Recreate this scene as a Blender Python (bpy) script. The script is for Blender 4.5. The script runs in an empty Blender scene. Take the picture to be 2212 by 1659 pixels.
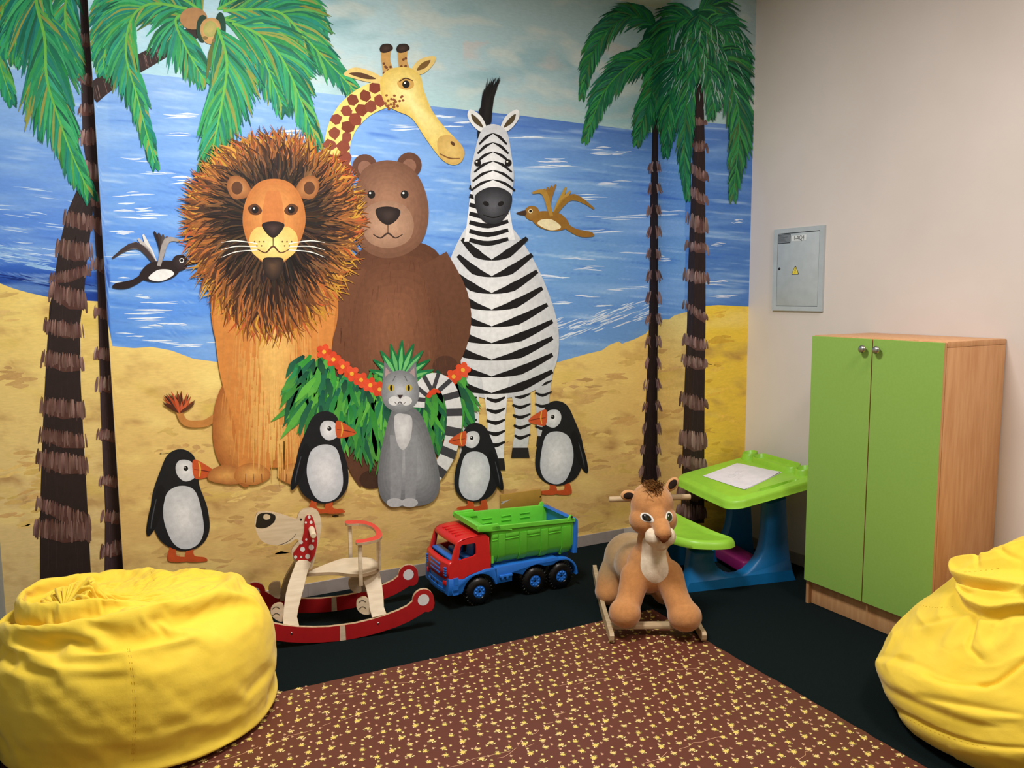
import bpy, bmesh, math, random
from mathutils import Vector, Matrix, noise
from mathutils.geometry import tessellate_polygon
random.seed(7)
R_ = random.Random(11)
SC = bpy.context.scene
COL = SC.collection
PI = math.pi

# ------------------------------------------------------------------ camera (solved from the room's vanishing points)
FPX, YAW, PIT, ROL = 1736.89663, 0.490846673, 0.111524927, -0.00691980542
PCX, PCY = 1106.0, 829.5
CAM = Vector((0, 0, 1.55))
FW = Vector((math.sin(YAW)*math.cos(PIT), math.cos(YAW)*math.cos(PIT), -math.sin(PIT)))
_r = Vector((math.cos(YAW), -math.sin(YAW), 0)); _u = _r.cross(FW)
RT = math.cos(ROL)*_r + math.sin(ROL)*_u
UP = -math.sin(ROL)*_r + math.cos(ROL)*_u
cd = bpy.data.cameras.new('camera'); cam = bpy.data.objects.new('camera', cd); COL.objects.link(cam)
cd.sensor_width = 36; cd.lens = FPX/2212*36; cd.clip_start = .05
cam.matrix_world = Matrix(((RT.x, UP.x, -FW.x, CAM.x), (RT.y, UP.y, -FW.y, CAM.y), (RT.z, UP.z, -FW.z, CAM.z), (0, 0, 0, 1)))
SC.camera = cam

def ray(x, y): return (x-PCX)/FPX*RT - (y-PCY)/FPX*UP + FW
def onplane(x, y, p0, n):
    d = ray(x, y); return CAM + d*((p0-CAM).dot(n)/d.dot(n))
def proj(P):
    d = P-CAM; z = d.dot(FW); return (PCX+FPX*d.dot(RT)/z, PCY-FPX*d.dot(UP)/z)

# room dimensions (metres)
YB, YF, YR, XR, XL, ZC = 4.047, 3.601, 4.11, 3.537, -0.37, 3.255
XE, XK = 0.108, 3.198          # outer edge of the recess, foot of the corner column
XC = 3.112
YN = -1.6                      # wall behind the photographer

# ------------------------------------------------------------------ colour + materials
def lin(c):
    return tuple((v/255/12.92 if v/255 <= .04045 else ((v/255+.055)/1.055)**2.4) for v in c[:3])
def rgba(c): return (*lin(c), 1.0)
MATS = {}
def nodes(name):
    m = bpy.data.materials.new(name); m.use_nodes = True
    nt = m.node_tree; b = nt.nodes['Principled BSDF']; MATS[name] = m
    return m, nt, b
def link(nt, a, b): nt.links.new(a, b)
def N(nt, t, **kw):
    n = nt.nodes.new(t)
    for k, v in kw.items():
        if k in n.inputs.keys(): n.inputs[k].default_value = v
        else: setattr(n, k, v)
    return n
def bump(nt, b, src, strength, dist):
    bp = N(nt, 'ShaderNodeBump'); bp.inputs['Strength'].default_value = strength; bp.inputs['Distance'].default_value = dist
    link(nt, src, bp.inputs['Height']); link(nt, bp.outputs[0], b.inputs['Normal'])
def noisy(nt, scale, detail=3, rough=.55, stretch=None, coord='Object'):
    tc = N(nt, 'ShaderNodeTexCoord'); src = tc.outputs[coord]
    if stretch:
        mp = N(nt, 'ShaderNodeMapping'); mp.inputs['Scale'].default_value = stretch
        link(nt, src, mp.inputs['Vector']); src = mp.outputs[0]
    n = N(nt, 'ShaderNodeTexNoise'); n.inputs['Scale'].default_value = scale; n.inputs['Detail'].default_value = detail
    n.inputs['Roughness'].default_value = rough; link(nt, src, n.inputs['Vector'])
    return n
def ramp(nt, src, stops):
    r = N(nt, 'ShaderNodeValToRGB'); e = r.color_ramp.elements
    while len(e) < len(stops): e.new(.5)
    for i, (p, c) in enumerate(stops): e[i].position = p; e[i].color = rgba(c)
    link(nt, src, r.inputs[0]); return r
def mat(name, c, rough=.5, c2=None, scale=20, stretch=None, metal=0, bscale=0, bstr=.2, bdist=.002, sheen=0, coat=0, spec=None, detail=3, lo=.35, hi=.65):
    m, nt, b = nodes(name)
    b.inputs['Base Color'].default_value = rgba(c); b.inputs['Roughness'].default_value = rough; b.inputs['Metallic'].default_value = metal
    if spec is not None: b.inputs['Specular IOR Level'].default_value = spec
    if sheen: b.inputs['Sheen Weight'].default_value = sheen; b.inputs['Sheen Roughness'].default_value = .5
    if coat: b.inputs['Coat Weight'].default_value = coat
    if c2 is None: c2 = tuple(max(0, v*.96) for v in c)
    n = noisy(nt, scale, detail, stretch=stretch)
    rp = ramp(nt, n.outputs[0], [(lo, c), (hi, c2)]); link(nt, rp.outputs[0], b.inputs['Base Color'])
    if bscale:
        n2 = noisy(nt, bscale, 4); bump(nt, b, n2.outputs[0], bstr, bdist)
    return m
def attr_mat(name, rough=.6, bscale=60, bstr=.15, vary=.12, stretch=None, spec=.3, nscale=25, coat=0):
    """colour comes from the mesh's painted colours, broken up by a fine brush noise"""
    m, nt, b = nodes(name)
    a = N(nt, 'ShaderNodeAttribute', attribute_name='Col')
    n = noisy(nt, nscale, 4, .6, stretch)
    mr = N(nt, 'ShaderNodeMapRange'); mr.inputs['From Min'].default_value = .3; mr.inputs['From Max'].default_value = .7
    mr.inputs['To Min'].default_value = 1-vary; mr.inputs['To Max'].default_value = 1+vary
    link(nt, n.outputs[0], mr.inputs['Value'])
    mx = N(nt, 'ShaderNodeVectorMath', operation='MULTIPLY')
    link(nt, a.outputs['Color'], mx.inputs[0]); link(nt, mr.outputs[0], mx.inputs[1])
    link(nt, mx.outputs[0], b.inputs['Base Color'])
    b.inputs['Roughness'].default_value = rough; b.inputs['Specular IOR Level'].default_value = spec
    if coat: b.inputs['Coat Weight'].default_value = coat
    if bscale:
        n2 = noisy(nt, bscale, 3); bump(nt, b, n2.outputs[0], bstr, .002)
    return m

M = {}
M['wall'] = mat('wall_paint_beige', (216, 206, 199), .75, (211, 201, 194), 2.2, bscale=90, bstr=.08)
M['white'] = mat('ceiling_white', (236, 234, 228), .8)
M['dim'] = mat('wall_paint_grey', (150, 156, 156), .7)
M['tile'] = mat('skirting_tile', (163, 152, 144), .35, (150, 140, 133), 14)
M['grout'] = mat('grout', (196, 188, 178), .8)
M['carpet'] = mat('carpet_dark_green', (9, 19, 20), .95, (16, 29, 29), 260, bscale=420, bstr=.9, bdist=.004, spec=.1)

# ------------------------------------------------------------------ mesh helpers
def mesh_obj(name, verts, faces, m, parent=None, smooth=False, cols=None, mats=None, mi=None):
    me = bpy.data.meshes.new(name); me.from_pydata([tuple(v) for v in verts], [], faces); me.update()
    for mm in (mats or [m]): me.materials.append(mm)
    if mi is not None: me.polygons.foreach_set('material_index', mi)
    if cols is not None:
        ca = me.color_attributes.new('Col', 'FLOAT_COLOR', 'POINT')
        flat = []
        for c in cols: flat += [c[0], c[1], c[2], 1.0]
        ca.data.foreach_set('color', flat)
    if smooth: me.polygons.foreach_set('use_smooth', [True]*len(me.polygons))
    o = bpy.data.objects.new(name, me); COL.objects.link(o)
    if parent: o.parent = parent
    return o
def bm_obj(name, bm, m, parent=None, smooth=True, angle=40):
    bmesh.ops.recalc_face_normals(bm, faces=bm.faces[:])
    me = bpy.data.meshes.new(name); bm.to_mesh(me); bm.free()
    for mm in (m if isinstance(m, (list, tuple)) else [m]): me.materials.append(mm)
    if smooth:
        me.polygons.foreach_set('use_smooth', [True]*len(me.polygons))
        try: me.set_sharp_from_angle(angle=math.radians(angle))
        except Exception: pass
    o = bpy.data.objects.new(name, me); COL.objects.link(o)
    if parent: o.parent = parent
    return o
def empty(name, loc, rz, label, cat, group=None):
    o = bpy.data.objects.new(name, None); COL.objects.link(o); o.empty_display_size = .1
    o.location = loc; o.rotation_euler = (0, 0, rz)
    return tag(o, label, cat, group)
def tag(o, label, cat, group=None):
    o['label'] = label; o['category'] = cat
    if group: o['group'] = group
    return o
def struct(o): o['kind'] = 'structure'; return o
def rootmat(root): return Matrix.Translation(root.location) @ Matrix.Rotation(root.rotation_euler.z, 4, 'Z')

def box(bm, c, s, bev=0, seg=2, rot=None):
    r = bmesh.ops.create_cube(bm, size=1); vs = r['verts']
    for v in vs: v.co = Vector((v.co.x*s[0], v.co.y*s[1], v.co.z*s[2]))
    if bev:
        es = list({e for v in vs for e in v.link_edges})
        rr = bmesh.ops.bevel(bm, geom=es, offset=bev, segments=seg, affect='EDGES', profile=.5)
        vs = list({v for f in rr['faces'] for v in f.verts} | {v for v in vs if v.is_valid})
    for v in vs:
        p = v.co.copy()
        if rot: p = rot @ p
        v.co = p + Vector(c)
    return vs
def ring_tube(bm, pts, rads, seg=12, cap=True, flat=1.0, up=Vector((0, 0, 1))):
    pts = [Vector(p) for p in pts]; rings = []
    if not isinstance(rads, (list, tuple)): rads = [rads]*len(pts)
    for i, p in enumerate(pts):
        a = pts[max(0, i-1)]; b = pts[min(len(pts)-1, i+1)]; t = (b-a).normalized()
        u = up if abs(t.dot(up)) < .95 else Vector((1, 0, 0))
        s = t.cross(u).normalized(); w = s.cross(t)
        rings.append([bm.verts.new(p + rads[i]*(math.cos(q)*s + flat*math.sin(q)*w)) for q in [2*PI*k/seg for k in range(seg)]])
    for a, b in zip(rings, rings[1:]):
        for k in range(seg): bm.faces.new((a[k], a[(k+1) % seg], b[(k+1) % seg], b[k]))
    if cap: bm.faces.new(rings[0][::-1]); bm.faces.new(rings[-1])
def lathe(bm, prof, seg=32, T=None):
    T = T or Matrix.Identity(4); rings = []
    for r, z in prof:
        if r < 1e-6: rings.append([bm.verts.new(T @ Vector((0, 0, z)))])
        else: rings.append([bm.verts.new(T @ Vector((r*math.cos(2*PI*k/seg), r*math.sin(2*PI*k/seg), z))) for k in range(seg)])
    for a, b in zip(rings, rings[1:]):
        for k in range(seg):
            k2 = (k+1) % seg
            if len(a) == 1 and len(b) == 1: continue
            if len(a) == 1: bm.faces.new((a[0], b[k], b[k2]))
            elif len(b) == 1: bm.faces.new((a[k], a[k2], b[0]))
            else: bm.faces.new((a[k], a[k2], b[k2], b[k]))
def catmull(p, n=6, closed=True):
    out = []; L = len(p)
    for i in range(L if closed else L-1):
        if closed: q = [p[(i+k-1) % L] for k in range(4)]
        else: q = [p[max(0, min(L-1, i+k-1))] for k in range(4)]
        for s in range(n):
            t = s/n
            out.append(tuple(.5*((2*q[1][d]) + (-q[0][d]+q[2][d])*t + (2*q[0][d]-5*q[1][d]+4*q[2][d]-q[3][d])*t*t + (-q[0][d]+3*q[1][d]-3*q[2][d]+q[3][d])*t**3) for d in range(len(p[0]))))
    if not closed: out.append(tuple(p[-1]))
    return out
def slab(bm, outline, off, bev=.002, holes=()):
    """prism: 3-D outline (Vectors, coplanar) extruded by the vector off, rounded rim"""
    loops = [list(outline)] + [list(h) for h in holes]
    tris = tessellate_polygon(loops); flat = [p for l in loops for p in l]
    a = [bm.verts.new(p) for p in flat]; b = [bm.verts.new(p+off) for p in flat]
    for t in tris:
        try: bm.faces.new([a[i] for i in t]); bm.faces.new([b[i] for i in t][::-1])
        except ValueError: pass
    st = 0
    for l in loops:
        n = len(l)
        for k in range(n):
            i, j = st+k, st+(k+1) % n
            bm.faces.new((a[i], a[j], b[j], b[i]))
        st += n
def blob_mesh(parts, voxel=.008, smooth=6, colfn=None):
    """union of rough solids -> one continuous skin (voxel remesh + smoothing)"""
    bm = bmesh.new()
    for f in parts: f(bm)
    me = bpy.data.meshes.new('blob'); bmesh.ops.recalc_face_normals(bm, faces=bm.faces[:]); bm.to_mesh(me); bm.free()
    o = bpy.data.objects.new('blob', me); COL.objects.link(o)
    r = o.modifiers.new('r', 'REMESH'); r.mode = 'VOXEL'; r.voxel_size = voxel
    s = o.modifiers.new('s', 'SMOOTH'); s.factor = .6; s.iterations = smooth
    dg = bpy.context.evaluated_depsgraph_get()
    me2 = bpy.data.meshes.new_from_object(o.evaluated_get(dg))
    bpy.data.objects.remove(o); bpy.data.meshes.remove(me)
    me2.polygons.foreach_set('use_smooth', [True]*len(me2.polygons))
    if colfn:
        ca = me2.color_attributes.get('Col') or me2.color_attributes.new('Col', 'FLOAT_COLOR', 'POINT')
        flat = []
        for v in me2.vertices: flat += [*lin(colfn(v.co)), 1.0]
        ca.data.foreach_set('color', flat)
    return me2
def ell(c, r, rot=None, seg=24):
    def f(bm):
        q = bmesh.ops.create_uvsphere(bm, u_segments=seg, v_segments=seg//2, radius=1)
        for v in q['verts']:
            p = Vector((v.co.x*r[0], v.co.y*r[1], v.co.z*r[2]))
            if rot: p = rot @ p
            v.co = p + Vector(c)
    return f
def limb(pts, rads, seg=20, flat=1.0):
    def f(bm):
        pp = catmull([(*p, r) for p, r in zip(pts, rads)], 5, False)
        ring_tube(bm, [p[:3] for p in pp], [p[3] for p in pp], seg, True, flat)
        for i in (0, -1): ell(pp[i][:3], [pp[i][3]*.98]*3)(bm)
    return f
def rz(a): return Matrix.Rotation(a, 3, 'Z')
def me_obj(name, me, m, parent=None):
    me.name = name; me.materials.clear()
    for mm in (m if isinstance(m, (list, tuple)) else [m]): me.materials.append(mm)
    o = bpy.data.objects.new(name, me); COL.objects.link(o)
    if parent: o.parent = parent
    return o

# ------------------------------------------------------------------ the room
def prism_struct(name, foot, z0, z1, m):
    n = len(foot); vs = [(x, y, z0) for x, y in foot] + [(x, y, z1) for x, y in foot]
    fs = [tuple(range(n))[::-1], tuple(range(n, 2*n))] + [(i, (i+1) % n, n+(i+1) % n, n+i) for i in range(n)]
    return struct(mesh_obj(name, vs, fs, m))
T = .12
prism_struct('floor', [(XL-T, YN-T), (XR+T, YN-T), (XR+T, YR+T), (XL-T, YR+T)], -.1, 0, M['carpet'])
prism_struct('ceiling', [(XL-T, YN-T), (XR+T, YN-T), (XR+T, YR+T), (XL-T, YR+T)], ZC, ZC+.1, M['white'])
prism_struct('wall_back', [(XE, YB), (XK, YB), (XC, YF), (XR+T, YF), (XR+T, YR+T), (XL-T, YR+T), (XL-T, YR), (XE, YR)], 0, ZC, M['wall'])
prism_struct('wall_right', [(XR, YN), (XR+T, YN), (XR+T, YF), (XR, YF)], 0, ZC, M['wall'])
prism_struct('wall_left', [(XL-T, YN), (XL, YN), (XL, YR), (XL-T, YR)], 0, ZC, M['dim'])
prism_struct('wall_front', [(XL-T, YN-T), (XR+T, YN-T), (XR+T, YN), (XL-T, YN)], 0, ZC, M['wall'])

def skirting(name, p, q, nrm, step, first):
    """tiled skirting 70 mm high, 9 mm proud of the wall, with mortar joints"""
    p = Vector(p); q = Vector(q); d = (q-p); L = d.length; d.normalize(); n = Vector(nrm)
    bm = bmesh.new(); cuts = [0]; x = first
    while x < L: cuts.append(x); x += step
    cuts.append(L); ang = math.atan2(d.y, d.x); rot = Matrix.Rotation(ang, 3, 'Z')
    for a, b in zip(cuts, cuts[1:]):
        if b-a < .01: continue
        c = p + d*((a+b)/2) + n*.0045; box(bm, (c.x, c.y, .035), (b-a-.003, .009, .07), .0012, 1, rot)
    k = len(bm.faces)
    c = p + d*(L/2) + n*.003; box(bm, (c.x, c.y, .034), (L, .006, .068), 0, 1, rot)
    bm.faces.ensure_lookup_table()
    for f in bm.faces[k:]: f.material_index = 1
    return struct(bm_obj(name, bm, [M['tile'], M['grout']], smooth=False))
skirting('baseboard_back', (XE, YB, 0), (XK-.002, YB, 0), (0, -1, 0), .333, .18)
skirting('baseboard_column', (XC+.003, YF, 0), (XR, YF, 0), (0, -1, 0), .333, .2)
_d = Vector((XC-XK, YF-YB, 0)).normalized()
skirting('baseboard_return', (XK, YB, 0), (XC, YF, 0), (_d.y, -_d.x, 0), .333, .25)
skirting('baseboard_right', (XR, YF, 0), (XR, YN, 0), (-1, 0, 0), .333, .17)
# ------------------------------------------------------------------ the wall painting
# Four wall faces carry it: recess, main wall, column side, column front. Points are given in the
# photograph's frame and carried on to the wall face they lie on; shapes that turn a corner are cut there.
def _edge(P, Q):
    a = proj(Vector(P)); b = proj(Vector(Q)); return (a, b)
E0 = _edge((XE, YB, 2.5), (XE, YB, .3)); E1 = _edge((XK, YB, 3.2), (XK, YB, .3)); E2 = _edge((XC, YF, 3.1), (XC, YF, .2))
E3 = _edge((XR, YF, 3.1), (XR, YF, .2))
def side(e, p):  # >0 right of the (nearly vertical) edge
    (x0, y0), (x1, y1) = e
    return p[0] - (x0 + (x1-x0)*(p[1]-y0)/(y1-y0))
_n2 = Vector((-(YF-YB), (XC-XK), 0)).normalized()
if _n2.x > 0: _n2 = -_n2
PLANES = [(Vector((0, YR, 0)), Vector((0, -1, 0))), (Vector((0, YB, 0)), Vector((0, -1, 0))), (Vector((XK, YB, 0)), _n2), (Vector((0, YF, 0)), Vector((0, -1, 0)))]
EDGES = [None, E0, E1, E2, E3]
def clip(poly, e, keep_right):
    out = []; n = len(poly)
    for i in range(n):
        a = poly[i]; b = poly[(i+1) % n]; sa = side(e, a[0]); sb = side(e, b[0])
        if not keep_right: sa = -sa; sb = -sb
        if sa >= 0: out.append(a)
        if (sa >= 0) != (sb >= 0):
            t = sa/(sa-sb)
            out.append((tuple(a[0][k]+t*(b[0][k]-a[0][k]) for k in (0, 1)), tuple(a[1][k]+t*(b[1][k]-a[1][k]) for k in range(3))))
    return out
class Paint:
    """one painted figure: flat coats of paint lying on the wall faces, each coat a hair above the last"""
    def __init__(s, z0, only=None): s.v = []; s.f = []; s.c = []; s.z = z0; s.only = only
    def _emit(s, poly, z):
        for k in range(4):
            if s.only is not None and k not in s.only: continue
            q = poly
            if EDGES[k]: q = clip(q, EDGES[k], True)
            if len(q) >= 3: q = clip(q, EDGES[k+1], False)
            if len(q) < 3: continue
            p0, n = PLANES[k]; b = len(s.v)
            for (x, y), c in q: s.v.append(onplane(x, y, p0+n*z, n)); s.c.append(c)
            s.f.append(tuple(range(b, len(s.v))))
    def poly(s, pts, col, z=None):
        """filled outline; col = one colour or one per point"""
        if z is None: s.z += .00001; z = s.z
        cs = [lin(col)]*len(pts) if not isinstance(col, list) else [lin(c) for c in col]
        for t in tessellate_polygon([[Vector((p[0], p[1], 0)) for p in pts]]):
            s._emit([((pts[i][0], pts[i][1]), cs[i]) for i in t], z)
        return s
    def shape(s, pts, col, n=5): return s.poly(catmull(pts, n), col)
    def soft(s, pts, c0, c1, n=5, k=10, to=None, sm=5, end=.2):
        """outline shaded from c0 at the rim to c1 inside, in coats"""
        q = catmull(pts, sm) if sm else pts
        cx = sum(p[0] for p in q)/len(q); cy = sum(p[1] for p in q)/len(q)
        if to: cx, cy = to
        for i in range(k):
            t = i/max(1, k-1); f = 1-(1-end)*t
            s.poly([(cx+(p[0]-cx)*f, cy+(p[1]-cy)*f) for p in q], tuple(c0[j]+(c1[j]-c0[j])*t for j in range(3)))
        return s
    def ell(s, x, y, rx, ry, col, rot=0, n=22):
        ca, sa = math.cos(rot), math.sin(rot)
        return s.poly([(x+rx*math.cos(a)*ca-ry*math.sin(a)*sa, y+rx*math.cos(a)*sa+ry*math.sin(a)*ca) for a in [2*PI*i/n for i in range(n)]], col)
    def stroke(s, pts, w, col, z=None, col2=None, taper=(.3, 1, .1), n=4):
        """brush stroke along pts: width w, tapering start/middle/end"""
        if len(pts) > 2: pts = catmull(pts, n, False)
        if z is None: s.z += .00001; z = s.z
        L = len(pts); Lf = []; Rt = []; c1 = lin(col); c2 = lin(col2) if col2 else c1
        for i, p in enumerate(pts):
            a = pts[max(0, i-1)]; b = pts[min(L-1, i+1)]; dx, dy = b[0]-a[0], b[1]-a[1]; q = math.hypot(dx, dy) or 1
            t = i/(L-1); ww = (taper[0]+(taper[1]-taper[0])*t*2 if t < .5 else taper[1]+(taper[2]-taper[1])*(t*2-1))*w/2
            Lf.append((p[0]-dy/q*ww, p[1]+dx/q*ww)); Rt.append((p[0]+dy/q*ww, p[1]-dx/q*ww))
        for i in range(L-1):
            ta, tb = i/(L-1), (i+1)/(L-1)
            ca = tuple(c1[k]+(c2[k]-c1[k])*ta for k in range(3)); cb = tuple(c1[k]+(c2[k]-c1[k])*tb for k in range(3))
            s._emit([(Lf[i], ca), (Lf[i+1], cb), (Rt[i+1], cb), (Rt[i], ca)], z)
        return s
    def line(s, pts, w, col, taper=(.5, 1, .4)): return s.stroke(pts, w, col, taper=taper)
    def group(s, step=.00012): s.g0 = s.z; s.z += step; s.gi = 0
    def gz(s):
        s.gi += 1; return s.g0 + .000002*(s.gi % 55)
    def build(s, name, parent, m=None):
        return mesh_obj(name, s.v, s.f, m or M['paint'], parent, cols=s.c)
def jit(c, d, r=R_): 
    k = r.uniform(-d, d); return tuple(max(0, min(255, v+k+r.uniform(-d, d)*.35)) for v in c)
def mixc(a, b, t): return tuple(a[i]+(b[i]-a[i])*t for i in range(3))
def pw(tab, x):
    if x <= tab[0][0]: return tab[0][1]
    for (a, ya), (b, yb) in zip(tab, tab[1:]):
        if x <= b: return ya+(yb-ya)*(x-a)/(b-a)
    return tab[-1][1]
M['paint'] = attr_mat('wall_paint_acrylic', .62, 120, .12, .10, (1, 1, 1), .25, 40)
M['paint_wash'] = attr_mat('wall_paint_wash', .62, 90, .12, .07, (1, 1, 4), .25, 30)

mural = empty('wall_mural', (XE+1.5, YB, .07), 0, 'hand-painted beach mural with palms, sea and animals covering the whole back wall', 'mural')
MINV = rootmat(mural).inverted()
def mbuild(p, name, m=None, parent=None, label=None):
    p.v = [MINV @ v for v in p.v]
    o = p.build(name, parent or mural, m)
    if label: o['label'] = label
    return o

HOR = [(0, 150), (205, 148), (353, 164), (417, 170), (660, 197), (918, 228), (1128, 250), (1259, 267), (1340, 277), (1429, 289), (1439, 282), (1475, 272), (1505, 266), (1525, 265), (1619, 272), (1700, 278)]
SHO = [(-20, 606), (0, 612), (25, 622), (60, 632), (105, 642), (160, 648), (210, 651), (234, 653), (236, 747), (290, 752), (326, 749), (370, 757), (418, 775), (470, 782), (497, 795), (545, 811), (640, 830), (900, 850), (1060, 822), (1132, 797), (1162, 787), (1199, 784), (1269, 764), (1300, 757), (1318, 744), (1338, 737), (1342, 743), (1370, 733), (1396, 720), (1405, 706), (1425, 697), (1432, 690), (1445, 690), (1457, 681), (1490, 672), (1524, 661), (1551, 659), (1607, 662), (1700, 664)]
def nz(x, y, s=0): return noise.noise(Vector((x, y, s)))
def fbm(x, y, s=0): return nz(x, y, s)+.5*nz(x*2.1, y*2.1, s+7)+.25*nz(x*4.3, y*4.3, s+13)
def wallgrid(name, top, bot, colfn, rows, m, z):
    """one coat from the curve top(x) to bot(x) on all four wall faces"""
    V = []; F = []; Cc = []
    for k, (xa, xb) in enumerate(((-.37, None), (None, None), (None, None), (None, None))):
        p0, n = PLANES[k]
        # columns: vertical wall lines at equal steps
        if k == 0: ends = (Vector((XL, YR, 0)), Vector((XE, YR, 0)))
        if k == 1: ends = (Vector((XE, YB, 0)), Vector((XK, YB, 0)))
        if k == 2: ends = (Vector((XK, YB, 0)), Vector((XC, YF, 0)))
        if k == 3: ends = (Vector((XC, YF, 0)), Vector((XR, YF, 0)))
        L = (ends[1]-ends[0]).length; nc = max(6, int(L/.012)); base = len(V)
        for i in range(nc+1):
            P = ends[0].lerp(ends[1], i/nc)
            # photo column of this wall line near its middle
            zt = top(P, k); zb = bot(P, k)
            for j in range(rows+1):
                q = P + n*z; q.z = zt+(zb-zt)*j/rows
                V.append(q); px = proj(q); Cc.append(lin(colfn(px[0], px[1], j/rows, q, k)))
        for i in range(nc):
            for j in range(rows):
                a = base+i*(rows+1)+j; F.append((a, a+1, a+rows+2, a+rows+1))
    o = mesh_obj(name, [MINV @ v for v in V], F, m, mural, cols=Cc)
    return o
def zcurve(tab):
    def f(P, k):
        # height on this wall line of the curve given in photo coordinates (fixed-point along the line)
        z = 1.5
        for _ in range(6):
            x, y = proj(Vector((P.x, P.y, z)))
            if k == 0: x = min(x, 233)
            elif k == 1: x = max(235, min(x, 1429))
            yt = pw(tab, x)
            z = onplane(x, yt, Vector((P.x, P.y, 0)), PLANES[k][1]).z
        return z
    return f
def c_sky(x, y, t, q, k):
    b = mixc((176, 220, 242), (186, 214, 220), min(1, max(0, (x-250)/500)))
    b = mixc(b, (166, 194, 200), min(1, max(0, (x-800)/500)))
    f = fbm(x/210, y/70+x/900, 1)
    g = fbm(x/120+5, y/55-x/400, 3)
    if x > 420:
        if f > .12: b = mixc(b, (120, 165, 175), min(1, (f-.12)*1.6)*.55)
        if g > .10: b = mixc(b, (205, 214, 208), min(1, (g-.10)*2.4)*.75)
        if g < -.15 and y > 90 and x > 1000: b = mixc(b, (208, 196, 190), min(1, (-g-.15)*2.2)*.6)
    else: b = mixc(b, (200, 232, 244), max(0, min(1, g*1.3)))
    if t > .8: b = mixc(b, (176, 214, 214), (t-.8)*2.4*(1 if x > 800 else .5))
    return b
def c_sea(x, y, t, q, k):
    b = mixc((138, 180, 238), (94, 150, 232), min(1, t*1.5))
    if x < 235: b = mixc((150, 192, 242), (66, 118, 214), t) if y < 560 else mixc((66, 118, 214), (22, 62, 150), min(1, (y-560)/60))
    else:
        b = mixc(b, (108, 156, 218), min(1, max(0, (x-700)/500)))
        b = mixc(b, (120, 170, 222), max(0, 1-abs(y-560)/130)*max(0, min(1, (x-1000)/200))*.75)
        if x > 1480: b = mixc(b, (66, 116, 196), .7)
    b = mixc(mixc(b, (84, 124, 196), max(0, min(1, (x-820)/250))), b, min(1, t*6))
    s = fbm(x/150, y/9 - (x-1106)*.01, 2); s2 = fbm(x/320+3, y/38, 9)
    b = mixc(b, (196, 222, 248), max(0, min(.62, (s-.28)*1.2)))
    b = mixc(b, (50, 98, 196), max(0, min(.5, (-s-.35)*1.0)))
    b = mixc(b, (160, 198, 240), max(0, min(.5, s2*.8)))
    return b
def c_sand(x, y, t, q, k):
    b = mixc((240, 208, 124), (222, 186, 116), min(1, t*1.6))
    if x < 236: b = mixc((242, 212, 120), (226, 198, 136), min(1, t*1.5))
    if k == 3: b = mixc((246, 212, 72), (226, 184, 70), t)
    f = fbm(x/85, y/46, 4) + .35*fbm(x/22, y/13, 8); g = fbm(x/130+9, y/60, 6)
    w = .55+.45*t if x < 800 else .95
    if f > .08: b = mixc(b, (178, 136, 82), min(1, (f-.08)*1.5)*.62*w)
    if f > .55: b = mixc(b, (140, 98, 58), min(1, (f-.55)*1.8)*.5*w)
    if g > .2: b = mixc(b, (250, 226, 140), min(1, (g-.2)*1.6)*.6)
    if g < -.25: b = mixc(b, (212, 182, 84), min(1, (-g-.25)*1.6)*.6)
    if t > .9 and k == 1: b = mixc(b, (250, 214, 120), (t-.9)*6)
    return b
zh = zcurve(HOR); zs = zcurve(SHO)
wallgrid('painted_sky', lambda P, k: ZC, zh, c_sky, 90, M['paint_wash'], .0002)
wallgrid('painted_sea', zh, zs, c_sea, 150, M['paint_wash'], .0002)
wallgrid('painted_sand', zs, lambda P, k: .069, c_sand, 130, M['paint_wash'], .0002)

# foam and glints on the water
p = Paint(.0003); p.group(.0001)
def fleck(x, y, L, h, c=(222, 234, 250), n=4, ang=0.0):
    for i in range(n):
        a = ang+R_.uniform(-.06, .06); l = L*R_.uniform(.4, 1); xx = x+R_.uniform(-.4, .4)*L; yy = y+R_.uniform(-.5, .5)*h
        p.stroke([(xx-l/2*math.cos(a), yy-l/2*math.sin(a)), (xx, yy+R_.uniform(-2, 2)), (xx+l/2*math.cos(a), yy+l/2*math.sin(a))], R_.uniform(.12, .4)*h/2+1.2, jit(c, 8), p.gz(), taper=(.1, 1, .1))
for x, y, L, h in [(285, 420, 70, 10), (285, 450, 70, 26), (300, 465, 90, 16), (410, 392, 60, 18), (400, 245, 80, 20), (385, 290, 70, 8), (300, 345, 60, 8), (320, 372, 70, 8), (640, 290, 60, 20), (265, 505, 60, 22), (265, 548, 60, 10), (265, 610, 40, 26), (300, 680, 90, 22), (330, 700, 70, 16), (300, 640, 40, 8), (290, 725, 50, 10), (345, 735, 60, 10), (385, 700, 30, 8), (400, 745, 60, 10), (520, 770, 60, 20), (480, 740, 50, 14), (340, 655, 60, 8),
                   (1180, 300, 110, 12), (1195, 345, 60, 12), (1200, 360, 100, 10), (1300, 325, 60, 14), (1340, 330, 30, 10), (960, 250, 60, 10), (985, 270, 60, 14), (1330, 395, 60, 12), (1290, 500, 80, 12), (1365, 548, 50, 6), (1255, 560, 70, 8), (1275, 580, 60, 10), (1440, 460, 60, 10), (1440, 560, 30, 12), (1350, 470, 120, 10), (1590, 478, 26, 8), (1545, 610, 50, 12), (1550, 528, 30, 6), (1560, 640, 50, 6), (1375, 620, 50, 6), (1340, 625, 40, 5), (880, 275, 60, 14), (770, 340, 50, 12), (770, 440, 50, 14), (1270, 640, 40, 4), (1310, 660, 40, 5), (1290, 425, 60, 10), (1200, 600, 80, 12), (1210, 655, 60, 8)]:
    fleck(x, y, L, h, ang=.0)
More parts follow.
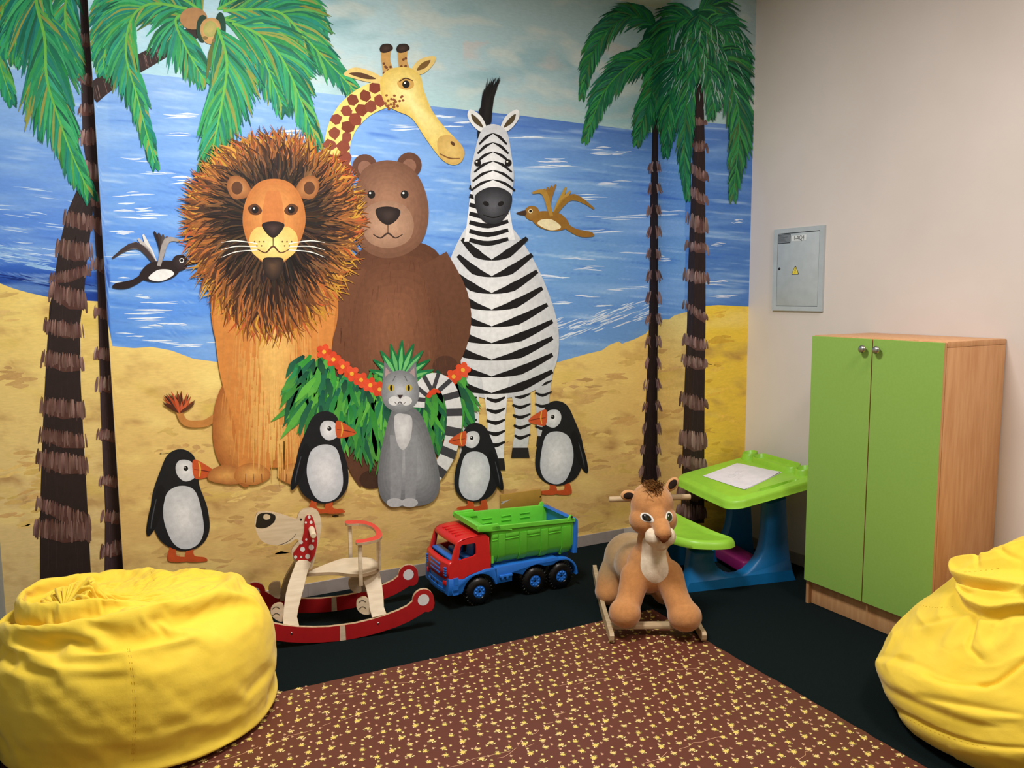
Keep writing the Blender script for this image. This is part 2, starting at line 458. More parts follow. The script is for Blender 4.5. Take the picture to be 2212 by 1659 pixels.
for i in range(46):   # breaking wave by the right shore
    x = R_.uniform(1150, 1425); y = 770-(x-1150)*.27+R_.uniform(-62, -14) if x > 1150 else 760
    fleck(x, y, R_.uniform(20, 60), R_.uniform(5, 12), (218, 230, 246), 2, -.35)
for i in range(24):
    x = R_.uniform(0, 110); fleck(x, 545+x*.3+R_.uniform(-12, 14), 60, 10, (150, 190, 235), 2, .16)
for i in range(26): 
    x = R_.uniform(0, 180); fleck(x, R_.uniform(400, 560), 70, 8, (190, 215, 245), 1, .1)
for i in range(14):
    x = R_.uniform(0, 180); fleck(x, 600+x*.12+R_.uniform(-14, 14), 60, 9, (18, 50, 130), 2, .18)
mbuild(p, 'painted_foam')
# dry-brush ochre marks on the sand
p = Paint(.0003); p.group(.0001)
for i in range(330):
    x = R_.uniform(0, 1600); yb_ = pw([(0, 1230), (240, 1265), (1100, 1190), (1430, 1130), (1490, 1120), (1600, 1165)], x); ys = pw(SHO, x)
    y = ys + 18 + (yb_-ys-22)*R_.random()**.75
    c = R_.choice([(190, 150, 92), (202, 160, 98), (176, 134, 84), (238, 206, 122), (212, 182, 100)])
    if x > 1510: c = R_.choice([(206, 160, 52), (240, 200, 84), (190, 146, 60)])
    if abs(x-250) < 75 or (fbm(x/85, y/46, 4) < -.1 and c[0] < 190): continue
    for k in range(R_.randint(2, 5)):
        xx = x+R_.uniform(-22, 22); yy = y+R_.uniform(-9, 9); l = R_.uniform(14, 52); a = R_.uniform(-.35, .12)
        p.stroke([(xx-l/2, yy-l/2*a), (xx, yy+R_.uniform(-3, 3)), (xx+l/2, yy+l/2*a)], R_.uniform(4, 12), jit(mixc(c, (226, 190, 118) if x < 1510 else (232, 192, 70), .45), 6), p.gz(), taper=(.25, 1, .25))
mbuild(p, 'painted_sand_marks')
# ------------------------------------------------------------------ painted palms
GL = [(26, 134, 86), (40, 156, 98), (16, 106, 76), (52, 168, 98), (20, 132, 118), (12, 86, 66), (22, 122, 90), (84, 164, 72), (146, 146, 62), (34, 142, 74), (14, 112, 104), (30, 146, 120)]
GD = [(22, 108, 66), (16, 84, 58), (34, 128, 66), (12, 66, 50), (40, 136, 74), (18, 98, 70), (52, 138, 62), (26, 92, 84), (64, 100, 56)]
def lerp_pt(sp, t):
    q = t*(len(sp)-1); i = min(len(sp)-2, int(q)); f = q-i
    return tuple(sp[i][k]+(sp[i+1][k]-sp[i][k])*f for k in (0, 1)), (sp[i+1][0]-sp[i][0], sp[i+1][1]-sp[i][1])
def frond(p, spine, L, n, pal, w=9, spread=.6, droop=.35, rib=(110, 186, 76), sides=(1, 1), tmin=.04, Lend=.55, rng=R_):
    """a palm frond: a rib and n leaflets on each side, painted from dark to light"""
    sp = catmull(spine, 10, False)
    for pas in range(3):
        p.group(.00013)
        m = int(n*(1.0, 1.35, .6)[pas])
        for i in range(m):
            for sg in (-1, 1):
                if (sides[0] if sg < 0 else sides[1]) < rng.random()*.999+.001: continue
                t = tmin+(1-tmin)*(i+rng.uniform(-.3, .3))/m; t = max(0.01, min(.995, t))
                (x, y), (dx, dy) = lerp_pt(sp, t); a = math.atan2(dy, dx)
                ll = L*(math.sin(PI*min(1, (t*.72+.2)))**.7)*(1-(1-Lend)*t)*rng.uniform(.75, 1.12)
                b = a+sg*spread*rng.uniform(.7, 1.25)*(1.05-.45*t)
                x1, y1 = x+ll*.5*math.cos(b), y+ll*.5*math.sin(b)
                c2 = b+(PI/2-b)*0
                vx, vy = math.cos(b), math.sin(b)+droop; q = math.hypot(vx, vy)
                x2, y2 = x1+ll*.5*vx/q, y1+ll*.5*vy/q
                c = rng.choice(pal)
                c = mixc(c, (8, 50, 40), .35) if pas == 0 else (mixc(c, (150, 210, 130), .12) if pas == 2 else c)
                c = jit(c, 10)
                p.stroke([(x, y), (x1, y1), (x2, y2)], w*rng.uniform(.75, 1.2)*(1.15, 1, .55)[pas], c, p.gz(), mixc(c, (110, 200, 130), rng.uniform(0, .15)), taper=(.55, 1, .06), n=3)
    if rib: p.stroke(spine, w*.55, rib, taper=(1, .8, .3), n=8)
def bark(p, L, Rr, c0=(44, 32, 30), c1=(64, 48, 46)):
    """trunk between two edge lines given top to bottom"""
    p.poly(L+Rr[::-1], c0)
    p.group(.0001)
    y0, y1 = L[0][1], L[-1][1]
    for i in range(int((y1-y0)/5)):
        y = R_.uniform(y0, y1-30); xl = xat(L, y); xr = xat(Rr, y); x = R_.uniform(xl+1, xr-1); l = R_.uniform(25, 70)
        p.stroke([(x, y), (x+(xat(L, min(y+l, y1))-xl), min(y+l, y1))], R_.uniform(1.5, 4), mixc(c0, c1, R_.random()), p.gz(), taper=(.2, 1, .2))
def xat(E, y):
    for (xa, ya), (xb, yb) in zip(E, E[1:]):
        if y <= yb or (xb, yb) == E[-1]: return xa+(xb-xa)*(y-ya)/(yb-ya)
    return E[-1][0]
def barkring(p, L, Rr, y, tilt, h, over, pal=((134, 102, 96), (158, 128, 120), (104, 74, 68), (180, 152, 146))):
    """a ragged ring of dry leaf bases across the trunk"""
    xl = xat(L, y)-over; xr = xat(Rr, y+tilt)+over; n = max(6, int((xr-xl)/3.4))
    p.group(.0001)
    p.poly([(xl+over, y+3), (xr-over, y+tilt+3), (xr-over, y+tilt+h*.75), ((xl+xr)/2, y+tilt*.5+h), (xl+over, y+h*.75)], mixc(pal[2], (60, 40, 36), .3), p.gz())
    for i in range(n):
        t = (i+R_.uniform(-.4, .4))/n; x = xl+(xr-xl)*t; yy = y+tilt*t+R_.uniform(-3, 3); dx = (t-.5)*over*1.6
        hh = h*R_.uniform(.7, 1.15)
        p.stroke([(x, yy-hh*.1), (x+dx*.4, yy+hh*.4), (x+dx*.7, yy+hh*.85)], R_.uniform(3, 7), jit(mixc(R_.choice(pal), (70, 50, 46), R_.uniform(0, .5)), 12), p.gz(), mixc(R_.choice(pal), (60, 42, 40), .4), taper=(.35, 1, .55), n=2)

# left recess: two crossing trunks and hanging fronds
p = Paint(.0008, (0,))
TL = [(176, 360), (168, 405), (145, 459), (127, 536), (112, 640), (107, 660), (99, 791), (91, 958), (86, 1117), (86, 1310)]
TR = [(214, 360), (205, 401), (199, 478), (189, 552), (181, 640), (173, 700), (174, 819), (181, 958), (187, 1057), (200, 1310)]
bark(p, TL, TR)
for y, t, h in [(455, 16, 34), (520, 10, 40), (592, -18, 26), (612, 24, 44), (690, 14, 34), (760, 12, 38), (862, 8, 40), (925, 18, 34), (975, 16, 42), (1075, 40, 34), (1125, 8, 44)]: barkring(p, TL, TR, y, t, h, 7, ((112, 78, 68), (138, 104, 94), (92, 58, 50), (160, 124, 114)))
mbuild(p, 'painted_palm_trunk', label='thick dark leaning trunk with ragged bark rings')
p = Paint(.0014, (0,))
SL = [(172, -10), (174, 50), (175.5, 193), (179, 309), (193, 386), (202, 463), (208, 559), (211, 640), (217, 878), (227, 1097), (225, 1310)]
SRr = [(192, -10), (200, 100), (208, 193), (222, 400), (240, 600), (256, 800), (270, 1000), (285, 1310)]
bark(p, SL, SRr, (60, 44, 46), (84, 62, 62))
for y, t, h in [(75, 4, 26), (160, 6, 24), (230, -10, 26), (285, -8, 34), (345, 22, 36), (408, 14, 34), (470, 10, 34), (558, 8, 30), (664, 8, 22), (752, 2, 28), (816, 0, 34), (930, 4, 24), (1030, 0, 24), (1105, 4, 26), (1180, -16, 30)]: barkring(p, SL, SRr, y, t, h, 6, ((150, 110, 104), (176, 138, 132), (122, 76, 68), (196, 166, 158)))
mbuild(p, 'painted_palm_trunk', label='slim brown trunk ending at the wall edge')
p = Paint(.0018, (0,))
RA = random.Random(3)
frond(p, [(10, -40), (4, 40), (-6, 110), (24, 215)], 110, 26, GL, 10, .5, .5, rng=RA)
frond(p, [(150, -50), (140, 30), (150, 90), (170, 150)], 90, 22, GL, 9, .6, .5, rng=RA)
frond(p, [(60, -50), (40, 20), (30, 70), (44, 130)], 95, 22, GL, 10, .6, .5, rng=RA)
frond(p, [(90, -60), (78, 0), (96, 81), (100, 162), (112, 212), (150, 320), (190, 410)], 165, 58, GL, 13, .52, .55, rng=RA)
mbuild(p, 'painted_palm_fronds', label='drooping green palm fronds beside the slim trunk')

# main wall: the arching trunk and its crown
p = Paint(.0008, (1,))
p.stroke([(196, 205), (250, 165), (350, 110), (448, 52)], 38, (52, 36, 34), taper=(1.15, 1, .7), n=8)
p.group(.0001)
for i in range(44):
    t = R_.random(); x = 200+240*t; y = 200-148*t+R_.uniform(-4, 4)
    p.stroke([(x, y-13), (x+R_.uniform(4, 9), y+14)], R_.uniform(2, 4), jit(R_.choice([(120, 92, 86), (78, 54, 50), (146, 116, 108), (40, 30, 28)]), 10), p.gz(), taper=(.3, 1, .3))
mbuild(p, 'painted_palm_trunk', label='arching brown trunk running into the palm crown')
p = Paint(.0012, (1,))
RA = random.Random(5)
frond(p, [(440, 30), (400, 0), (330, -30), (250, -20), (205, 40)], 110, 40, GL, 11, .7, .7, rng=RA)
frond(p, [(300, -60), (250, 20), (232, 80), (222, 150)], 100, 34, GL, 11, .6, .5, rng=RA)
frond(p, [(430, 30), (380, 40), (400, 100), (440, 170)], 120, 26, GL, 11, .6, .6, rng=RA)
frond(p, [(470, 20), (540, -10), (640, 0), (700, 60)], 110, 40, GL, 10, .6, .7, rng=RA)
frond(p, [(480, 40), (530, 60), (570, 130), (610, 230)], 130, 40, GL, 11, .5, .5, rng=RA)
frond(p, [(405, 19), (328, 8), (285, 39), (272, 116), (296, 208), (334, 352)], 120, 54, GL, 11, .55, .6, rng=RA)
frond(p, [(482, 23), (598, 25), (663, 86), (778, 208)], 130, 56, GL, 11, .5, .45, rng=RA)
frond(p, [(501, 50), (559, 75), (617, 140), (684, 306)], 150, 56, GL, 11, .45, .5, rng=RA)
frond(p, [(470, 60), (490, 135), (476, 240), (444, 392)], 150, 60, GL, 12, .5, .5, rng=RA)
mbuild(p, 'painted_palm_fronds', label='wide green palm crown arching over the sea')
p = Paint(.0042, (1,))
for x, y, rx, ry, c in [(418, 40, 30, 24, (176, 130, 84)), (438, 62, 14, 30, (30, 60, 44)), (476, 60, 12, 34, (22, 66, 48))]: p.ell(x, y, rx, ry, c)
p.soft([(432, 64), (440, 44), (458, 38), (474, 48), (476, 76), (462, 95), (442, 90)], (196, 150, 92), (222, 178, 112))
p.soft([(440, 58), (452, 45), (466, 52), (468, 70), (456, 80), (442, 74)], (168, 166, 92), (196, 176, 104))
p.ell(443, 82, 6, 4, (130, 110, 60)); p.ell(462, 88, 5, 4, (140, 112, 66))
mbuild(p, 'painted_coconut', label='pale coconut in the crown')

# right: thin palm on the main wall, thick palm folded round the column edge
p = Paint(.0008)
L1 = [(1410, 230), (1408, 330), (1405, 420), (1402, 700), (1396, 850), (1385, 1045)]; R1 = [(1420, 230), (1422, 330), (1421, 420), (1421, 700), (1420, 850), (1420, 1045)]
bark(p, L1, R1, (36, 25, 25), (52, 38, 38))
for y in range(350, 1030, 47):
    p.group(.0001); h = 24
    for sx in (-1, 1):
        for i in range(9):
            x = (xat(L1, y) if sx < 0 else xat(R1, y))+R_.uniform(-4, 5)*-sx; 
            p.stroke([(x, y+R_.uniform(-4, 4)), (x+sx*3, y+h*.5), (x+sx*R_.uniform(0, 7), y+h*R_.uniform(.7, 1.1))], R_.uniform(2, 4), jit(R_.choice([(128, 100, 96), (104, 78, 74), (150, 122, 118)]), 12), p.gz(), taper=(.3, 1, .3), n=2)
mbuild(p, 'painted_palm_trunk', label='thin black-brown trunk on the main wall')
p = Paint(.0008)
L2 = [(1505, 120), (1500, 250), (1496, 337), (1487, 560), (1484, 700), (1478, 850), (1470, 1130)]; R2 = [(1516, 120), (1521, 250), (1523, 337), (1524, 560), (1524, 700), (1522, 850), (1521, 1130)]
bark(p, L2, R2, (40, 28, 28), (60, 44, 42))
for y, t, h in [(255, 2, 16), (305, 4, 22), (352, 24, 24), (402, 22, 26), (462, 16, 34), (520, 10, 22), (582, 10, 26), (650, 34, 20), (724, 14, 26), (768, 10, 26), (850, 14, 30), (932, 8, 40), (985, 10, 28), (1050, 6, 30), (1090, 8, 30)]: barkring(p, L2, R2, y, t, h, 6)
mbuild(p, 'painted_palm_trunk', label='thick dark trunk folded round the column edge')
p = Paint(.0018)
RA = random.Random(9)
p.soft([(1392, 70), (1420, 46), (1446, 70), (1452, 130), (1444, 190), (1420, 210), (1398, 180), (1386, 120)], (16, 84, 58), (14, 70, 50))
frond(p, [(1421, 60), (1370, 34), (1312, 66), (1274, 130), (1258, 205)], 78, 50, GD, 6.5, .55, .7, (40, 120, 60), rng=RA)
frond(p, [(1424, 75), (1400, 110), (1360, 130), (1330, 150)], 70, 34, GD, 6.5, .7, .6, (30, 100, 60), rng=RA)
frond(p, [(1420, 125), (1365, 138), (1305, 198), (1266, 296)], 88, 54, GD, 6.5, .55, .7, (70, 150, 60), rng=RA)
frond(p, [(1422, 130), (1408, 200), (1392, 250), (1376, 306)], 70, 40, GD, 6, .6, .6, (30, 100, 60), rng=RA)
frond(p, [(1424, 130), (1436, 190), (1440, 260), (1438, 330)], 74, 40, GD, 6, .5, .6, (30, 100, 60), rng=RA)
mbuild(p, 'painted_palm_fronds', label='dark green crown of the thin palm')
p = Paint(.0034)
p.shape([(1468, 70), (1486, 34), (1509, 18), (1540, 30), (1566, 70), (1584, 130), (1570, 190), (1530, 190), (1506, 180), (1480, 200), (1456, 170), (1456, 110)], (18, 88, 58))
frond(p, [(1508, 40), (1470, 40), (1440, 80), (1420, 150)], 84, 46, GD, 6.5, .6, .7, (40, 120, 70), rng=RA)
frond(p, [(1508, 24), (1540, 14), (1566, 60), (1580, 110)], 76, 42, GD, 6.5, .6, .7, (40, 120, 70), rng=RA)
frond(p, [(1510, 60), (1555, 60), (1592, 110), (1610, 190)], 84, 50, GD, 6.5, .6, .8, (30, 110, 66), rng=RA)
frond(p, [(1506, 118), (1470, 140), (1448, 210), (1440, 300)], 96, 52, GD, 6.5, .5, .6, (30, 110, 66), rng=RA)
frond(p, [(1508, 118), (1489, 170), (1480, 260), (1479, 350), (1484, 420)], 80, 52, GD, 6.5, .4, .6, (60, 120, 60), rng=RA)
frond(p, [(1514, 118), (1558, 128), (1584, 189), (1597, 262), (1592, 340), (1584, 420)], 104, 60, GD, 7, .5, .6, (60, 150, 80), rng=RA)
frond(p, [(1510, 112), (1530, 150), (1540, 200), (1536, 250)], 66, 34, GD, 6, .6, .7, (30, 110, 66), rng=RA)
frond(p, [(1509, 30), (1500, 70), (1482, 110), (1462, 150)], 60, 30, GD, 6, .6, .7, (30, 110, 66), rng=RA)
frond(p, [(1510, 30), (1522, 70), (1546, 110), (1566, 150)], 60, 30, GD, 6, .6, .7, (30, 110, 66), rng=RA)
frond(p, [(1509, 60), (1508, 110), (1500, 150), (1490, 190)], 50, 26, GD, 6, .6, .7, (30, 110, 66), rng=RA)
p.group(.0001)
for i in range(90):   # pale dry-brush glints between the leaflets
    x = RA.uniform(1440, 1600); y = RA.uniform(50, 210); a = PI/2+(x-1512)/120*-.8+RA.uniform(-.3, .3); l = RA.uniform(14, 40)
    p.stroke([(x, y), (x+l*.5*math.cos(a), y+l*.5*math.sin(a)), (x+l*math.cos(a+.1), y+l*math.sin(a+.1))], RA.uniform(1.2, 2.6), (150, 186, 176), p.gz(), taper=(.2, 1, .1), n=3)
mbuild(p, 'painted_palm_fronds', label='dark green crown of the thick palm')
# ------------------------------------------------------------------ painted animals (plain, natural ones)
def dot_eye(p, x, y, r=6, c=(24, 18, 16)):
    p.ell(x, y, r, r*1.05, c); p.ell(x-r*.3, y-r*.35, r*.28, r*.28, (240, 236, 228), n=10)
# giraffe: neck and head in profile
p = Paint(.0046)
NK = [(735, 372), (728, 320), (742, 268), (776, 228), (822, 204), (866, 196)]
p.stroke(NK, 66, (236, 214, 120), taper=(.75, .95, .95), n=8)
rg = random.Random(2); sp = catmull(NK, 10, False)
p.group(.0001)
for i in range(11):
    (x, y), (dx, dy) = lerp_pt(sp, .03+.93*i/10); q = math.hypot(dx, dy); nx, ny = -dy/q, dx/q; tx, ty = dx/q, dy/q
    for off in (-15, 14):
        o = off+rg.uniform(-2, 2)+(3 if i % 2 else -3); r = rg.uniform(13, 16)
        ring = [(x+nx*(o+r*math.cos(a)*rg.uniform(.7, 1.25))+tx*r*.95*math.sin(a), y+ny*(o+r*math.cos(a))+ty*r*.95*math.sin(a)*rg.uniform(.7, 1.2)) for a in [2*PI*k/6+i for k in range(6)]]
        p.poly(ring, jit((132, 62, 42), 10), p.gz())
p.z = p.g0+.0002
p.shape([(742, 160), (764, 146), (796, 152), (826, 168), (822, 180), (790, 176), (760, 168)], (226, 196, 120)); p.shape([(754, 159), (780, 157), (812, 170), (786, 170)], (92, 60, 36))
p.shape([(886, 158), (902, 132), (926, 122), (942, 124), (934, 142), (912, 160)], (226, 196, 120)); p.shape([(900, 152), (912, 136), (930, 130), (920, 146)], (120, 88, 44))
for x in (836, 872):
    p.stroke([(x+8, 170), (x-2, 134), (x-2, 106)], 24, (196, 150, 84), taper=(1.1, .8, .9)); p.soft([(x-16, 106), (x-10, 96), (x+6, 95), (x+13, 104), (x+4, 112), (x-10, 114)], (40, 26, 20), (70, 50, 40))
    for k in range(8): p.ell(x+rg.uniform(-7, 8), rg.uniform(118, 160), 3, 3, (110, 66, 36), n=8)
p.soft([(822, 196), (824, 166), (846, 148), (884, 146), (908, 164), (916, 196), (932, 236), (958, 272), (990, 306), (1002, 330), (996, 350), (976, 356), (952, 342), (920, 300), (890, 256), (858, 240), (834, 226)], (222, 190, 96), (244, 228, 152), to=(880, 210))
p.soft([(946, 300), (972, 292), (996, 312), (1003, 332), (995, 350), (974, 355), (950, 338)], (206, 168, 92), (220, 186, 110))
p.line([(950, 332), (972, 342), (994, 342)], 3.5, (120, 80, 46)); p.ell(978, 310, 6, 3.5, (92, 58, 34), .8)
p.shape([(858, 178), (872, 168), (890, 172), (894, 186), (880, 194), (864, 190)], (206, 160, 84)); dot_eye(p, 877, 182, 8)
p.line([(862, 177), (876, 169), (892, 175)], 3, (70, 46, 30))
for k in range(22): p.ell(rg.uniform(832, 872), rg.uniform(206, 236), 3.2, 2.6, (140, 80, 44), n=8)
mbuild(p, 'painted_giraffe', label='plain giraffe, neck and head only, facing right')

# zebra seen from the front
p = Paint(.0046)
rg = random.Random(4)
p.stroke([(1118, 800), (1130, 900), (1122, 975)], 40, (206, 208, 210), taper=(1.3, .8, .8)); p.stroke([(1180, 760), (1172, 860), (1176, 950)], 36, (196, 198, 200), taper=(1.3, .8, .8))
for (x0, y0, w) in ((1124, 975, 17), (1176, 950, 15)): p.poly([(x0-w, y0-8), (x0+w, y0-8), (x0+w+3, y0+14), (x0-w-3, y0+14)], (40, 36, 36))
for k in range(6): p.line([(1104+k*1.5, 830+k*22), (1124, 836+k*22), (1146, 828+k*22)], 8, (26, 24, 26)); p.line([(1156, 800+k*24), (1172, 806+k*24), (1192, 798+k*24)], 7, (26, 24, 26))
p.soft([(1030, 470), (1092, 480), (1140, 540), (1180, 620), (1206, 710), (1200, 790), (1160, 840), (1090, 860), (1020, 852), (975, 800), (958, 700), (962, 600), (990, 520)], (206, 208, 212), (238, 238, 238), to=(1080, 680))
p.stroke([(1000, 800), (1016, 900), (1010, 990)], 44, (224, 226, 228), taper=(1.4, .85, .8)); p.stroke([(1070, 810), (1072, 910), (1070, 1000)], 44, (232, 232, 234), taper=(1.4, .85, .8))
for (x0, y0, w) in ((1012, 990, 18), (1071, 1000, 18)): p.poly([(x0-w, y0-10), (x0+w, y0-10), (x0+w+3, y0+16), (x0-w-3, y0+16)], (40, 36, 36))
for k in range(9):
    y = 528+k*36; hw = 58+k*9-(max(0, k-5)*9)
    p.stroke([(1062, y+34), (1062-hw*.55, y+20), (1056-hw, y-12)], 19, (24, 22, 24), taper=(.1, 1, .45))
    p.stroke([(1062, y+34), (1062+hw*.6, y+20), (1068+hw*1.22, y-14)], 19, (24, 22, 24), taper=(.1, 1, .45))
for k in range(5):
    for x in (1010, 1071): p.line([(x-20, 860+k*24), (x, 866+k*24), (x+20, 858+k*24)], 9, (26, 24, 26))
p.stroke([(1056, 400), (1056, 450), (1058, 520)], 92, (232, 232, 232), taper=(.8, .95, 1.2))
for k in range(7): p.stroke([(1014, 404+k*19), (1054, 412+k*19), (1098, 402+k*19)], 11, (24, 22, 24), taper=(.8, 1, .7))
for i in range(90):   # upright mane
    t = rg.random(); x = 1040+rg.uniform(-8, 8)+14*t; p.stroke([(x, 300-40*t), (x+4, 240-30*t), (x+14+rg.uniform(-8, 12), 205-40*t)], rg.uniform(3, 6), jit((24, 22, 24), 8), taper=(.6, 1, .1), n=2)
for sx in (-1, 1):
    cx = 1066; p.shape([(cx+sx*14, 280), (cx+sx*26, 252), (cx+sx*50, 236), (cx+sx*56, 252), (cx+sx*42, 274), (cx+sx*24, 286)], (230, 230, 228)); p.shape([(cx+sx*22, 276), (cx+sx*32, 258), (cx+sx*48, 246), (cx+sx*42, 264)], (84, 70, 46))
p.soft([(1040, 282), (1066, 268), (1094, 284), (1104, 330), (1110, 380), (1104, 430), (1088, 470), (1066, 480), (1042, 470), (1024, 430), (1016, 380), (1026, 326)], (204, 206, 210), (242, 242, 242))
for k in range(6): 
    y = 296+k*20; w = 24+k*3.5
    p.stroke([(1065, y-8), (1065-w*.6, y), (1065-w-6, y+16)], 6.5, (24, 22, 24), taper=(.2, 1, .6)); p.stroke([(1065, y-8), (1065+w*.6, y), (1065+w+6, y+16)], 6.5, (24, 22, 24), taper=(.2, 1, .6))
p.soft([(1026, 424), (1046, 408), (1066, 404), (1088, 408), (1106, 424), (1100, 456), (1084, 478), (1066, 484), (1044, 478), (1030, 456)], (44, 44, 48), (92, 92, 98))
p.ell(1050, 440, 7, 5, (20, 18, 18), .5); p.ell(1082, 440, 7, 5, (20, 18, 18), -.5); p.line([(1044, 464), (1066, 470), (1090, 463)], 3, (16, 14, 14))
dot_eye(p, 1032, 352, 7.5); dot_eye(p, 1098, 352, 7.5)
mbuild(p, 'painted_zebra', label='plain zebra standing face-on')

# brown bear
p = Paint(.0064)
rg = random.Random(6)
for pts in ([(770, 960), (786, 1010), (800, 1040)], [(905, 960), (902, 1000), (900, 1030)]): p.stroke(pts, 62, (96, 62, 44), taper=(1.2, 1, .8))
p.ell(802, 1036, 26, 20, (70, 46, 34)); p.ell(900, 1026, 24, 18, (78, 50, 36))
B = [(760, 560), (800, 530), (880, 520), (940, 540), (968, 600), (985, 690), (996, 800), (990, 900), (950, 980), (870, 1010), (780, 990), (730, 920), (712, 820), (716, 700), (732, 610)]
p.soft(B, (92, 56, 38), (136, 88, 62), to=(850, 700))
p.stroke([(936, 560), (978, 640), (984, 720), (960, 790)], 66, (104, 66, 46), taper=(1, 1, .8)); p.ell(962, 792, 28, 24, (84, 54, 40))
p.stroke([(762, 570), (734, 640), (728, 720), (748, 790)], 66, (112, 70, 48), taper=(1, 1, .8))
p.group(.0002)
for i in range(420):
    x = rg.uniform(730, 980); y = rg.uniform(560, 980); d = math.hypot((x-855)/125, (y-770)/230)
    if d > 1: continue
    c = mixc((150, 100, 72), (96, 58, 40), d)
    p.stroke([(x, y), (x+rg.uniform(-4, 4), y+rg.uniform(14, 30))], rg.uniform(3, 7), jit(c, 9), p.gz(), taper=(.3, 1, .1))
for x, y in ((788, 360), (884, 356)): p.ell(x, y, 27, 27, (98, 62, 46)); p.ell(x, y+3, 15, 16, (140, 98, 78))
p.soft([(770, 400), (790, 362), (836, 346), (884, 360), (914, 400), (926, 460), (912, 520), (870, 552), (820, 556), (776, 528), (756, 470)], (118, 80, 60), (160, 116, 90), to=(838, 440))
p.soft([(780, 480), (796, 446), (836, 434), (876, 446), (894, 482), (882, 520), (840, 536), (796, 522)], (156, 118, 94), (186, 146, 118))
p.soft([(812, 452), (838, 446), (864, 454), (858, 474), (838, 486), (818, 474)], (34, 24, 22), (62, 48, 44)); p.line([(838, 486), (838, 504)], 4, (60, 40, 32)); p.line([(806, 506), (822, 514), (838, 504), (854, 514), (870, 506)], 4, (60, 40, 32))
dot_eye(p, 802, 420, 8.5); dot_eye(p, 874, 420, 8.5)
mbuild(p, 'painted_bear', label='big plain brown bear sitting upright')

# seated lion
p = Paint(.0088)
rg = random.Random(8)
p.stroke([(530, 985), (480, 905), (440, 915), (400, 912), (384, 880)], 17, (196, 132, 66), taper=(1, .9, .8), n=8)
p.group(.0001)
for i in range(70):
    a = rg.uniform(-2.7, -.4); l = rg.uniform(20, 46); p.stroke([(388, 892), (388+l*.5*math.cos(a), 890+l*.5*math.sin(a)), (384+l*math.cos(a), 888+l*math.sin(a))], rg.uniform(4, 8), jit(rg.choice([(56, 34, 24), (170, 70, 36), (92, 52, 30), (200, 92, 50)]), 12), p.gz(), taper=(.5, 1, .1), n=2)
p.z = p.g0+.0002
for sx in (-1, 1):
    cx = 592; p.soft([(cx+sx*60, 800), (cx+sx*110, 830), (cx+sx*132, 900), (cx+sx*126, 980), (cx+sx*92, 1030), (cx+sx*50, 1036)], (168, 100, 48), (214, 146, 76)); p.soft([(cx+sx*66, 1020), (cx+sx*100, 1004), (cx+sx*134, 1014), (cx+sx*142, 1036), (cx+sx*104, 1046), (cx+sx*70, 1042)], (176, 112, 58), (222, 162, 88))
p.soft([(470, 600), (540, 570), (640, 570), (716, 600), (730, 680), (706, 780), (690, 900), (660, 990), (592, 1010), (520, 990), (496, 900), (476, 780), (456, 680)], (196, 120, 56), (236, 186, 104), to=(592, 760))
for sx in (-1, 1):
    cx = 592; p.stroke([(cx+sx*84, 660), (cx+sx*74, 800), (cx+sx*46, 920), (cx+sx*42, 1020)], 80, (212, 136, 66), taper=(1.25, 1, .85), n=8); p.soft([(cx+sx*8, 1030), (cx+sx*20, 1008), (cx+sx*48, 1000), (cx+sx*78, 1010), (cx+sx*84, 1036), (cx+sx*44, 1048)], (186, 118, 58), (230, 172, 96))
    for k in (-1, 0, 1): p.line([(cx+sx*44+k*17, 1024), (cx+sx*44+k*18, 1042)], 3, (120, 72, 38))
p.group(.0002)
for i in range(420):
    x = 592+rg.gauss(0, 46); y = rg.uniform(640, 960); d = abs(x-592)/110
    if d > 1: continue
    p.stroke([(x, y), (x+(x-592)*.05, y+rg.uniform(40, 90))], rg.uniform(6, 14), jit(mixc(mixc((240, 196, 114), (208, 134, 66), d), mixc((234, 184, 102), (206, 134, 66), d), .6), 3), p.gz(), taper=(.3, 1, .1))
# mane, strokes from the rim inwards
p.z = p.g0+.0004
MX, MY = 590, 475
p.soft([(MX+rx*math.cos(a), MY+ry*math.sin(a)) for a, rx, ry in [(2*PI*k/20, 168+8*math.sin(k*5), 170+(40 if 3 < k < 8 else 0)) for k in range(20)]], (120, 74, 34), (50, 32, 22))
for ring, (r0, r1, pal, n) in enumerate([(146, 203, [(186, 130, 48), (150, 86, 38), (204, 150, 54), (110, 62, 34), (190, 90, 44), (130, 78, 38)], 420), (112, 184, [(110, 66, 36), (84, 50, 30), (150, 92, 44), (64, 40, 26), (176, 104, 50)], 380), (76, 150, [(60, 38, 26), (44, 28, 22), (92, 60, 36), (34, 24, 20), (120, 80, 48)], 360), (62, 118, [(36, 26, 22), (56, 38, 26), (28, 20, 18), (80, 54, 34)], 260)]):
    p.group(.0002)
    for i in range(int(n*1.3)):
        a = 2*PI*(i+rg.random())/(n*1.3); k = rg.uniform(.92, 1.05); ya = 1.0+(.32 if math.sin(a) > .2 else .0)*max(0, math.sin(a))
        if math.sin(a) < -.3: ya *= .97
        b = a+rg.uniform(-.09, .13)
        p.stroke([(MX+r0*math.cos(a), MY+r0*ya*math.sin(a)), (MX+(r0+r1)/2*math.cos(a+.04), MY+(r0+r1)/2*ya*math.sin(a+.04)), (MX+r1*k*math.cos(b), MY+r1*k*ya*math.sin(b))], rg.uniform(3.5, 7.5), jit(rg.choice(pal), 10), p.gz(), taper=(.6, 1, .12), n=2)
p.z = p.g0+.0003
for sx in (-1, 1): p.soft([(590+sx*48, 420), (590+sx*60, 388), (590+sx*88, 380), (590+sx*100, 402), (590+sx*84, 430)], (150, 92, 50), (196, 136, 80)); p.ell(590+sx*78, 406, 12, 14, (92, 56, 34))
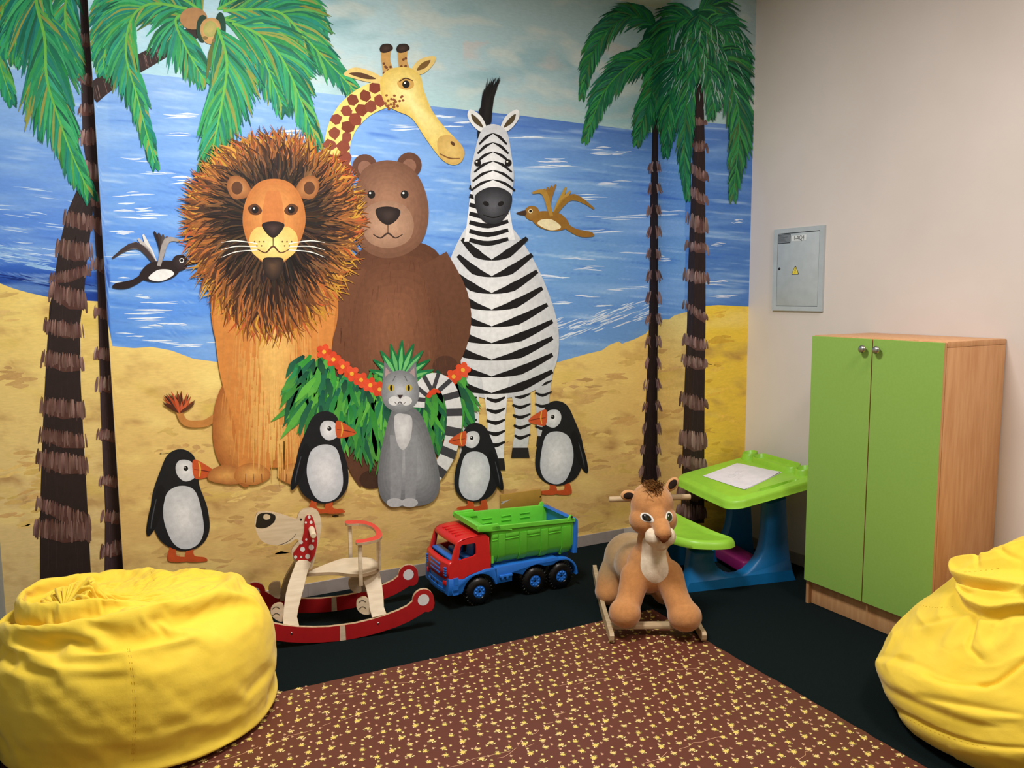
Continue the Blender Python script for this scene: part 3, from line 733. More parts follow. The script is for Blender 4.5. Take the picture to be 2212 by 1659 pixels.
p.soft([(532, 430), (556, 396), (592, 386), (628, 396), (652, 430), (660, 480), (644, 530), (614, 566), (590, 572), (566, 566), (538, 530), (524, 480)], (190, 116, 58), (226, 156, 86), to=(590, 460))
p.shape([(574, 420), (590, 412), (606, 420), (614, 486), (590, 500), (566, 486)], (200, 122, 64))
p.soft([(540, 510), (558, 490), (590, 496), (622, 490), (642, 510), (638, 544), (606, 566), (590, 562), (574, 566), (544, 544)], (232, 190, 104), (246, 220, 140))
p.soft([(566, 484), (590, 478), (614, 484), (606, 502), (590, 514), (574, 502)], (34, 22, 20), (70, 50, 46))
p.line([(590, 512), (590, 532)], 4, (70, 42, 28)); p.line([(556, 538), (574, 546), (590, 532), (606, 546), (626, 538)], 4, (90, 54, 32))
p.soft([(568, 560), (590, 556), (612, 560), (608, 590), (590, 606), (572, 590)], (44, 32, 28), (90, 66, 48))
for sx in (-1, 1):
    p.shape([(590+sx*24, 454), (590+sx*38, 440), (590+sx*54, 448), (590+sx*48, 462), (590+sx*32, 464)], (92, 54, 30)); dot_eye(p, 590+sx*39, 453, 7.5)
    for k in range(3): p.stroke([(590+sx*34, 526+k*7), (590+sx*80, 520+k*12), (590+sx*112, 524+k*16)], 2.2, (240, 236, 226), taper=(.8, 1, .3))
    for k in range(5): p.ell(590+sx*(20+k*5), 522+(k % 2)*9, 1.8, 1.8, (96, 62, 36), n=8)
mbuild(p, 'painted_lion', label='plain maned lion sitting face-on')

# leafy bush with red blossoms
p = Paint(.0128)
rg = random.Random(10)
p.group(.0003)
GB = [(30, 128, 60), (52, 156, 58), (14, 92, 74), (80, 178, 62), (12, 72, 60), (36, 142, 84), (100, 190, 70)]
for i in range(620):
    t = i/620; x = rg.uniform(640, 1000); top = 780+abs(x-660)*.0; y = rg.uniform(770+max(0, 700-x)*-.3, 930)
    yb_ = 850+60*math.sin((x-640)/360*PI)
    y = rg.uniform(762 if x < 720 else 800, yb_+20); a = PI/2+(x-820)/420*-.9+rg.uniform(-.5, .5); l = rg.uniform(34, 92)*(.7+.5*(y-760)/160)
    c = rg.choice(GB); c = mixc(c, (8, 48, 40), .4*(1-t))
    x1, y1 = x+l*.5*math.cos(a), y+l*.5*math.sin(a); a2 = a+rg.uniform(-.3, .3)
    p.stroke([(x, y), (x1, y1), (x1+l*.5*math.cos(a2), y1+l*.55*math.sin(a2))], rg.uniform(9, 18), jit(c, 10), p.gz(), mixc(c, (140, 210, 90), .25), taper=(.4, 1, .05), n=3)
for i in range(9):   # fern tuft behind the cat
    for k in range(2): 
        a = -PI/2+(i-4)*.3; l = 92-abs(i-4)*4+k*-14
        p.stroke([(866, 826), (866+l*.55*math.cos(a), 826+l*.6*math.sin(a)), (866+l*math.cos(a*.98), 826+l*math.sin(a))], 17-k*8, jit((24, 116, 66) if k == 0 else (110, 190, 110), 8), p.gz(), taper=(.5, 1, .1), n=4)
p.z = p.g0+.0004
for i in range(16):
    t = i/15; x = 700+300*t; y = 760+ (92*math.sin(t*PI*.86)); r = 15
    for k in range(5): a = 2*PI*k/5+i; p.ell(x+r*.62*math.cos(a), y+r*.62*math.sin(a), r*.55, r*.48, jit((222, 78, 44), 10), a, n=12)
    p.ell(x, y, 4.5, 4.5, (238, 176, 60), n=10)
mbuild(p, 'painted_bush', label='green leafy bush with red blossoms')

# grey cat with a ringed tail
p = Paint(.0142)
TP = [(930, 1040), (968, 980), (982, 900), (968, 840), (935, 822), (906, 846), (902, 880)]
p.stroke(TP, 34, (222, 222, 222), taper=(.9, 1, .9), n=10)
sp = catmull(TP, 10, False)
for i in range(10):
    (x, y), (dx, dy) = lerp_pt(sp, .06+.92*i/10); (x2, y2), _ = lerp_pt(sp, .06+.92*i/10+.04); q = math.hypot(dx, dy); nx, ny = -dy/q*17, dx/q*17
    p.poly([(x-nx, y-ny), (x+nx, y+ny), (x2+nx, y2+ny), (x2-nx, y2-ny)], (64, 64, 68))
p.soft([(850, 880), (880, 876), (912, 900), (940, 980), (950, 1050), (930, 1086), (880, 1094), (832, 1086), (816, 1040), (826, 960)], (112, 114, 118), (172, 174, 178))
for x in (856, 888): p.stroke([(x, 940), (x, 1020), (x-2, 1080)], 28, (150, 152, 156), taper=(1, .9, .8)); p.ell(x-3, 1086, 18, 10, (190, 190, 192))
p.soft([(852, 900), (872, 894), (890, 904), (886, 950), (870, 972), (856, 950)], (200, 200, 202), (228, 228, 228))
for sx in (-1, 1): p.poly([(864+sx*12, 806), (864+sx*34, 780), (864+sx*38, 828)], (118, 120, 124)); p.poly([(864+sx*18, 808), (864+sx*31, 793), (864+sx*33, 822)], (176, 150, 150))
p.soft([(824, 846), (834, 812), (864, 800), (894, 812), (906, 846), (896, 876), (864, 892), (832, 876)], (128, 130, 134), (188, 190, 194))
p.ell(852, 866, 13, 10, (222, 222, 222)); p.ell(877, 866, 13, 10, (222, 222, 222)); p.poly([(858, 853), (871, 853), (864, 862)], (60, 44, 46))
for sx in (-1, 1): p.ell(864+sx*19, 838, 7, 7.5, (196, 170, 60)); p.ell(864+sx*19, 838, 2.6, 6.5, (20, 18, 18)); p.line([(864+sx*10, 812), (864+sx*16, 824)], 3, (84, 86, 90))
p.line([(852, 868), (858, 873), (864, 868), (870, 873), (877, 868)], 2.2, (80, 70, 72))
mbuild(p, 'painted_cat', label='plain grey cat with a ringed tail')

# four puffins on the sand
def puffin(cx, cy, h, lean, flip, label, z):
    """black and white sea bird, h tall, feet at cy"""
    p = Paint(z); s = h/240.; f = -1 if flip else 1
    def T(pts): return [(cx+f*(x*s)+lean*(-y/240.)*s*40, cy+y*s) for x, y in pts]
    for x in (-18, 20): p.shape(T([(x-6, -26), (x+6, -26), (x+8, -8), (x+30, -4), (x+34, 4), (x-10, 4)]), (198, 84, 38))
    p.shape(T([(-44, -40), (-62, -90), (-58, -140), (-40, -190), (-22, -226), (6, -238), (32, -226), (42, -196), (44, -160), (60, -110), (62, -60), (40, -28), (0, -18)]), (28, 29, 33))
    p.soft(T([(-20, -40), (-36, -90), (-28, -140), (0, -158), (32, -150), (46, -110), (50, -60), (34, -30), (4, -22)]), (200, 204, 210), (236, 236, 238))
    p.shape(T([(-42, -160), (-64, -110), (-74, -60), (-66, -52), (-46, -84), (-30, -140)]), (20, 21, 25))
    p.line(T([(-50, -130), (-60, -90), (-64, -66)]), 3*s, (70, 74, 82))
    p.soft(T([(4, -214), (26, -212), (36, -194), (34, -176), (14, -168), (-2, -180), (-6, -200)]), (206, 208, 212), (238, 238, 240))
    p.shape(T([(32, -214), (56, -206), (80, -186), (58, -176), (34, -176)]), (204, 88, 44)); p.line(T([(34, -194), (56, -191), (78, -186)]), 2.5*s, (120, 44, 28)); p.line(T([(44, -211), (47, -194), (44, -177)]), 4*s, (230, 176, 70))
    q = T([(16, -196)])[0]; p.ell(q[0], q[1], 5*s, 5.5*s, (22, 20, 20)); p.ell(q[0]-1.4*s, q[1]-1.8*s, 1.5*s, 1.5*s, (240, 240, 240), n=8)
    mbuild(p, 'painted_puffin', label=label)
puffin(392, 1208, 240, -.2, False, 'leftmost of the four painted puffins', .0048)
puffin(694, 1104, 218, .1, False, 'puffin below the lion', .0136)
puffin(1030, 1098, 186, .05, True, 'puffin above the toy truck, facing left', .0150)
puffin(1210, 1064, 200, -.1, True, 'rightmost of the four painted puffins', .0048)

# two birds in flight
def bird(cx, cy, s, f, cb, cw, cbelly, cbeak, label):
    p = Paint(.0048)
    def T(pts): return [(cx+f*x*s, cy+y*s) for x, y in pts]
    p.shape(T([(-20, 4), (-60, 30), (-104, 40), (-110, 52), (-70, 52), (-24, 24)]), cb)
    for k in range(7): p.stroke(T([(0, -6), (-16-k*6, -40-k*3), (-34-k*13, -84+k*10)]), 15*s, jit(mixc(cw, cb, k/7), 6), taper=(.6, 1, .3))
    p.soft(T([(-44, 20), (-20, -10), (20, -18), (52, -14), (62, 2), (44, 24), (10, 36), (-24, 34)]), cb, cb)
    p.soft(T([(-20, 24), (4, 6), (34, 6), (44, 18), (14, 34), (-10, 33)]), cbelly, cbelly)
    p.soft(T([(40, -8), (46, -28), (66, -32), (80, -20), (78, -2), (60, 8)]), cb, mixc(cb, (255, 255, 255), .08))
    p.shape(T([(78, -20), (104, -12), (78, -6)]), cbeak)
    for k in range(7): p.stroke(T([(6, -4), (14+k*2, -44-k*4), (-6+k*11, -92+k*4)]), 15*s, jit(mixc(cb, cw, k/9), 6), taper=(.6, 1, .3))
    q = T([(64, -18)])[0]; p.ell(q[0], q[1], 6*s, 6*s, cbelly); p.ell(q[0], q[1], 4*s, 4*s, (16, 14, 14))
    mbuild(p, 'painted_bird', label=label)
bird(338, 578, .85, 1, (40, 28, 28), (226, 222, 220), (236, 234, 232), (70, 60, 56), 'black and white bird flying right')
bird(1196, 470, .78, -1, (150, 106, 40), (186, 146, 60), (236, 222, 178), (70, 50, 36), 'golden brown bird flying left')
# ------------------------------------------------------------------ furniture and fittings
M['green_door'] = mat('green_laminate', (140, 178, 84), .42, (136, 174, 80), 90, spec=.35)
M['beech'] = mat('beech_laminate', (214, 164, 116), .45, (200, 146, 98), 9, (6, 6, .55), bscale=0, spec=.3, detail=4)
M['dark_gap'] = mat('shadow_gap', (60, 42, 30), .8)
M['nickel'] = mat('brushed_nickel', (186, 182, 172), .28, metal=1)
M['grey_metal'] = mat('grey_enamel', (182, 191, 195), .45, spec=.4)
M['black'] = mat('black_paint', (24, 24, 25), .45)
M['label'] = mat('label_paper', (226, 230, 230), .7)
M['plate'] = mat('printed_plate', (128, 134, 138), .5)
M['sign_yellow'] = mat('warning_yellow', (236, 214, 70), .5)
M['paper'] = mat('drawing_paper', (232, 228, 232), .8)
M['pencil'] = mat('pencil_grey', (196, 194, 200), .8)
M['lime'] = mat('lime_plastic', (152, 210, 62), .38, spec=.45)
M['teal'] = mat('blue_plastic', (14, 104, 162), .42, spec=.4)
M['magenta'] = mat('magenta_plastic', (128, 24, 92), .45)
M['ochre'] = mat('ochre_cover', (178, 138, 54), .6)

# cabinet against the right wall
CX0, CX1, CY0, CY1, CZ = 3.129, 3.533, 2.062, 2.742, 1.342
cab = empty('storage_cabinet', ((CX0+CX1)/2, (CY0+CY1)/2, 0), 0, 'two-door green cabinet with beech sides standing against the right wall', 'cabinet')
def at_root(root, o):
    """world-built mesh -> child of root, keeping its place"""
    mi = rootmat(root).inverted()
    for v in o.data.vertices: v.co = mi @ v.co
    o.parent = root; return o
def wbox(name, x0, x1, y0, y1, z0, z1, m, root, bev=.001):
    bm = bmesh.new(); box(bm, ((x0+x1)/2, (y0+y1)/2, (z0+z1)/2), (x1-x0, y1-y0, z1-z0), bev, 2)
    return at_root(root, bm_obj(name, bm, m))
for y in (CY0, CY1-.018): wbox('side_panel', CX0, CX1, y, y+.018, 0, CZ-.0245, M['beech'], cab)
wbox('top_panel', CX0, CX1, CY0, CY1, CZ-.0235, CZ, M['beech'], cab)
wbox('bottom_panel', CX0, CX1, CY0+.018, CY1-.018, .125, .143, M['beech'], cab)
wbox('back_panel', CX1-.006, CX1-.001, CY0+.018, CY1-.018, .143, CZ-.0245, M['beech'], cab)
wbox('plinth', CX0+.022, CX0+.038, CY0+.018, CY1-.018, 0, .12, M['beech'], cab)
YM = 2.404
for (y0, y1, ky) in ((CY0+.001, YM-.0025, YM-.036), (YM+.0025, CY1-.001, YM+.036)):
    bm = bmesh.new(); box(bm, (3.1195, (y0+y1)/2, (.123+CZ-.003)/2), (.0165, y1-y0, CZ-.003-.123), .001, 1)
    for f in bm.faces:
        if abs(f.normal.x) < .5: f.material_index = 1
    d = at_root(cab, bm_obj('door', bm, [M['green_door'], M['beech']], smooth=False))
    bm = bmesh.new(); Tm = Matrix.Translation((3.1115, ky, 1.292)) @ Matrix.Rotation(-PI/2, 4, 'Y')
    lathe(bm, [(.0001, 0), (.0075, 0), (.0062, .004), (.0062, .012), (.013, .014), (.0180, .018), (.0188, .022), (.0165, .028), (.010, .032), (.0001, .0335)], 24, Tm)
    k = at_root(cab, bm_obj('knob', bm, M['nickel'])); k.parent = d

# electrical box on the right wall
BY1, BY0, BZ0, BZ1 = 3.404, 3.047, 1.445, 1.904
eb = empty('electrical_box', (XR, (BY0+BY1)/2, BZ0), 0, 'grey electrical panel with yellow warning triangle on the right wall', 'electrical box')
def eb_pt(u, v, d): return Vector((XR-d, BY1-(BY1-BY0)*u, BZ0+(BZ1-BZ0)*v))
def eb_box(name, u0, u1, v0, v1, d0, d1, m, parent=None, bev=.0015):
    a, b = eb_pt(u0, v0, d0), eb_pt(u1, v1, d1)
    o = wbox(name, min(a.x, b.x), max(a.x, b.x), min(a.y, b.y), max(a.y, b.y), min(a.z, b.z), max(a.z, b.z), m, eb, bev)
    if parent: o.parent = parent
    return o
bm = bmesh.new()
for (u0, u1, v0, v1) in ((0, .085, 0, 1), (.915, 1, 0, 1), (.085, .915, .945, 1), (.085, .915, 0, .055)):
    a, b = eb_pt(u0, v0, 0), eb_pt(u1, v1, .014); box(bm, (a+b)/2, (abs(a.x-b.x), abs(a.y-b.y), abs(a.z-b.z)), 0)
at_root(eb, bm_obj('frame', bm, M['grey_metal'], smooth=False))
eb_box('gap_backing', .08, .92, .05, .95, .001, .006, M['black'])
edoor = eb_box('door', .091, .908, .061, .936, .006, .0125, M['grey_metal'])
eb_box('rating_plate', .097, .345, .822, .930, .0124, .0134, M['black'], edoor, 0)
bm = bmesh.new()
a, b = eb_pt(.104, .829, .0133), eb_pt(.338, .924, .0138); box(bm, (a+b)/2, (abs(a.x-b.x), abs(a.y-b.y), abs(a.z-b.z)))
o = at_root(eb, bm_obj('rating_plate', bm, M['plate'], smooth=False)); o.parent = edoor
bm = bmesh.new(); rr = random.Random(1)
for k in range(7):
    a, b = eb_pt(.115, .908-k*.011, .0138), eb_pt(.20+rr.random()*.11, .911-k*.011, .0141); box(bm, (a+b)/2, (abs(a.x-b.x)+.0001, abs(a.y-b.y), abs(a.z-b.z)))
o = at_root(eb, bm_obj('printed_lines', bm, M['black'], smooth=False)); o.parent = edoor
eb_box('name_label', .375, .655, .842, .908, .0124, .0132, M['label'], edoor, 0)
def wall_text(s, size, origin, mm, parent, root, sx=1.0):
    c = bpy.data.curves.new('lettering', 'FONT'); c.body = s; c.size = size; c.align_x = 'CENTER'; c.align_y = 'CENTER'; c.extrude = .0002
    t = bpy.data.objects.new('lettering', c); COL.objects.link(t)
    dg = bpy.context.evaluated_depsgraph_get(); me = bpy.data.meshes.new_from_object(t.evaluated_get(dg)); bpy.data.objects.remove(t)
    Mx = Matrix(((0, 0, -1, origin.x), (-sx, 0, 0, origin.y), (0, 1, 0, origin.z), (0, 0, 0, 1)))
    for v in me.vertices: v.co = Mx @ v.co
    o = me_obj('lettering', me, mm); at_root(root, o); o.parent = parent; return o
wall_text('1-AQ4', .036, eb_pt(.515, .874, .0134), M['black'], edoor, eb, .74)
def tri(c, w, h, d, ext, m, name):
    bm = bmesh.new(); P = []
    for k, (yy, zz) in enumerate(((0, h*.5), (-w/2, -h*.5), (w/2, -h*.5))):
        n = 5
        for j in range(n):
            a = (PI/2, PI*7/6, PI*11/6)[k]-PI/3+2*PI/3*j/(n-1); P.append(Vector((c.x, c.y-(yy+.004*math.cos(a)), c.z+zz+.004*math.sin(a))))
    slab(bm, P, Vector((-ext, 0, 0))); o = at_root(eb, bm_obj(name, bm, m, smooth=False)); o.parent = edoor; return o
tri(eb_pt(.462, .49, .0124), .043, .040, 0, .0006, M['black'], 'warning_sign')
tri(eb_pt(.462, .487, .0129), .033, .031, 0, .0005, M['sign_yellow'], 'warning_sign')
bm = bmesh.new(); c0 = eb_pt(.462, .487, .0134)
slab(bm, [Vector((c0.x, c0.y-y, c0.z+z)) for y, z in ((.001, .013), (-.005, .000), (-.001, .000), (-.002, -.011), (-.004, -.009), (.000, -.017), (.003, -.008), (.001, -.009), (.004, .004), (.000, .003), (.004, .013))], Vector((-.0004, 0, 0)))
o = at_root(eb, bm_obj('lightning_bolt', bm, M['black'], smooth=False)); o.parent = edoor
bm = bmesh.new(); lathe(bm, [(.0001, .003), (.006, .003), (.0075, .002), (.0085, 0), (.0085, -.003)], 20, Matrix.Translation(eb_pt(.135, .515, .0125)) @ Matrix.Rotation(-PI/2, 4, 'Y'))
o = at_root(eb, bm_obj('lock', bm, M['black'])); o.parent = edoor

# ochre blanking plate screwed to the painted wall
a, b = onplane(1078.5, 1067.5, Vector((0, YB, 0)), Vector((0, -1, 0))), onplane(1166, 1056, Vector((0, YB, 0)), Vector((0, -1, 0)))
cp = empty('cover_plate', ((a.x+b.x)/2, YB, a.z-.1), 0, 'ochre blanking plate with two screws, low on the wall behind the truck', 'cover plate')
bm = bmesh.new(); box(bm, (0, -.014, .05), (b.x-a.x, .008, .1), .001, 2); bm_obj('plate', bm, M['ochre'], cp)
for sx in (-1, 1):
    bm = bmesh.new(); lathe(bm, [(.0001, .0015), (.003, .001), (.0042, 0), (.0042, -.002)], 16, Matrix.Translation((sx*((b.x-a.x)/2-.007), -.018, .055)) @ Matrix.Rotation(PI/2, 4, 'X'))
    bm_obj('screw', bm, M['black'], cp)
bm = bmesh.new(); w2 = (b.x-a.x)/2
slab(bm, [Vector((x, -.0181, z)) for x, z in ((-w2+.003, .060), (-w2+.03, .0615), (-w2+.065, .066), (-w2+.03, .052), (-w2+.003, .042))], Vector((0, -.0003, 0)))
bm_obj('bare_patch', bm, M['grout'], cp, smooth=False)['label'] = 'bare pale patch where paint has peeled'

# ------------------------------------------------------------------ activity desk
desk = empty('activity_desk', (2.692, 3.152, 0), math.atan2(-.217, .976), "child's green and blue plastic desk with built-in bench in the corner", 'desk')
DM = rootmat(desk); DI = DM.inverted()
def dtrace(pts, y, ox=1440, oy=1040, s=6.6375):
    n = DM.to_3x3() @ Vector((0, 1, 0)); p0 = DM @ Vector((0, y, 0))
    return [DI @ onplane(ox+q[0]/s, oy+q[1]/s, p0, n) for q in pts]
PO = [(245, 1575), (290, 1600), (400, 1606), (700, 1590), (1000, 1560), (1300, 1520), (1500, 1490), (1700, 1440), (1820, 1395), (1800, 1250), (1778, 1100), (1762, 900), (1745, 600), (1728, 230), (1500, 290), (1455, 320), (1447, 500), (1436, 720), (1420, 860), (1385, 1000), (1330, 1110), (1240, 1215), (1150, 1290), (1060, 1330), (950, 1346), (860, 1320), (780, 1265), (730, 1210), (700, 1160), (690, 1100), (690, 1010), (480, 1000), (372, 1010), (345, 1150), (320, 1300), (285, 1440)]
P2 = dtrace(PO, 0)
P2 = [Vector((max(0, p.x) if p.z > .05 else p.x, 0, max(0, p.z))) for p in P2]
def panel_mesh(y0, y1, flare):
    """hollow moulded side: splayed foot, rolled inner edge"""
    bm = bmesh.new(); n = len(P2); lay = []
    cx = sum(p.x for p in P2)/n; cz = sum(p.z for p in P2)/n
    for t, inset in ((0, .012), (.12, .003), (.3, 0), (.8, 0), (1, .006)):
        y = y0+(y1-y0)*t; row = []
        for i, p in enumerate(P2):
            a = P2[i-1]; b = P2[(i+1) % n]; tx, tz = b.x-a.x, b.z-a.z; q = math.hypot(tx, tz) or 1
            nx, nz_ = -tz/q, tx/q
            k = 0 if p.z < .004 else inset
            row.append(bm.verts.new((p.x+nx*k, y+flare*(1-min(1, p.z/.2))*.02, max(0, p.z+nz_*k))))
        lay.append(row)
    for r1, r2 in zip(lay, lay[1:]):
        for i in range(n): bm.faces.new((r1[i], r1[(i+1) % n], r2[(i+1) % n], r2[i]))
    tr = tessellate_polygon([[v.co for v in lay[2]]])
    for t in tr:
        for l, rev in ((lay[0], 0), (lay[-1], 1)):
            try: bm.faces.new([l[i] for i in (t[::-1] if rev else t)])
            except ValueError: pass
    return bm
bm_obj('side_frame', panel_mesh(0, .075, -1), M['teal'], desk, angle=50)
bm_obj('side_frame', panel_mesh(.43, .355, 1), M['teal'], desk, angle=50)
# sloping top with cups, tray and pencil groove, as one moulded sheet
U0, U1, V0, V1 = .205, .735, -.11, .53
def top_z(u): return .497+.19*(u-.22)
def wl(px, z): return DI @ onplane(px[0], px[1], Vector((0, 0, z)), Vector((0, 0, 1)))
cup1 = (.662, .462); cup2 = (.690, -.015); tr0, tr1 = (.672, .365), (.688, .085); sl0, sl1 = (.40, -.068), (.60, -.066)
def segd(u, v, a, b):
    dx, dy = b[0]-a[0], b[1]-a[1]; t = max(0, min(1, ((u-a[0])*dx+(v-a[1])*dy)/(dx*dx+dy*dy))); return math.hypot(u-a[0]-t*dx, v-a[1]-t*dy)
def sst(a, b, x): t = max(0, min(1, (x-a)/(b-a))); return t*t*(3-2*t)
def top_h(u, v):
    z = top_z(u)
    d = segd(u, v, sl0, sl1); z -= .024*sst(.0165, .0115, d)
    return z
bm = bmesh.new(); NN = 150; rows = []
uc, vc, hu, hv, cr = (U0+U1)/2, (V0+V1)/2, (U1-U0)/2, (V1-V0)/2, .085
def rrect(th):
    """rounded rectangle boundary in direction th"""
    c, s = math.cos(th), math.sin(th); lo, hi = 0, 2
    for _ in range(30):
        m_ = (lo+hi)/2; x, y = abs(m_*c), abs(m_*s)
        dx, dy = max(0, x-(hu-cr)), max(0, y-(hv-cr)); inside = x <= hu and y <= hv and dx*dx+dy*dy <= cr*cr
        lo, hi = (m_, hi) if inside else (lo, m_)
    return lo
ths = [2*PI*k/220 for k in range(220)]; Rb = [rrect(t) for t in ths]
rads = [0]+[i/70 for i in range(1, 71)]
for r in rads:
    if r == 0: rows.append([bm.verts.new((uc, vc, top_h(uc, vc)))]); continue
    rows.append([bm.verts.new((uc+r*R*math.cos(t), vc+r*R*math.sin(t), top_h(uc+r*R*math.cos(t), vc+r*R*math.sin(t))-.010*sst(.90, 1.0, r))) for t, R in zip(ths, Rb)])
for k, (o_, dz) in enumerate(((.004, -.014), (.008, -.026), (.010, -.042), (.014, -.050), (.011, -.053), (.004, -.048))):
    rows.append([bm.verts.new((uc+(R+o_)*math.cos(t), vc+(R+o_)*math.sin(t), top_z(uc+R*math.cos(t))+dz)) for t, R in zip(ths, Rb)])
rows.append([bm.verts.new((uc+(R-.02)*math.cos(t), vc+(R-.02)*math.sin(t), top_z(uc+R*math.cos(t))-.03)) for t, R in zip(ths, Rb)])
rows.append([bm.verts.new((uc, vc, top_z(uc)-.03))])
for a, b in zip(rows, rows[1:]):
    n = len(ths)
    for k in range(n):
        k2 = (k+1) % n
        if len(a) == 1: bm.faces.new((a[0], b[k], b[k2]))
        elif len(b) == 1: bm.faces.new((a[k], b[0], a[k2]))
        else: bm.faces.new((a[k], b[k], b[k2], a[k2]))
bm_obj('desk_top', bm, M['lime'], desk, angle=60)
def on_top(rows_, shape, name, m=M['lime'], n=48):
    bm = bmesh.new(); R_s = []
    for d, h in rows_: R_s.append([bm.verts.new((p[0], p[1], top_z(p[0])+h)) for p in shape(d)])
    for a, b in zip(R_s, R_s[1:]):
        k_ = len(a)
        for k in range(k_): bm.faces.new((a[k], a[(k+1) % k_], b[(k+1) % k_], b[k]))
    bm.faces.new(R_s[-1]); return bm_obj(name, bm, m, desk, angle=50)
for c_ in (cup1, cup2): on_top([(.054, -.012), (.050, .002), (.044, .022), (.0415, .030), (.039, .032), (.0365, .030), (.034, .004), (.031, .001)], lambda d: [(c_[0]+d*math.cos(2*PI*k/40), c_[1]+d*math.sin(2*PI*k/40)) for k in range(40)], 'cup_holder')
def stad(d): 
    a0 = math.atan2(tr1[1]-tr0[1], tr1[0]-tr0[0])
    return [(tr1[0]+d*math.cos(a0-PI/2+PI*k/16), tr1[1]+d*math.sin(a0-PI/2+PI*k/16)) for k in range(17)]+[(tr0[0]+d*math.cos(a0+PI/2+PI*k/16), tr0[1]+d*math.sin(a0+PI/2+PI*k/16)) for k in range(17)]
on_top([(.056, -.012), (.051, .002), (.045, .018), (.0425, .025), (.040, .027), (.0375, .025), (.035, .004), (.032, .001)], stad, 'pencil_tray')
bm = bmesh.new(); box(bm, ((tr0[0]+tr1[0])/2-.012, (tr0[1]+tr1[1])/2, top_z(.668)+.002), (.012, .2, .003), 0, 1, Matrix.Rotation(math.atan2(-.016, .28)*-1, 3, 'Z')); bm_obj('tray_slot', bm, M['black'], desk)
# bench
bm = bmesh.new(); st = catmull([(.205, -.125), (.215, -.10), (.19, .0), (.17, .18), (.16, .34), (.155, .50), (.148, .535), (.11, .54), (.02, .47), (-.055, .34), (-.085, .20), (-.075, .05), (-.02, -.07), (.06, -.125), (.15, -.145)], 6)
n = len(st); cx, cy = .06, .2; rws = []
for f, z in ((.0, .288), (.5, .289), (.8, .292), (.9, .300), (.965, .302), (1.0, .294), (1.02, .280), (1.03, .262), (1.015, .259), (.97, .27), (.0, .272)):
    rws.append([bm.verts.new((cx+(p[0]-cx)*f, cy+(p[1]-cy)*f, z)) for p in st] if f else [bm.verts.new((cx, cy, z))])
for a, b in zip(rws, rws[1:]):
    for k in range(n):
        k2 = (k+1) % n
        if len(a) == 1: bm.faces.new((a[0], b[k], b[k2]))
        elif len(b) == 1: bm.faces.new((a[k], b[0], a[k2]))
        else: bm.faces.new((a[k], b[k], b[k2], a[k2]))
bm_obj('bench', bm, M['lime'], desk, angle=60)
bm = bmesh.new(); box(bm, (.45, .215, .065), (.13, .30, .075), .014, 3); bm_obj('foot_rest', bm, M['magenta'], desk)

# drawing paper lying on the desk
sheet = empty('drawing_paper', DM @ Vector((.45, .23, top_z(.45)+.003)), desk.rotation_euler.z, 'white paper with faint pencil scribbles lying on the green desk top', 'paper')
SI = rootmat(sheet).inverted()
crn = []
for q in ((540, 465), (1050, 275), (1700, 415), (1160, 672)):
    z = .52
    for _ in range(12):
        w_ = DI @ onplane(1440+q[0]/6.9125, 960+q[1]/6.9125, Vector((0, 0, z)), Vector((0, 0, 1))); z = top_z(w_.x)+.004
    crn.append(w_)
V = []; F = []; nn = 24
for layer in (0, 1):
    for i in range(nn+1):
        for j in range(nn+1):
            a, b = i/nn, j/nn; p = crn[0].lerp(crn[1], a).lerp(crn[3].lerp(crn[2], a), b)
            if layer: p = p + (p-(crn[0]+crn[2])/2)*-.03 + Vector((.012, -.006, 0))
            z = top_z(p.x) + (.0022 if not layer else .0010) + (.014*max(0, (a+b-1.55))**1.3 if not layer else 0) + (.004*max(0, b-a-.6) if not layer else 0)
            V.append(SI @ (DM @ Vector((p.x, p.y, z))))
b0 = (nn+1)**2
for L_ in (0, 1):
    for i in range(nn):
        for j in range(nn): a = L_*b0+i*(nn+1)+j; F.append((a, a+1, a+nn+2, a+nn+1))
mesh_obj('sheet', V, F, M['paper'], sheet, True)
def on_paper(a, b): p = crn[0].lerp(crn[1], a).lerp(crn[3].lerp(crn[2], a), b); return SI @ (DM @ Vector((p.x, p.y, top_z(p.x)+.0026)))
for cxy, r, turns in (((.36, .40), .08, 1.6), ((.47, .41), .06, 1.7), ((.60, .36), .07, 1.3)):
    bm = bmesh.new(); ring_tube(bm, [on_paper(cxy[0]+r*math.cos(t)*(1+.2*math.sin(3*t)), cxy[1]+r*.8*math.sin(t)) for t in [turns*2*PI*k/30 for k in range(31)]], .0005, 5); bm_obj('pencil_scribble', bm, M['pencil'], sheet)
bm = bmesh.new(); ring_tube(bm, [on_paper(.3+.2*t, .58-.03*t+.01*math.sin(9*t)) for t in [k/20 for k in range(21)]], .0005, 5)
bm_obj('pencil_scribble', bm, M['pencil'], sheet)

# ------------------------------------------------------------------ patterned mat
M['mat'] = attr_mat('mat_vinyl', .42, 0, 0, .05, spec=.35, nscale=6)
mt = empty('floor_mat', (1.05, 1.9, 0), 0, 'brown vinyl floor mat scattered with small yellow flowers', 'mat')
ZM = .0022; V = []; F = []; Cc = []; rr = random.Random(21)
FR = [(2.401, 3.038), (2.378, 2.4), (2.372, 2.091), (2.353, 1.573), (2.34, .9), (2.33, -.6), (-.30, -.6), (-.32, 3.115), (.552, 3.084), (1.2, 3.066), (1.8, 3.048)]
edge = []
for i in range(len(FR)):
    a, b = FR[i], FR[(i+1) % len(FR)]; n = max(2, int(math.hypot(a[0]-b[0], a[1]-b[1])/.04))
    for k in range(n):
        t = k/n; j = 0 if k == 0 else .0025
        edge.append((a[0]+(b[0]-a[0])*t+rr.uniform(-j, j), a[1]+(b[1]-a[1])*t+rr.uniform(-j, j)))
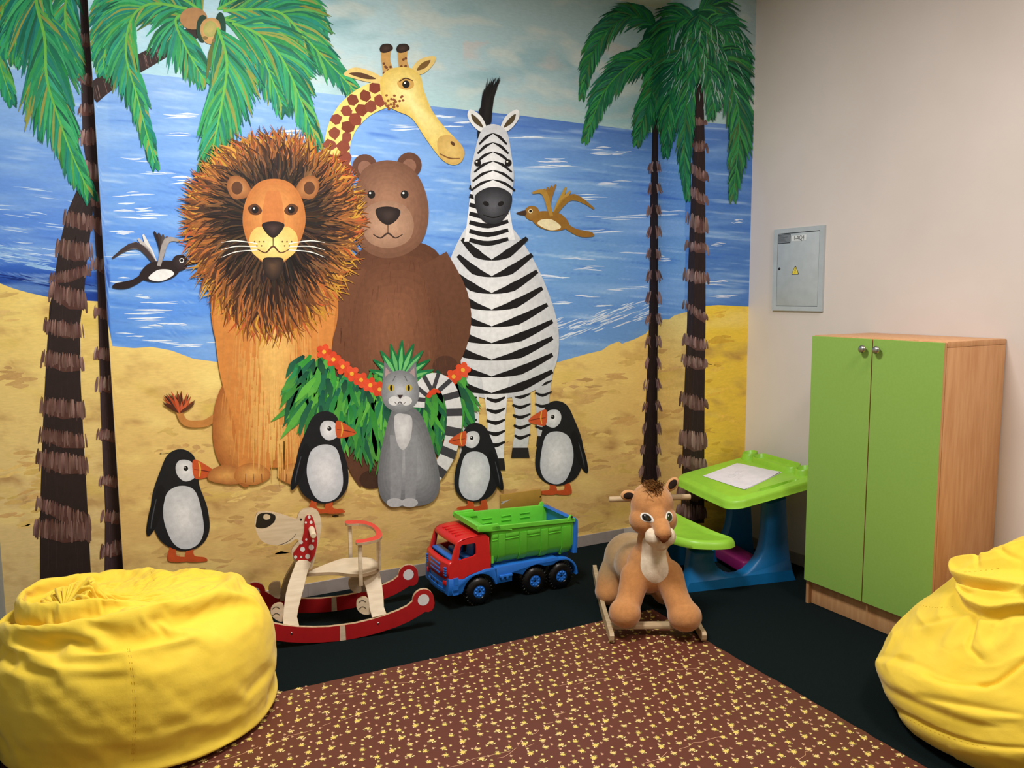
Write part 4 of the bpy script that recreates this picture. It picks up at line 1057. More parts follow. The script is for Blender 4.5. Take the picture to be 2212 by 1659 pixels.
def addpoly(pts, col, z):
    for t in tessellate_polygon([[Vector((*p, 0)) for p in pts]]):
        b = len(V); q = [pts[i] for i in t]
        if (q[1][0]-q[0][0])*(q[2][1]-q[0][1])-(q[1][1]-q[0][1])*(q[2][0]-q[0][0]) < 0: q = q[::-1]
        for x, y in q: V.append((x-1.05, y-1.9, z)); Cc.append(lin(col))
        F.append((b, b+1, b+2))
BROWN = (96, 51, 39)
addpoly(edge, BROWN, ZM)
for i in range(len(edge)):
    a, b = edge[i], edge[(i+1) % len(edge)]; k = len(V)
    for (x, y), z in ((a, 0), (b, 0), (b, ZM), (a, ZM)): V.append((x-1.05, y-1.9, z)); Cc.append(lin((96, 58, 46)))
    F.append((k, k+1, k+2, k+3))
def inside(x, y): return -.2 < x < 2.385-(3.038-y)*.025 and -.4 < y < 3.035-(x-2.4)*.027
def flower(x, y, r, small, seed):
    q = random.Random(seed); pal = ((222, 196, 100), (212, 186, 90), (224, 198, 120)); base = q.choice(pal) if not small else q.choice([(224, 178, 140), (214, 160, 132), (230, 206, 130)])
    n = 18; pts = []
    for k in range(n):
        a = 2*PI*k/n; rad = r*(q.uniform(.85, 1.25) if k % 2 else q.uniform(.45, .7)); pts.append((x+rad*math.cos(a), y+rad*math.sin(a)))
    addpoly(pts, base, ZM+.00012)
    for k in range(8 if not small else 4):
        a = q.uniform(0, 2*PI); d = r*q.uniform(.75, 1.35); s = r*q.uniform(.14, .28); c = q.choice([(236, 200, 160), (140, 140, 60), (232, 190, 150), (120, 124, 52), (240, 222, 150)])
        addpoly([(x+d*math.cos(a)+s*math.cos(b), y+d*math.sin(a)+s*math.sin(b)) for b in [2*PI*j/6 for j in range(6)]], c, ZM+.0002+.00001*(k % 3))
gx_, gy_ = .064, .0605
for j in range(-8, 62):
    for i in range(-6, 44):
        x = i*gx_ + (.5 if j % 2 else 0)*gx_ + .012*math.sin(j*2.4+i) ; y = j*gy_+.010*math.sin(i*1.7+j)
        s = (i*7+j*13) % 5
        if inside(x, y) and y > 1.1: flower(x, y, .0112*(1+.12*(s-2)/2), False, 100+s)
        for (ox, oy) in ((.5, .06), (.18, .5)):
            xs, ys = x+ox*gx_+.006*math.sin(i+3*j), y+oy*gy_
            if inside(xs, ys) and ys > 1.1: flower(xs, ys, .0056, True, 300+(i+j) % 4)
for (x0, y0, x1, y1) in ((.5, 2.35, 1.3, 2.28), (1.0, 2.2, 1.5, 2.42), (.3, 2.7, 1.0, 2.8), (1.2, 2.0, 1.9, 2.02), (1.6, 2.6, 2.2, 2.45), (.8, 2.95, 1.5, 2.85), (1.7, 1.7, 2.1, 1.8), (.6, 2.0, 1.1, 1.95)):
    pts = [(x0+(x1-x0)*k/18+rr.uniform(-.012, .012), y0+(y1-y0)*k/18+rr.uniform(-.012, .012)) for k in range(19)]
    for a, b in zip(pts, pts[1:]):
        if rr.random() < .3: continue
        d = Vector((b[0]-a[0], b[1]-a[1])).normalized(); nx, ny = -d.y*.0009, d.x*.0009
        addpoly([(a[0]+nx, a[1]+ny), (b[0]+nx, b[1]+ny), (b[0]-nx, b[1]-ny), (a[0]-nx, a[1]-ny)], (206, 160, 124), ZM+.00005)
mesh_obj('mat_sheet', V, F, M['mat'], mt, cols=Cc)
# ------------------------------------------------------------------ toy dump truck
M['tred'] = mat('red_plastic', (206, 34, 34), .32, spec=.5)
M['tblue'] = mat('bright_blue_plastic', (38, 112, 206), .34, spec=.5)
M['tgreen'] = mat('grass_green_plastic', (106, 204, 60), .36, spec=.45)
M['tyre'] = mat('black_tyre_plastic', (14, 14, 15), .3, spec=.5)
M['tdark'] = mat('truck_recess', (30, 30, 34), .6)
tk = empty('toy_dump_truck', (1.56, 3.5, 0), math.radians(-.8), 'large plastic toy dump truck with red cab and green tipper by the wall', 'toy truck')
W = .30
def tmesh(name, bm, m, parent=None, angle=35): return bm_obj(name, bm, m, parent or tk, True, angle)
def prof(bm, pts, y0, y1, bev=.006):
    """side profile (x, z) pushed across the truck from y0 to y1, rims rounded"""
    n = len(pts); cx = sum(p[0] for p in pts)/n; cz = sum(p[1] for p in pts)/n; lay = []
    A = sum(pts[i][0]*pts[(i+1) % n][1]-pts[(i+1) % n][0]*pts[i][1] for i in range(n)); sg = 1 if A > 0 else -1
    for y, k in ((y0, bev), (y0+bev*.35, bev*.3), (y0+bev, 0), (y1-bev, 0), (y1-bev*.35, bev*.3), (y1, bev)):
        row = []
        for i, p in enumerate(pts):
            a, b = pts[i-1], pts[(i+1) % n]; tx, tz = b[0]-a[0], b[1]-a[1]; q = math.hypot(tx, tz) or 1
            row.append(bm.verts.new((p[0]-sg*tz/q*k, y, p[1]+sg*tx/q*k)))
        lay.append(row)
    for r1, r2 in zip(lay, lay[1:]):
        for i in range(n): bm.faces.new((r1[i], r1[(i+1) % n], r2[(i+1) % n], r2[i]))
    for t in tessellate_polygon([[Vector((p[0], p[1], 0)) for p in pts]]):
        for l in (lay[0], lay[-1]):
            try: bm.faces.new([l[i] for i in t])
            except ValueError: pass
# chassis: deck plus arched mudguards on both sides
FWX, MWX, RWX, WR = .118, .436, .594, .072
bm = bmesh.new(); box(bm, (.40, W/2, .155), (.55, .16, .05), .006); box(bm, (.43, W/2, .190), (.46, .20, .022), .005)
for y0 in (-.004, W-.052):
    def arch(cx, r, a0, a1, n=14): return [(cx+r*math.cos(a0+(a1-a0)*k/n), .072+r*math.sin(a0+(a1-a0)*k/n)) for k in range(n+1)]
    P_ = [(.215, .098), (.300, .098), (.300, .142), (.325, .142)]+[(.335, .122)]+arch(MWX, .088, PI*.86, PI*.30)+arch(RWX, .088, PI*.70, PI*.02)+[(.690, .085)]+arch(RWX, .100, PI*.06, PI*.66)+[(.515, .176)]+arch(MWX, .100, PI*.40, PI*.80)[0:]+[(.34, .175), (.2, .178)]
    P_ = [(.215, .098), (.300, .098), (.300, .140), (.340, .128)]+arch(MWX, .088, PI*.82, PI*.30)+arch(RWX, .088, PI*.70, -PI*.02)+[(.696, .070)]+arch(RWX, .100, 0, PI*.55)+[(.56, .182), (.40, .185), (.2, .185)]
    prof(bm, P_, y0, y0+.056, .003)
    P_ = [(-.052, .082), (.020, .080)]+arch(FWX, .092, PI*.93, PI*.08)+[(.215, .098), (.215, .180), (.150, .186), (.06, .165), (.03, .152), (-.05, .166)]
    prof(bm, P_, y0, y0+.056, .003)
tmesh('chassis', bm, M['tblue'])
bm = bmesh.new(); box(bm, (.262, -.004, .134), (.072, .02, .012), .002); box(bm, (.24, -.012, .128), (.012, .006, .02), .001); box(bm, (.268, -.012, .128), (.012, .006, .02), .001); tmesh('step', bm, M['tblue'])
# curved bumper
bm = bmesh.new()
def bumper(z0, z1, out, t=.05):
    row = []; n = 16
    for k in range(n+1):
        y = -.006+(W+.012)*k/n; s = 1-abs(2*k/n-1)**2.6; row.append((-.028-.034*s-out, y))
    back = [(-.028+t*.6, y) for x, y in row]
    loop = row+back[::-1]; slab(bm, [Vector((x, y, z0)) for x, y in loop], Vector((0, 0, z1-z0)))
bumper(.080, .128, 0); bumper(.130, .166, -.006); bumper(.092, .106, .004)
bp = tmesh('bumper', bm, M['tblue'])
for y in (.035, W-.035):
    bm = bmesh.new(); box(bm, (-.052 if y < .1 else -.052, y, .137), (.012, .026, .022), .003, 2, rz(.35 if y < .1 else -.35)); tmesh('fog_lamp', bm, M['tred'], bp)
for y in (.115, .16, .195):
    bm = bmesh.new(); box(bm, (-.0625, y, .117), (.004, .018, .013), .002); tmesh('bumper_slot', bm, M['tdark'], bp)
# cab: sheet panels with real window openings
def sheet2(bm, out, holes, y, t):
    slab(bm, [Vector((x, y, z)) for x, z in out], Vector((0, t, 0)), holes=[[Vector((x, y, z)) for x, z in h] for h in holes])
CAB = [(-.045, .160), (.03, .156), (.06, .170), (.13, .184), (.178, .184), (.180, .235), (.168, .345), (.155, .356), (.06, .352), (.012, .340), (.002, .330), (-.022, .252), (-.040, .235)]
WIN = [(.004, .248), (.016, .318), (.024, .328), (.096, .328), (.101, .320), (.103, .268), (.088, .258)]
bm = bmesh.new(); sheet2(bm, CAB, [WIN], 0, .009); sheet2(bm, CAB, [WIN], W-.009, .009)
# front skin, roof and back
def strip(pts, y0=.002, y1=W-.002, bow=.016, t=.008):
    n = 14; rows_ = []
    for x, z in pts: rows_.append([bm.verts.new((x-bow*(1-abs(2*k/n-1)**2.4), y0+(y1-y0)*k/n, z)) for k in range(n+1)])
    for a, b in zip(rows_, rows_[1:]):
        for k in range(n): bm.faces.new((a[k], a[k+1], b[k+1], b[k]))
strip([(-.045, .158), (-.0435, .2), (-.040, .235), (-.024, .250)])
n = 14
for y0, y1 in ((.002, .018), (W-.018, W-.002)):   # corner posts
    prof(bm, [(-.030, .245), (-.010, .245), (.016, .332), (-.002, .332)], y0, y1, .003)
for k_, (x, z) in enumerate([0]*0): pass
strip([(-.002, .328), (.010, .343), (.03, .352), (.06, .357), (.10, .359), (.155, .359), (.172, .345)], bow=.010)
strip([(.172, .345), (.180, .235), (.178, .184)], bow=0)
for y in (.07, .11, .15, .19, .23): box(bm, (.07, y, .3595), (.10, .010, .006), .002)
cabm = tmesh('cab', bm, M['tred'], angle=30)
sol = cabm.modifiers.new('thick', 'SOLIDIFY'); sol.thickness = .0035; sol.offset = 0
for k in range(3):
    bm = bmesh.new(); z = .172+.021*k; box(bm, (-.0605+.0008*k, W/2-.005, z+.004), (.006, .12, .011), .002); tmesh('grille_slot', bm, M['tblue'], cabm)
for y in (.028, W-.028):
    bm = bmesh.new()
    for k in range(4): box(bm, (-.0535 if y > 0 else 0, y, .178+.012*k), (.010, .017, .009), .002, 2, rz(.3 if y < .1 else -.3))
    tmesh('headlamp', bm, M['tblue'], cabm)
bm = bmesh.new(); box(bm, (.004, W/2, .244), (.05, W-.03, .022), .008, 3); tmesh('dashboard', bm, M['tblue'], cabm)
for y in (.085, .215):
    bm = bmesh.new(); box(bm, (.085, y, .235), (.06, .08, .03), .008, 3); box(bm, (.113, y, .285), (.018, .076, .10), .008, 3, Matrix.Rotation(.15, 3, 'Y')); tmesh('cab_seat', bm, M['tblue'], cabm)
bm = bmesh.new(); lathe(bm, [(.021, -.003), (.024, 0), (.021, .003), (.018, 0), (.021, -.003)], 20, Matrix.Translation((.045, .085, .272)) @ Matrix.Rotation(-1.0, 4, 'Y')); tmesh('steering_wheel', bm, M['tblue'], cabm)
bm = bmesh.new(); box(bm, (.06, W/2, .19), (.19, W-.03, .02), .004); tmesh('cab_floor', bm, M['tdark'], cabm)
# tipper body: open box with tapering walls, ribs and a canopy lip over the cab
BX0, BX1 = .188, .672
def tub():
    bm = bmesh.new()
    def wall_y(x, z):   # half-width narrows to the floor
        return .150-.028*max(0, (.235-z))/.05*.6 if z < .235 else .150
    sec = [(.112, .200), (.128, .212), (.146, .245), (.150, .372), (.160, .374), (.160, .392), (.143, .392), (.140, .38), (.134, .25), (.110, .222), (.0, .222)]
    xs = [BX0, BX0+.02, .3, .42, .54, BX1-.02, BX1]; rows_ = []
    for x in xs:
        t = (x-BX0)/(BX1-BX0); r = []
        dzs = .0 if t < .1 else -.002
        for sg in (-1, 1):
            r.append([bm.verts.new((x+(.0 if z > .3 else -.004*0), W/2+sg*y, z-.022*t*(1 if z > .3 else .5)+(0 if z < .3 else .006))) for y, z in sec])
        rows_.append(r)
    for a, b in zip(rows_, rows_[1:]):
        for sg in (0, 1):
            for k in range(len(sec)-1): bm.faces.new((a[sg][k], a[sg][k+1], b[sg][k+1], b[sg][k]))
        bm.faces.new((a[0][0], b[0][0], b[1][0], a[1][0]))
        bm.faces.new((a[0][-1], b[0][-1], b[1][-1], a[1][-1]))
    for r in (rows_[0], rows_[-1]):
        for sg in (0, 1): bm.faces.new(r[sg])
        bm.faces.new((r[0][0], r[0][-1], r[1][-1], r[1][0]))
    bmesh.ops.remove_doubles(bm, verts=bm.verts[:], dist=.0001)
    # headboard and canopy lip
    prof(bm, [(BX0, .205), (BX0+.014, .205), (BX0+.012, .372), (.160, .386), (.128, .390), (.124, .408), (.112, .408), (.110, .384), (.150, .376), (BX0, .366)], .004, W-.004, .003)
    for yy in (.012, W-.018): prof(bm, [(BX0+.008, .374), (BX0+.055, .374), (BX0+.03, .402), (.124, .404), (.128, .388), (.160, .384)], yy, yy+.006, .002)
    for y0 in (-.010, W-.008): prof(bm, [(.112, .380), (.19, .372), (.26, .372), (.30, .372), (.236, .386), (.222, .410), (.116, .412), (.108, .396)], y0, y0+.018, .004)
    for y in (W/2-.085,): pass
    # rib panels on both outer walls
    for sg in (-1, 1):
        SEC = [(.1095, .199), (.128, .211), (.146, .245), (.1495, .352)]
        for xc, w_ in ((.243, .036), (.366, .040), (.490, .040), (.622, .054)):
            dz = -.016*(xc-BX0)/(BX1-BX0)
            P_ = [Vector((xc-w_/2, W/2+sg*(y+.0065), z+dz)) for y, z in SEC]+[Vector((xc-w_/2, W/2+sg*(y-.002), z+dz)) for y, z in SEC[::-1]]
            slab(bm, P_, Vector((w_, 0, 0)))
        for (x0, x1) in ((.192, .222), (.266, .342), (.390, .466), (.514, .590)):
            z1 = .350-.016*(x0-BX0)/(BX1-BX0); box(bm, ((x0+x1)/2, W/2+sg*.1495, z1-.026), (x1-x0, .004, .004), .001); box(bm, ((x0+x1)/2, W/2+sg*.150, z1-.006), (x1-x0, .005, .020), .002)
        for (x0, x1) in ((.27, .33), (.385, .445), (.5, .56)):
            box(bm, ((x0+x1)/2, W/2+sg*.1365, .352), (x1-x0, .006, .004), .001); box(bm, ((x0+x1)/2, W/2+sg*.135, .328), (x1-x0, .006, .004), .001)
        prof(bm, [(.625, .372), (.665, .370), (.656, .392), (.648, .398), (.640, .394)], W/2+sg*.156-.006, W/2+sg*.156+.006, .002)
    return bm
tub_o = tmesh('tipper_body', tub(), M['tgreen'], angle=30)
for y in (.03, W-.03):
    bm = bmesh.new(); box(bm, (.600, y, .196), (.012, .012, .03), .002); tmesh('tipper_bracket', bm, M['tgreen'], tub_o)
for y in (-.008, W+.008):
    bm = bmesh.new(); lathe(bm, [(.0001, .004), (.005, .004), (.006, .002), (.006, -.004)], 14, Matrix.Translation((.648, y-.0 if y > 0 else y-.006, .388)) @ Matrix.Rotation(PI/2, 4, 'X')); tmesh('hinge_pin', bm, M['tdark'], tub_o)
bm = bmesh.new()
prof(bm, [(.664, .186), (.690, .184), (.694, .300), (.694, .362), (.680, .376), (.656, .380), (.650, .372), (.668, .358)], -.004, W+.004, .004)
tg = tmesh('tailgate', bm, M['tblue'])
# wheels
def wheel(x, y, sg):
    bm = bmesh.new(); Tm = Matrix.Translation((x, y, WR)) @ Matrix.Rotation(sg*PI/2, 4, 'X'); w2 = .026
    lathe(bm, [(.030, w2-.006), (.034, w2), (.050, w2+.001), (.062, w2-.004), (.070, w2-.012), (.072, 0), (.070, -w2+.012), (.062, -w2+.004), (.034, -w2), (.030, -w2+.006)], 40, Tm)
    for k in range(24):
        a = 2*PI*k/24
        for s_ in (-1, 1):
            c_ = Tm @ Vector((.0695*math.cos(a), .0695*math.sin(a), s_*.011)); box(bm, c_, (.010, .015, .004), .001, 1, Matrix.Rotation(-a, 3, 'Y') if True else None)
    t = tmesh('wheel', bm, M['tyre'])
    bm = bmesh.new(); lathe(bm, [(.0001, w2-.008), (.007, w2-.008), (.007, w2-.002), (.012, w2-.001), (.030, w2-.002), (.033, w2-.005), (.030, w2-.012)], 32, Tm)
    for k in range(8):
        a = 2*PI*k/8+.2; ell(Tm @ Vector((.0215*math.cos(a), .0215*math.sin(a), w2-.001)), (.0062, .004, .0062), seg=12)(bm)
    h = tmesh('wheel_hub', bm, M['tblue'], t)
    bm = bmesh.new(); lathe(bm, [(.0001, w2-.006), (.0062, w2-.006), (.0062, w2-.012)], 14, Tm); tmesh('axle_hole', bm, M['tdark'], h)
for x in (FWX, MWX, RWX):
    wheel(x, .024, 1); wheel(x, W-.024, -1)

# ------------------------------------------------------------------ wooden rocking dog
M['ply'] = mat('birch_plywood', (222, 204, 176), .55, (206, 186, 156), 7, (1.2, 1.2, 9), detail=4)
M['plyedge'] = mat('plywood_edge', (196, 170, 136), .6, (170, 142, 108), 30, (1, 1, 14))
M['wred'] = mat('red_lacquer', (176, 30, 34), .38, spec=.4)
M['redtop'] = mat('red_rail_paint', (216, 70, 56), .45)
M['wwhite'] = mat('white_paint', (228, 226, 224), .45)
M['wblack'] = mat('dog_black_paint', (22, 21, 22), .42)
dog = empty('rocking_dog', (.992, 3.617, 0), math.atan2(-.1686, .986), 'wooden rocking dog with red spotted ear and red rockers by the wall', 'rocking toy')
GM = rootmat(dog); GI = GM.inverted()
def gt(pts, p0, n=None):
    """trace points seen at (480+u/4.366, 1060+v/4.366) on to a board of the dog"""
    n = GM.to_3x3() @ Vector(n or (0, 1, 0)); w0 = GM @ Vector(p0)
    return [GI @ onplane(480+q[0]/4.366, 1060+q[1]/4.366, w0, n) for q in pts]
def board(name, pts, off, m, parent=None, edge=None, bev=.0025):
    bm = bmesh.new(); slab(bm, pts, Vector(off)); o = Vector(off).normalized()
    bmesh.ops.recalc_face_normals(bm, faces=bm.faces[:])
    ob = bm_obj(name, bm, [m, edge or m], parent or dog, False)
    for p in ob.data.polygons:
        if abs(p.normal.dot(o)) < .5: p.material_index = 1
    b = ob.modifiers.new('round', 'BEVEL'); b.width = bev; b.segments = 2; b.limit_method = 'ANGLE'; b.angle_limit = math.radians(50)
    return ob
# rocker outline (x, z), symmetric
def rocker_outline():
    top = [(0, .072), (.06, .073), (.125, .080), (.19, .091), (.25, .106), (.295, .122), (.322, .142)]
    ball = [(.371+.050*math.cos(a), .143+.050*math.sin(a)) for a in [PI*(.98-.98*k/14) for k in range(15)]]
    low = [(.424, .118), (.420, .098), (.412, .086), (.395, .080), (.378, .083), (.35, .068), (.30, .046), (.24, .028), (.17, .014), (.10, .005), (.04, .0008), (0, .0)]
    right = top[1:]+ball+low[:-1]
    L_ = [(-x, z) for x, z in right][::-1]
    return [top[0]]+right+[low[-1]]+L_
RO = rocker_outline()
for sg in (-1, 1):
    y = sg*.179-.009
    rk = board('rocker', [Vector((x, y, z)) for x, z in RO], (0, .018, 0), M['wred'], edge=M['plyedge'])
    yo = y-.0006
    for yy, o_ in ((y, -.0008), (y+.018, .0008)):
        for sx in (-1, 1):
            d_ = board('rocker_dot', [Vector((sx*.372+.027*math.cos(a), yy, .142+.027*math.sin(a))) for a in [2*PI*k/28 for k in range(28)]], (0, o_, 0), M['wwhite'], rk, bev=.0001)
        board('rocker_band', [Vector((x, yy, z)) for x, z in ((-.014, .001), (.013, .001), (.011, .071), (-.012, .071))], (0, o_, 0), M['ply'], rk, bev=.0001)
    for x in (-.222, .16):
        bm = bmesh.new(); lathe(bm, [(.0001, .001), (.004, .001), (.005, 0), (.005, -.002)], 14, Matrix.Translation((x, sg*.1885, .05+.3*(x*x))) @ Matrix.Rotation(sg*-PI/2, 4, 'X')); bm_obj('screw', bm, M['nickel'], rk)
# splayed legs
def leg(name, pts, p_low, p_high, sgn, thick=.016):
    lo, hi = Vector(p_low), Vector(p_high); n = Vector((1, 0, 0)).cross(hi-lo).normalized()
    q = gt(pts, p_low, n); 
    if sgn > 0: q = [Vector((p.x, -p.y, p.z)) for p in q]; n = Vector((n.x, -n.y, n.z))
    if n.y*(-sgn) > 0: n = -n
    return board(name, q, n*thick*(1 if True else 1), M['ply'], edge=M['plyedge'])
for sgn in (-1, 1):
    leg('front_leg', [(575, 1285), (580, 1296), (730, 1296), (705, 1195), (722, 1100), (745, 1010), (775, 900), (800, 790), (838, 690), (800, 660), (720, 660), (692, 690), (650, 800), (620, 890), (598, 980), (580, 1110), (570, 1195)], (-.2, -.168, .08), (-.15, -.014, .33), sgn)
    leg('hind_leg', [(1412, 1205), (1548, 1172), (1522, 1105), (1518, 1010), (1505, 900), (1485, 800), (1475, 760), (1330, 780), (1326, 860), (1352, 930), (1372, 1010), (1388, 1130)], (.16, -.168, .08), (.15, -.05, .25), sgn)
# paws
def paw(pts, y, name='paw'):
    q = gt(pts, (0, y, 0)); return q
PF = [(456, 1150), (462, 1110), (490, 1078), (535, 1063), (575, 1075), (580, 1150), (572, 1230), (530, 1230), (490, 1205), (466, 1180)]
PH = [(1266, 1075), (1276, 1035), (1310, 1010), (1352, 1006), (1380, 1030), (1390, 1090), (1396, 1160), (1350, 1172), (1300, 1150), (1272, 1115)]
for sgn in (-1, 1):
    for P_ in (PF, PH):
        q = gt(P_, (0, -.152, 0)); 
        if sgn > 0: q = [Vector((p.x, -p.y-.0, p.z)) for p in q]
        q = [Vector(p) for p in catmull([tuple(p) for p in q], 3)]
        pw_ = board('paw', q, (0, .015 if sgn < 0 else -.015, 0), M['ply'], edge=M['plyedge'])
        if sgn < 0:
            bm = bmesh.new(); c = sum(q, Vector())/len(q); f = -1
            for dz in (.016, -.014): ring_tube(bm, [Vector((c.x-.020+.032*t, -.1525, c.z+dz+.010*math.sin(t*PI))) for t in [k/10 for k in range(11)]], .0013, 6)
            bm_obj('toe_line', bm, M['wblack'], pw_)
# head and neck in one board
HD = [(310, 275), (325, 218), (360, 203), (410, 200), (500, 212), (600, 240), (672, 266), (704, 268), (712, 240), (726, 210), (760, 180), (810, 170), (850, 170), (895, 190), (922, 235), (935, 300), (935, 360), (918, 450), (895, 540), (875, 640), (858, 700), (842, 735), (800, 745), (740, 740), (690, 690), (662, 620), (654, 565), (682, 522), (716, 480), (716, 462), (690, 456), (645, 490), (590, 508), (530, 516), (470, 512), (415, 498), (365, 464), (330, 405), (312, 340)]
hd = board('head', [Vector(p) for p in catmull([tuple(p) for p in gt(HD, (0, -.011, 0))], 3)], (0, .020, 0), M['ply'], edge=M['plyedge'])
NO = [(318, 342), (320, 300), (332, 240), (365, 213), (430, 208), (480, 220), (502, 240), (498, 280), (470, 315), (425, 344), (370, 354)]
def both(name, pts, y, t, m, sm=3, parent=None):
    """a painted or glued shape repeated on both faces of the head"""
    out = []
    for sg in (-1, 1):
        q = [Vector(p) for p in (catmull([tuple(p) for p in gt(pts, (0, -.011, 0))], sm) if sm else gt(pts, (0, -.011, 0)))]
        q = [Vector((p.x, -.001+sg*(.010+y), p.z)) for p in q]
        out.append(board(name, q, (0, sg*t, 0), m, parent or hd, edge=M['plyedge'] if t > .004 else m, bev=min(.002, t*.2)))
    return out
both('nose', NO, 0, .0006, M['wblack'])
both('nose_highlight', [(387, 250), (398, 224), (430, 222), (454, 240), (448, 264), (420, 272), (398, 268)], .0007, .0004, M['ply'])
both('eye', [(743+11*math.cos(a), 272+12*math.sin(a)) for a in [2*PI*k/12 for k in range(12)]], 0, .0006, M['wblack'], 0)
mp_ = catmull([(530, 514), (580, 498), (630, 472), (672, 438), (696, 404)], 6, False)
both('mouth_line', [(x, y-2.2) for x, y in mp_]+[(x+1, y+2.2) for x, y in mp_[::-1]], 0, .0005, M['wblack'], 0)
ER = [(776, 270), (790, 235), (815, 222), (838, 228), (858, 262), (874, 320), (888, 390), (896, 460), (886, 540), (864, 615), (832, 662), (790, 682), (735, 672), (695, 645), (668, 592), (695, 545), (735, 492), (758, 430), (772, 350)]
ears = both('ear', ER, .0, .009, M['wred'])
def inpoly(x, y, P): 
    r = False
    for i in range(len(P)):
        (xa, ya), (xb, yb) = P[i-1], P[i]
        if (ya > y) != (yb > y) and x < (xb-xa)*(y-ya)/(yb-ya)+xa: r = not r
    return r
for cx, cy, r in ((820, 248, 14), (838, 298, 14), (789, 300, 10), (744, 486, 17), (793, 460, 10), (856, 473, 12), (840, 533, 25), (758, 552, 22), (805, 620, 22), (745, 625, 10), (692, 626, 15)):
    for k, sg in enumerate((-1, 1)):
        q = [Vector((p.x, -.001+sg*.0191, p.z)) for p in gt([(cx+r*math.cos(a), cy+r*1.06*math.sin(a)) for a in [2*PI*j/20 for j in range(20)]], (0, -.020, 0))]
        board('ear_spot', q, (0, sg*.0005, 0), M['wwhite'], ears[k], bev=.0001)
bm = bmesh.new(); c = gt([(842, 362)], (0, -.02, 0))[0]
ring_tube(bm, [(c.x, -.130, c.z), (c.x, -.126, c.z), (c.x, .126, c.z), (c.x, .130, c.z)], [.0105, .0135, .0135, .0105], 18); bm_obj('handle_peg', bm, M['ply'], dog)
# seat and back rail
ST = [(735, 772), (755, 768), (850, 742), (950, 702), (1050, 664), (1130, 640), (1230, 630), (1330, 627), (1380, 632), (1440, 650), (1482, 690), (1486, 722), (1440, 752), (1350, 778), (1290, 786), (1180, 782), (1100, 770), (1000, 768), (900, 772), (800, 778)]
q = [Vector(p) for p in catmull([tuple(GI @ onplane(480+u/4.366, 1060+v/4.366, Vector((0, 0, .278)), Vector((0, 0, 1)))) for u, v in ST], 3)]
board('seat', q, (0, 0, -.016), M['ply'], edge=M['plyedge'], bev=.004)
RG = [(1158, 300), (1168, 282), (1230, 278), (1300, 276), (1370, 288), (1430, 312), (1478, 350), (1504, 392), (1506, 425), (1480, 452), (1420, 470), (1340, 486), (1270, 492), (1258, 480), (1264, 464), (1330, 455), (1400, 440), (1440, 424), (1452, 400), (1440, 370), (1410, 340), (1360, 320), (1290, 308), (1190, 312)]
q = [Vector(p) for p in catmull([tuple(GI @ onplane(480+u/4.366, 1060+v/4.366, Vector((0, 0, .445)), Vector((0, 0, 1)))) for u, v in RG], 3)]
rail = board('back_rail', q, (0, 0, -.013), M['redtop'], edge=M['plyedge'], bev=.002)
def post(name, x, y, z0, z1, w, d, m):
    bm = bmesh.new(); box(bm, (x, y, (z0+z1)/2), (w, d, z1-z0), .004, 2); return bm_obj(name, bm, m, dog)
rq = [p for p in q]; ymin = min(rq, key=lambda p: p.y); ymax = max(rq, key=lambda p: p.y)
nearp = GI @ onplane(480+1299/4.366, 1060+505/4.366, Vector((0, 0, .433)), Vector((0, 0, 1))); farp = GI @ onplane(480+1200/4.366, 1060+318/4.366, Vector((0, 0, .433)), Vector((0, 0, 1)))
post('rail_post', nearp.x, nearp.y+.006, .236, .434, .018, .016, M['ply']); post('rail_post', farp.x, farp.y-.006, .236, .434, .018, .016, M['ply'])
sl = [GI @ onplane(480+u/4.366, 1060+v/4.366, Vector((0, 0, .434)), Vector((0, 0, 1))) for u, v in ((1462, 364), (1476, 434))]
for p_, yy in ((sl[0], .05), (sl[1], -.035)): post('back_slat', p_.x, p_.y, .277, .434, .012, .030, M['ply'])

# ------------------------------------------------------------------ plush rocking lion cub
M['plush'] = attr_mat('plush_pile', .95, 260, .5, .10, spec=.1, nscale=60)
M['plush'].node_tree.nodes['Principled BSDF'].inputs['Sheen Weight'].default_value = .35
M['cream'] = mat('cream_plush', (226, 208, 184), .95, (214, 194, 168), 60, bscale=260, bstr=.5, spec=.1)
M['brown_plush'] = mat('brown_plush', (128, 78, 46), .95, (112, 66, 38), 60, bscale=260, bstr=.5, spec=.1)
M['dark_plush'] = mat('dark_ear_plush', (44, 32, 28), .95, spec=.1)
M['tuft'] = mat('tuft_fur', (140, 96, 52), .9, (112, 74, 40), 40, spec=.1)
M['glossy_black'] = mat('button_eye', (20, 15, 14), .12, spec=.6, coat=.5)
M['eye_rim'] = mat('eye_white', (232, 228, 220), .4)
M['pine'] = mat('pine_rocker', (196, 172, 136), .6, (176, 150, 114), 8, (1, 8, 8), detail=4)
cub = empty('rocking_lion_cub', (2.214, 2.785, 0), math.radians(-28), 'tan plush lion cub on wooden rockers, half on the patterned mat', 'rocking toy')
OR_, TN, DU = (186, 128, 76), (200, 142, 86), (166, 134, 94)
def cbody(p):
    t = sst(.14, .30, p.y)*sst(.10, .20, p.z+.0); c = mixc(OR_, DU, t)
    g = noise.noise(p*14); return tuple(max(0, v+g*8) for v in c)
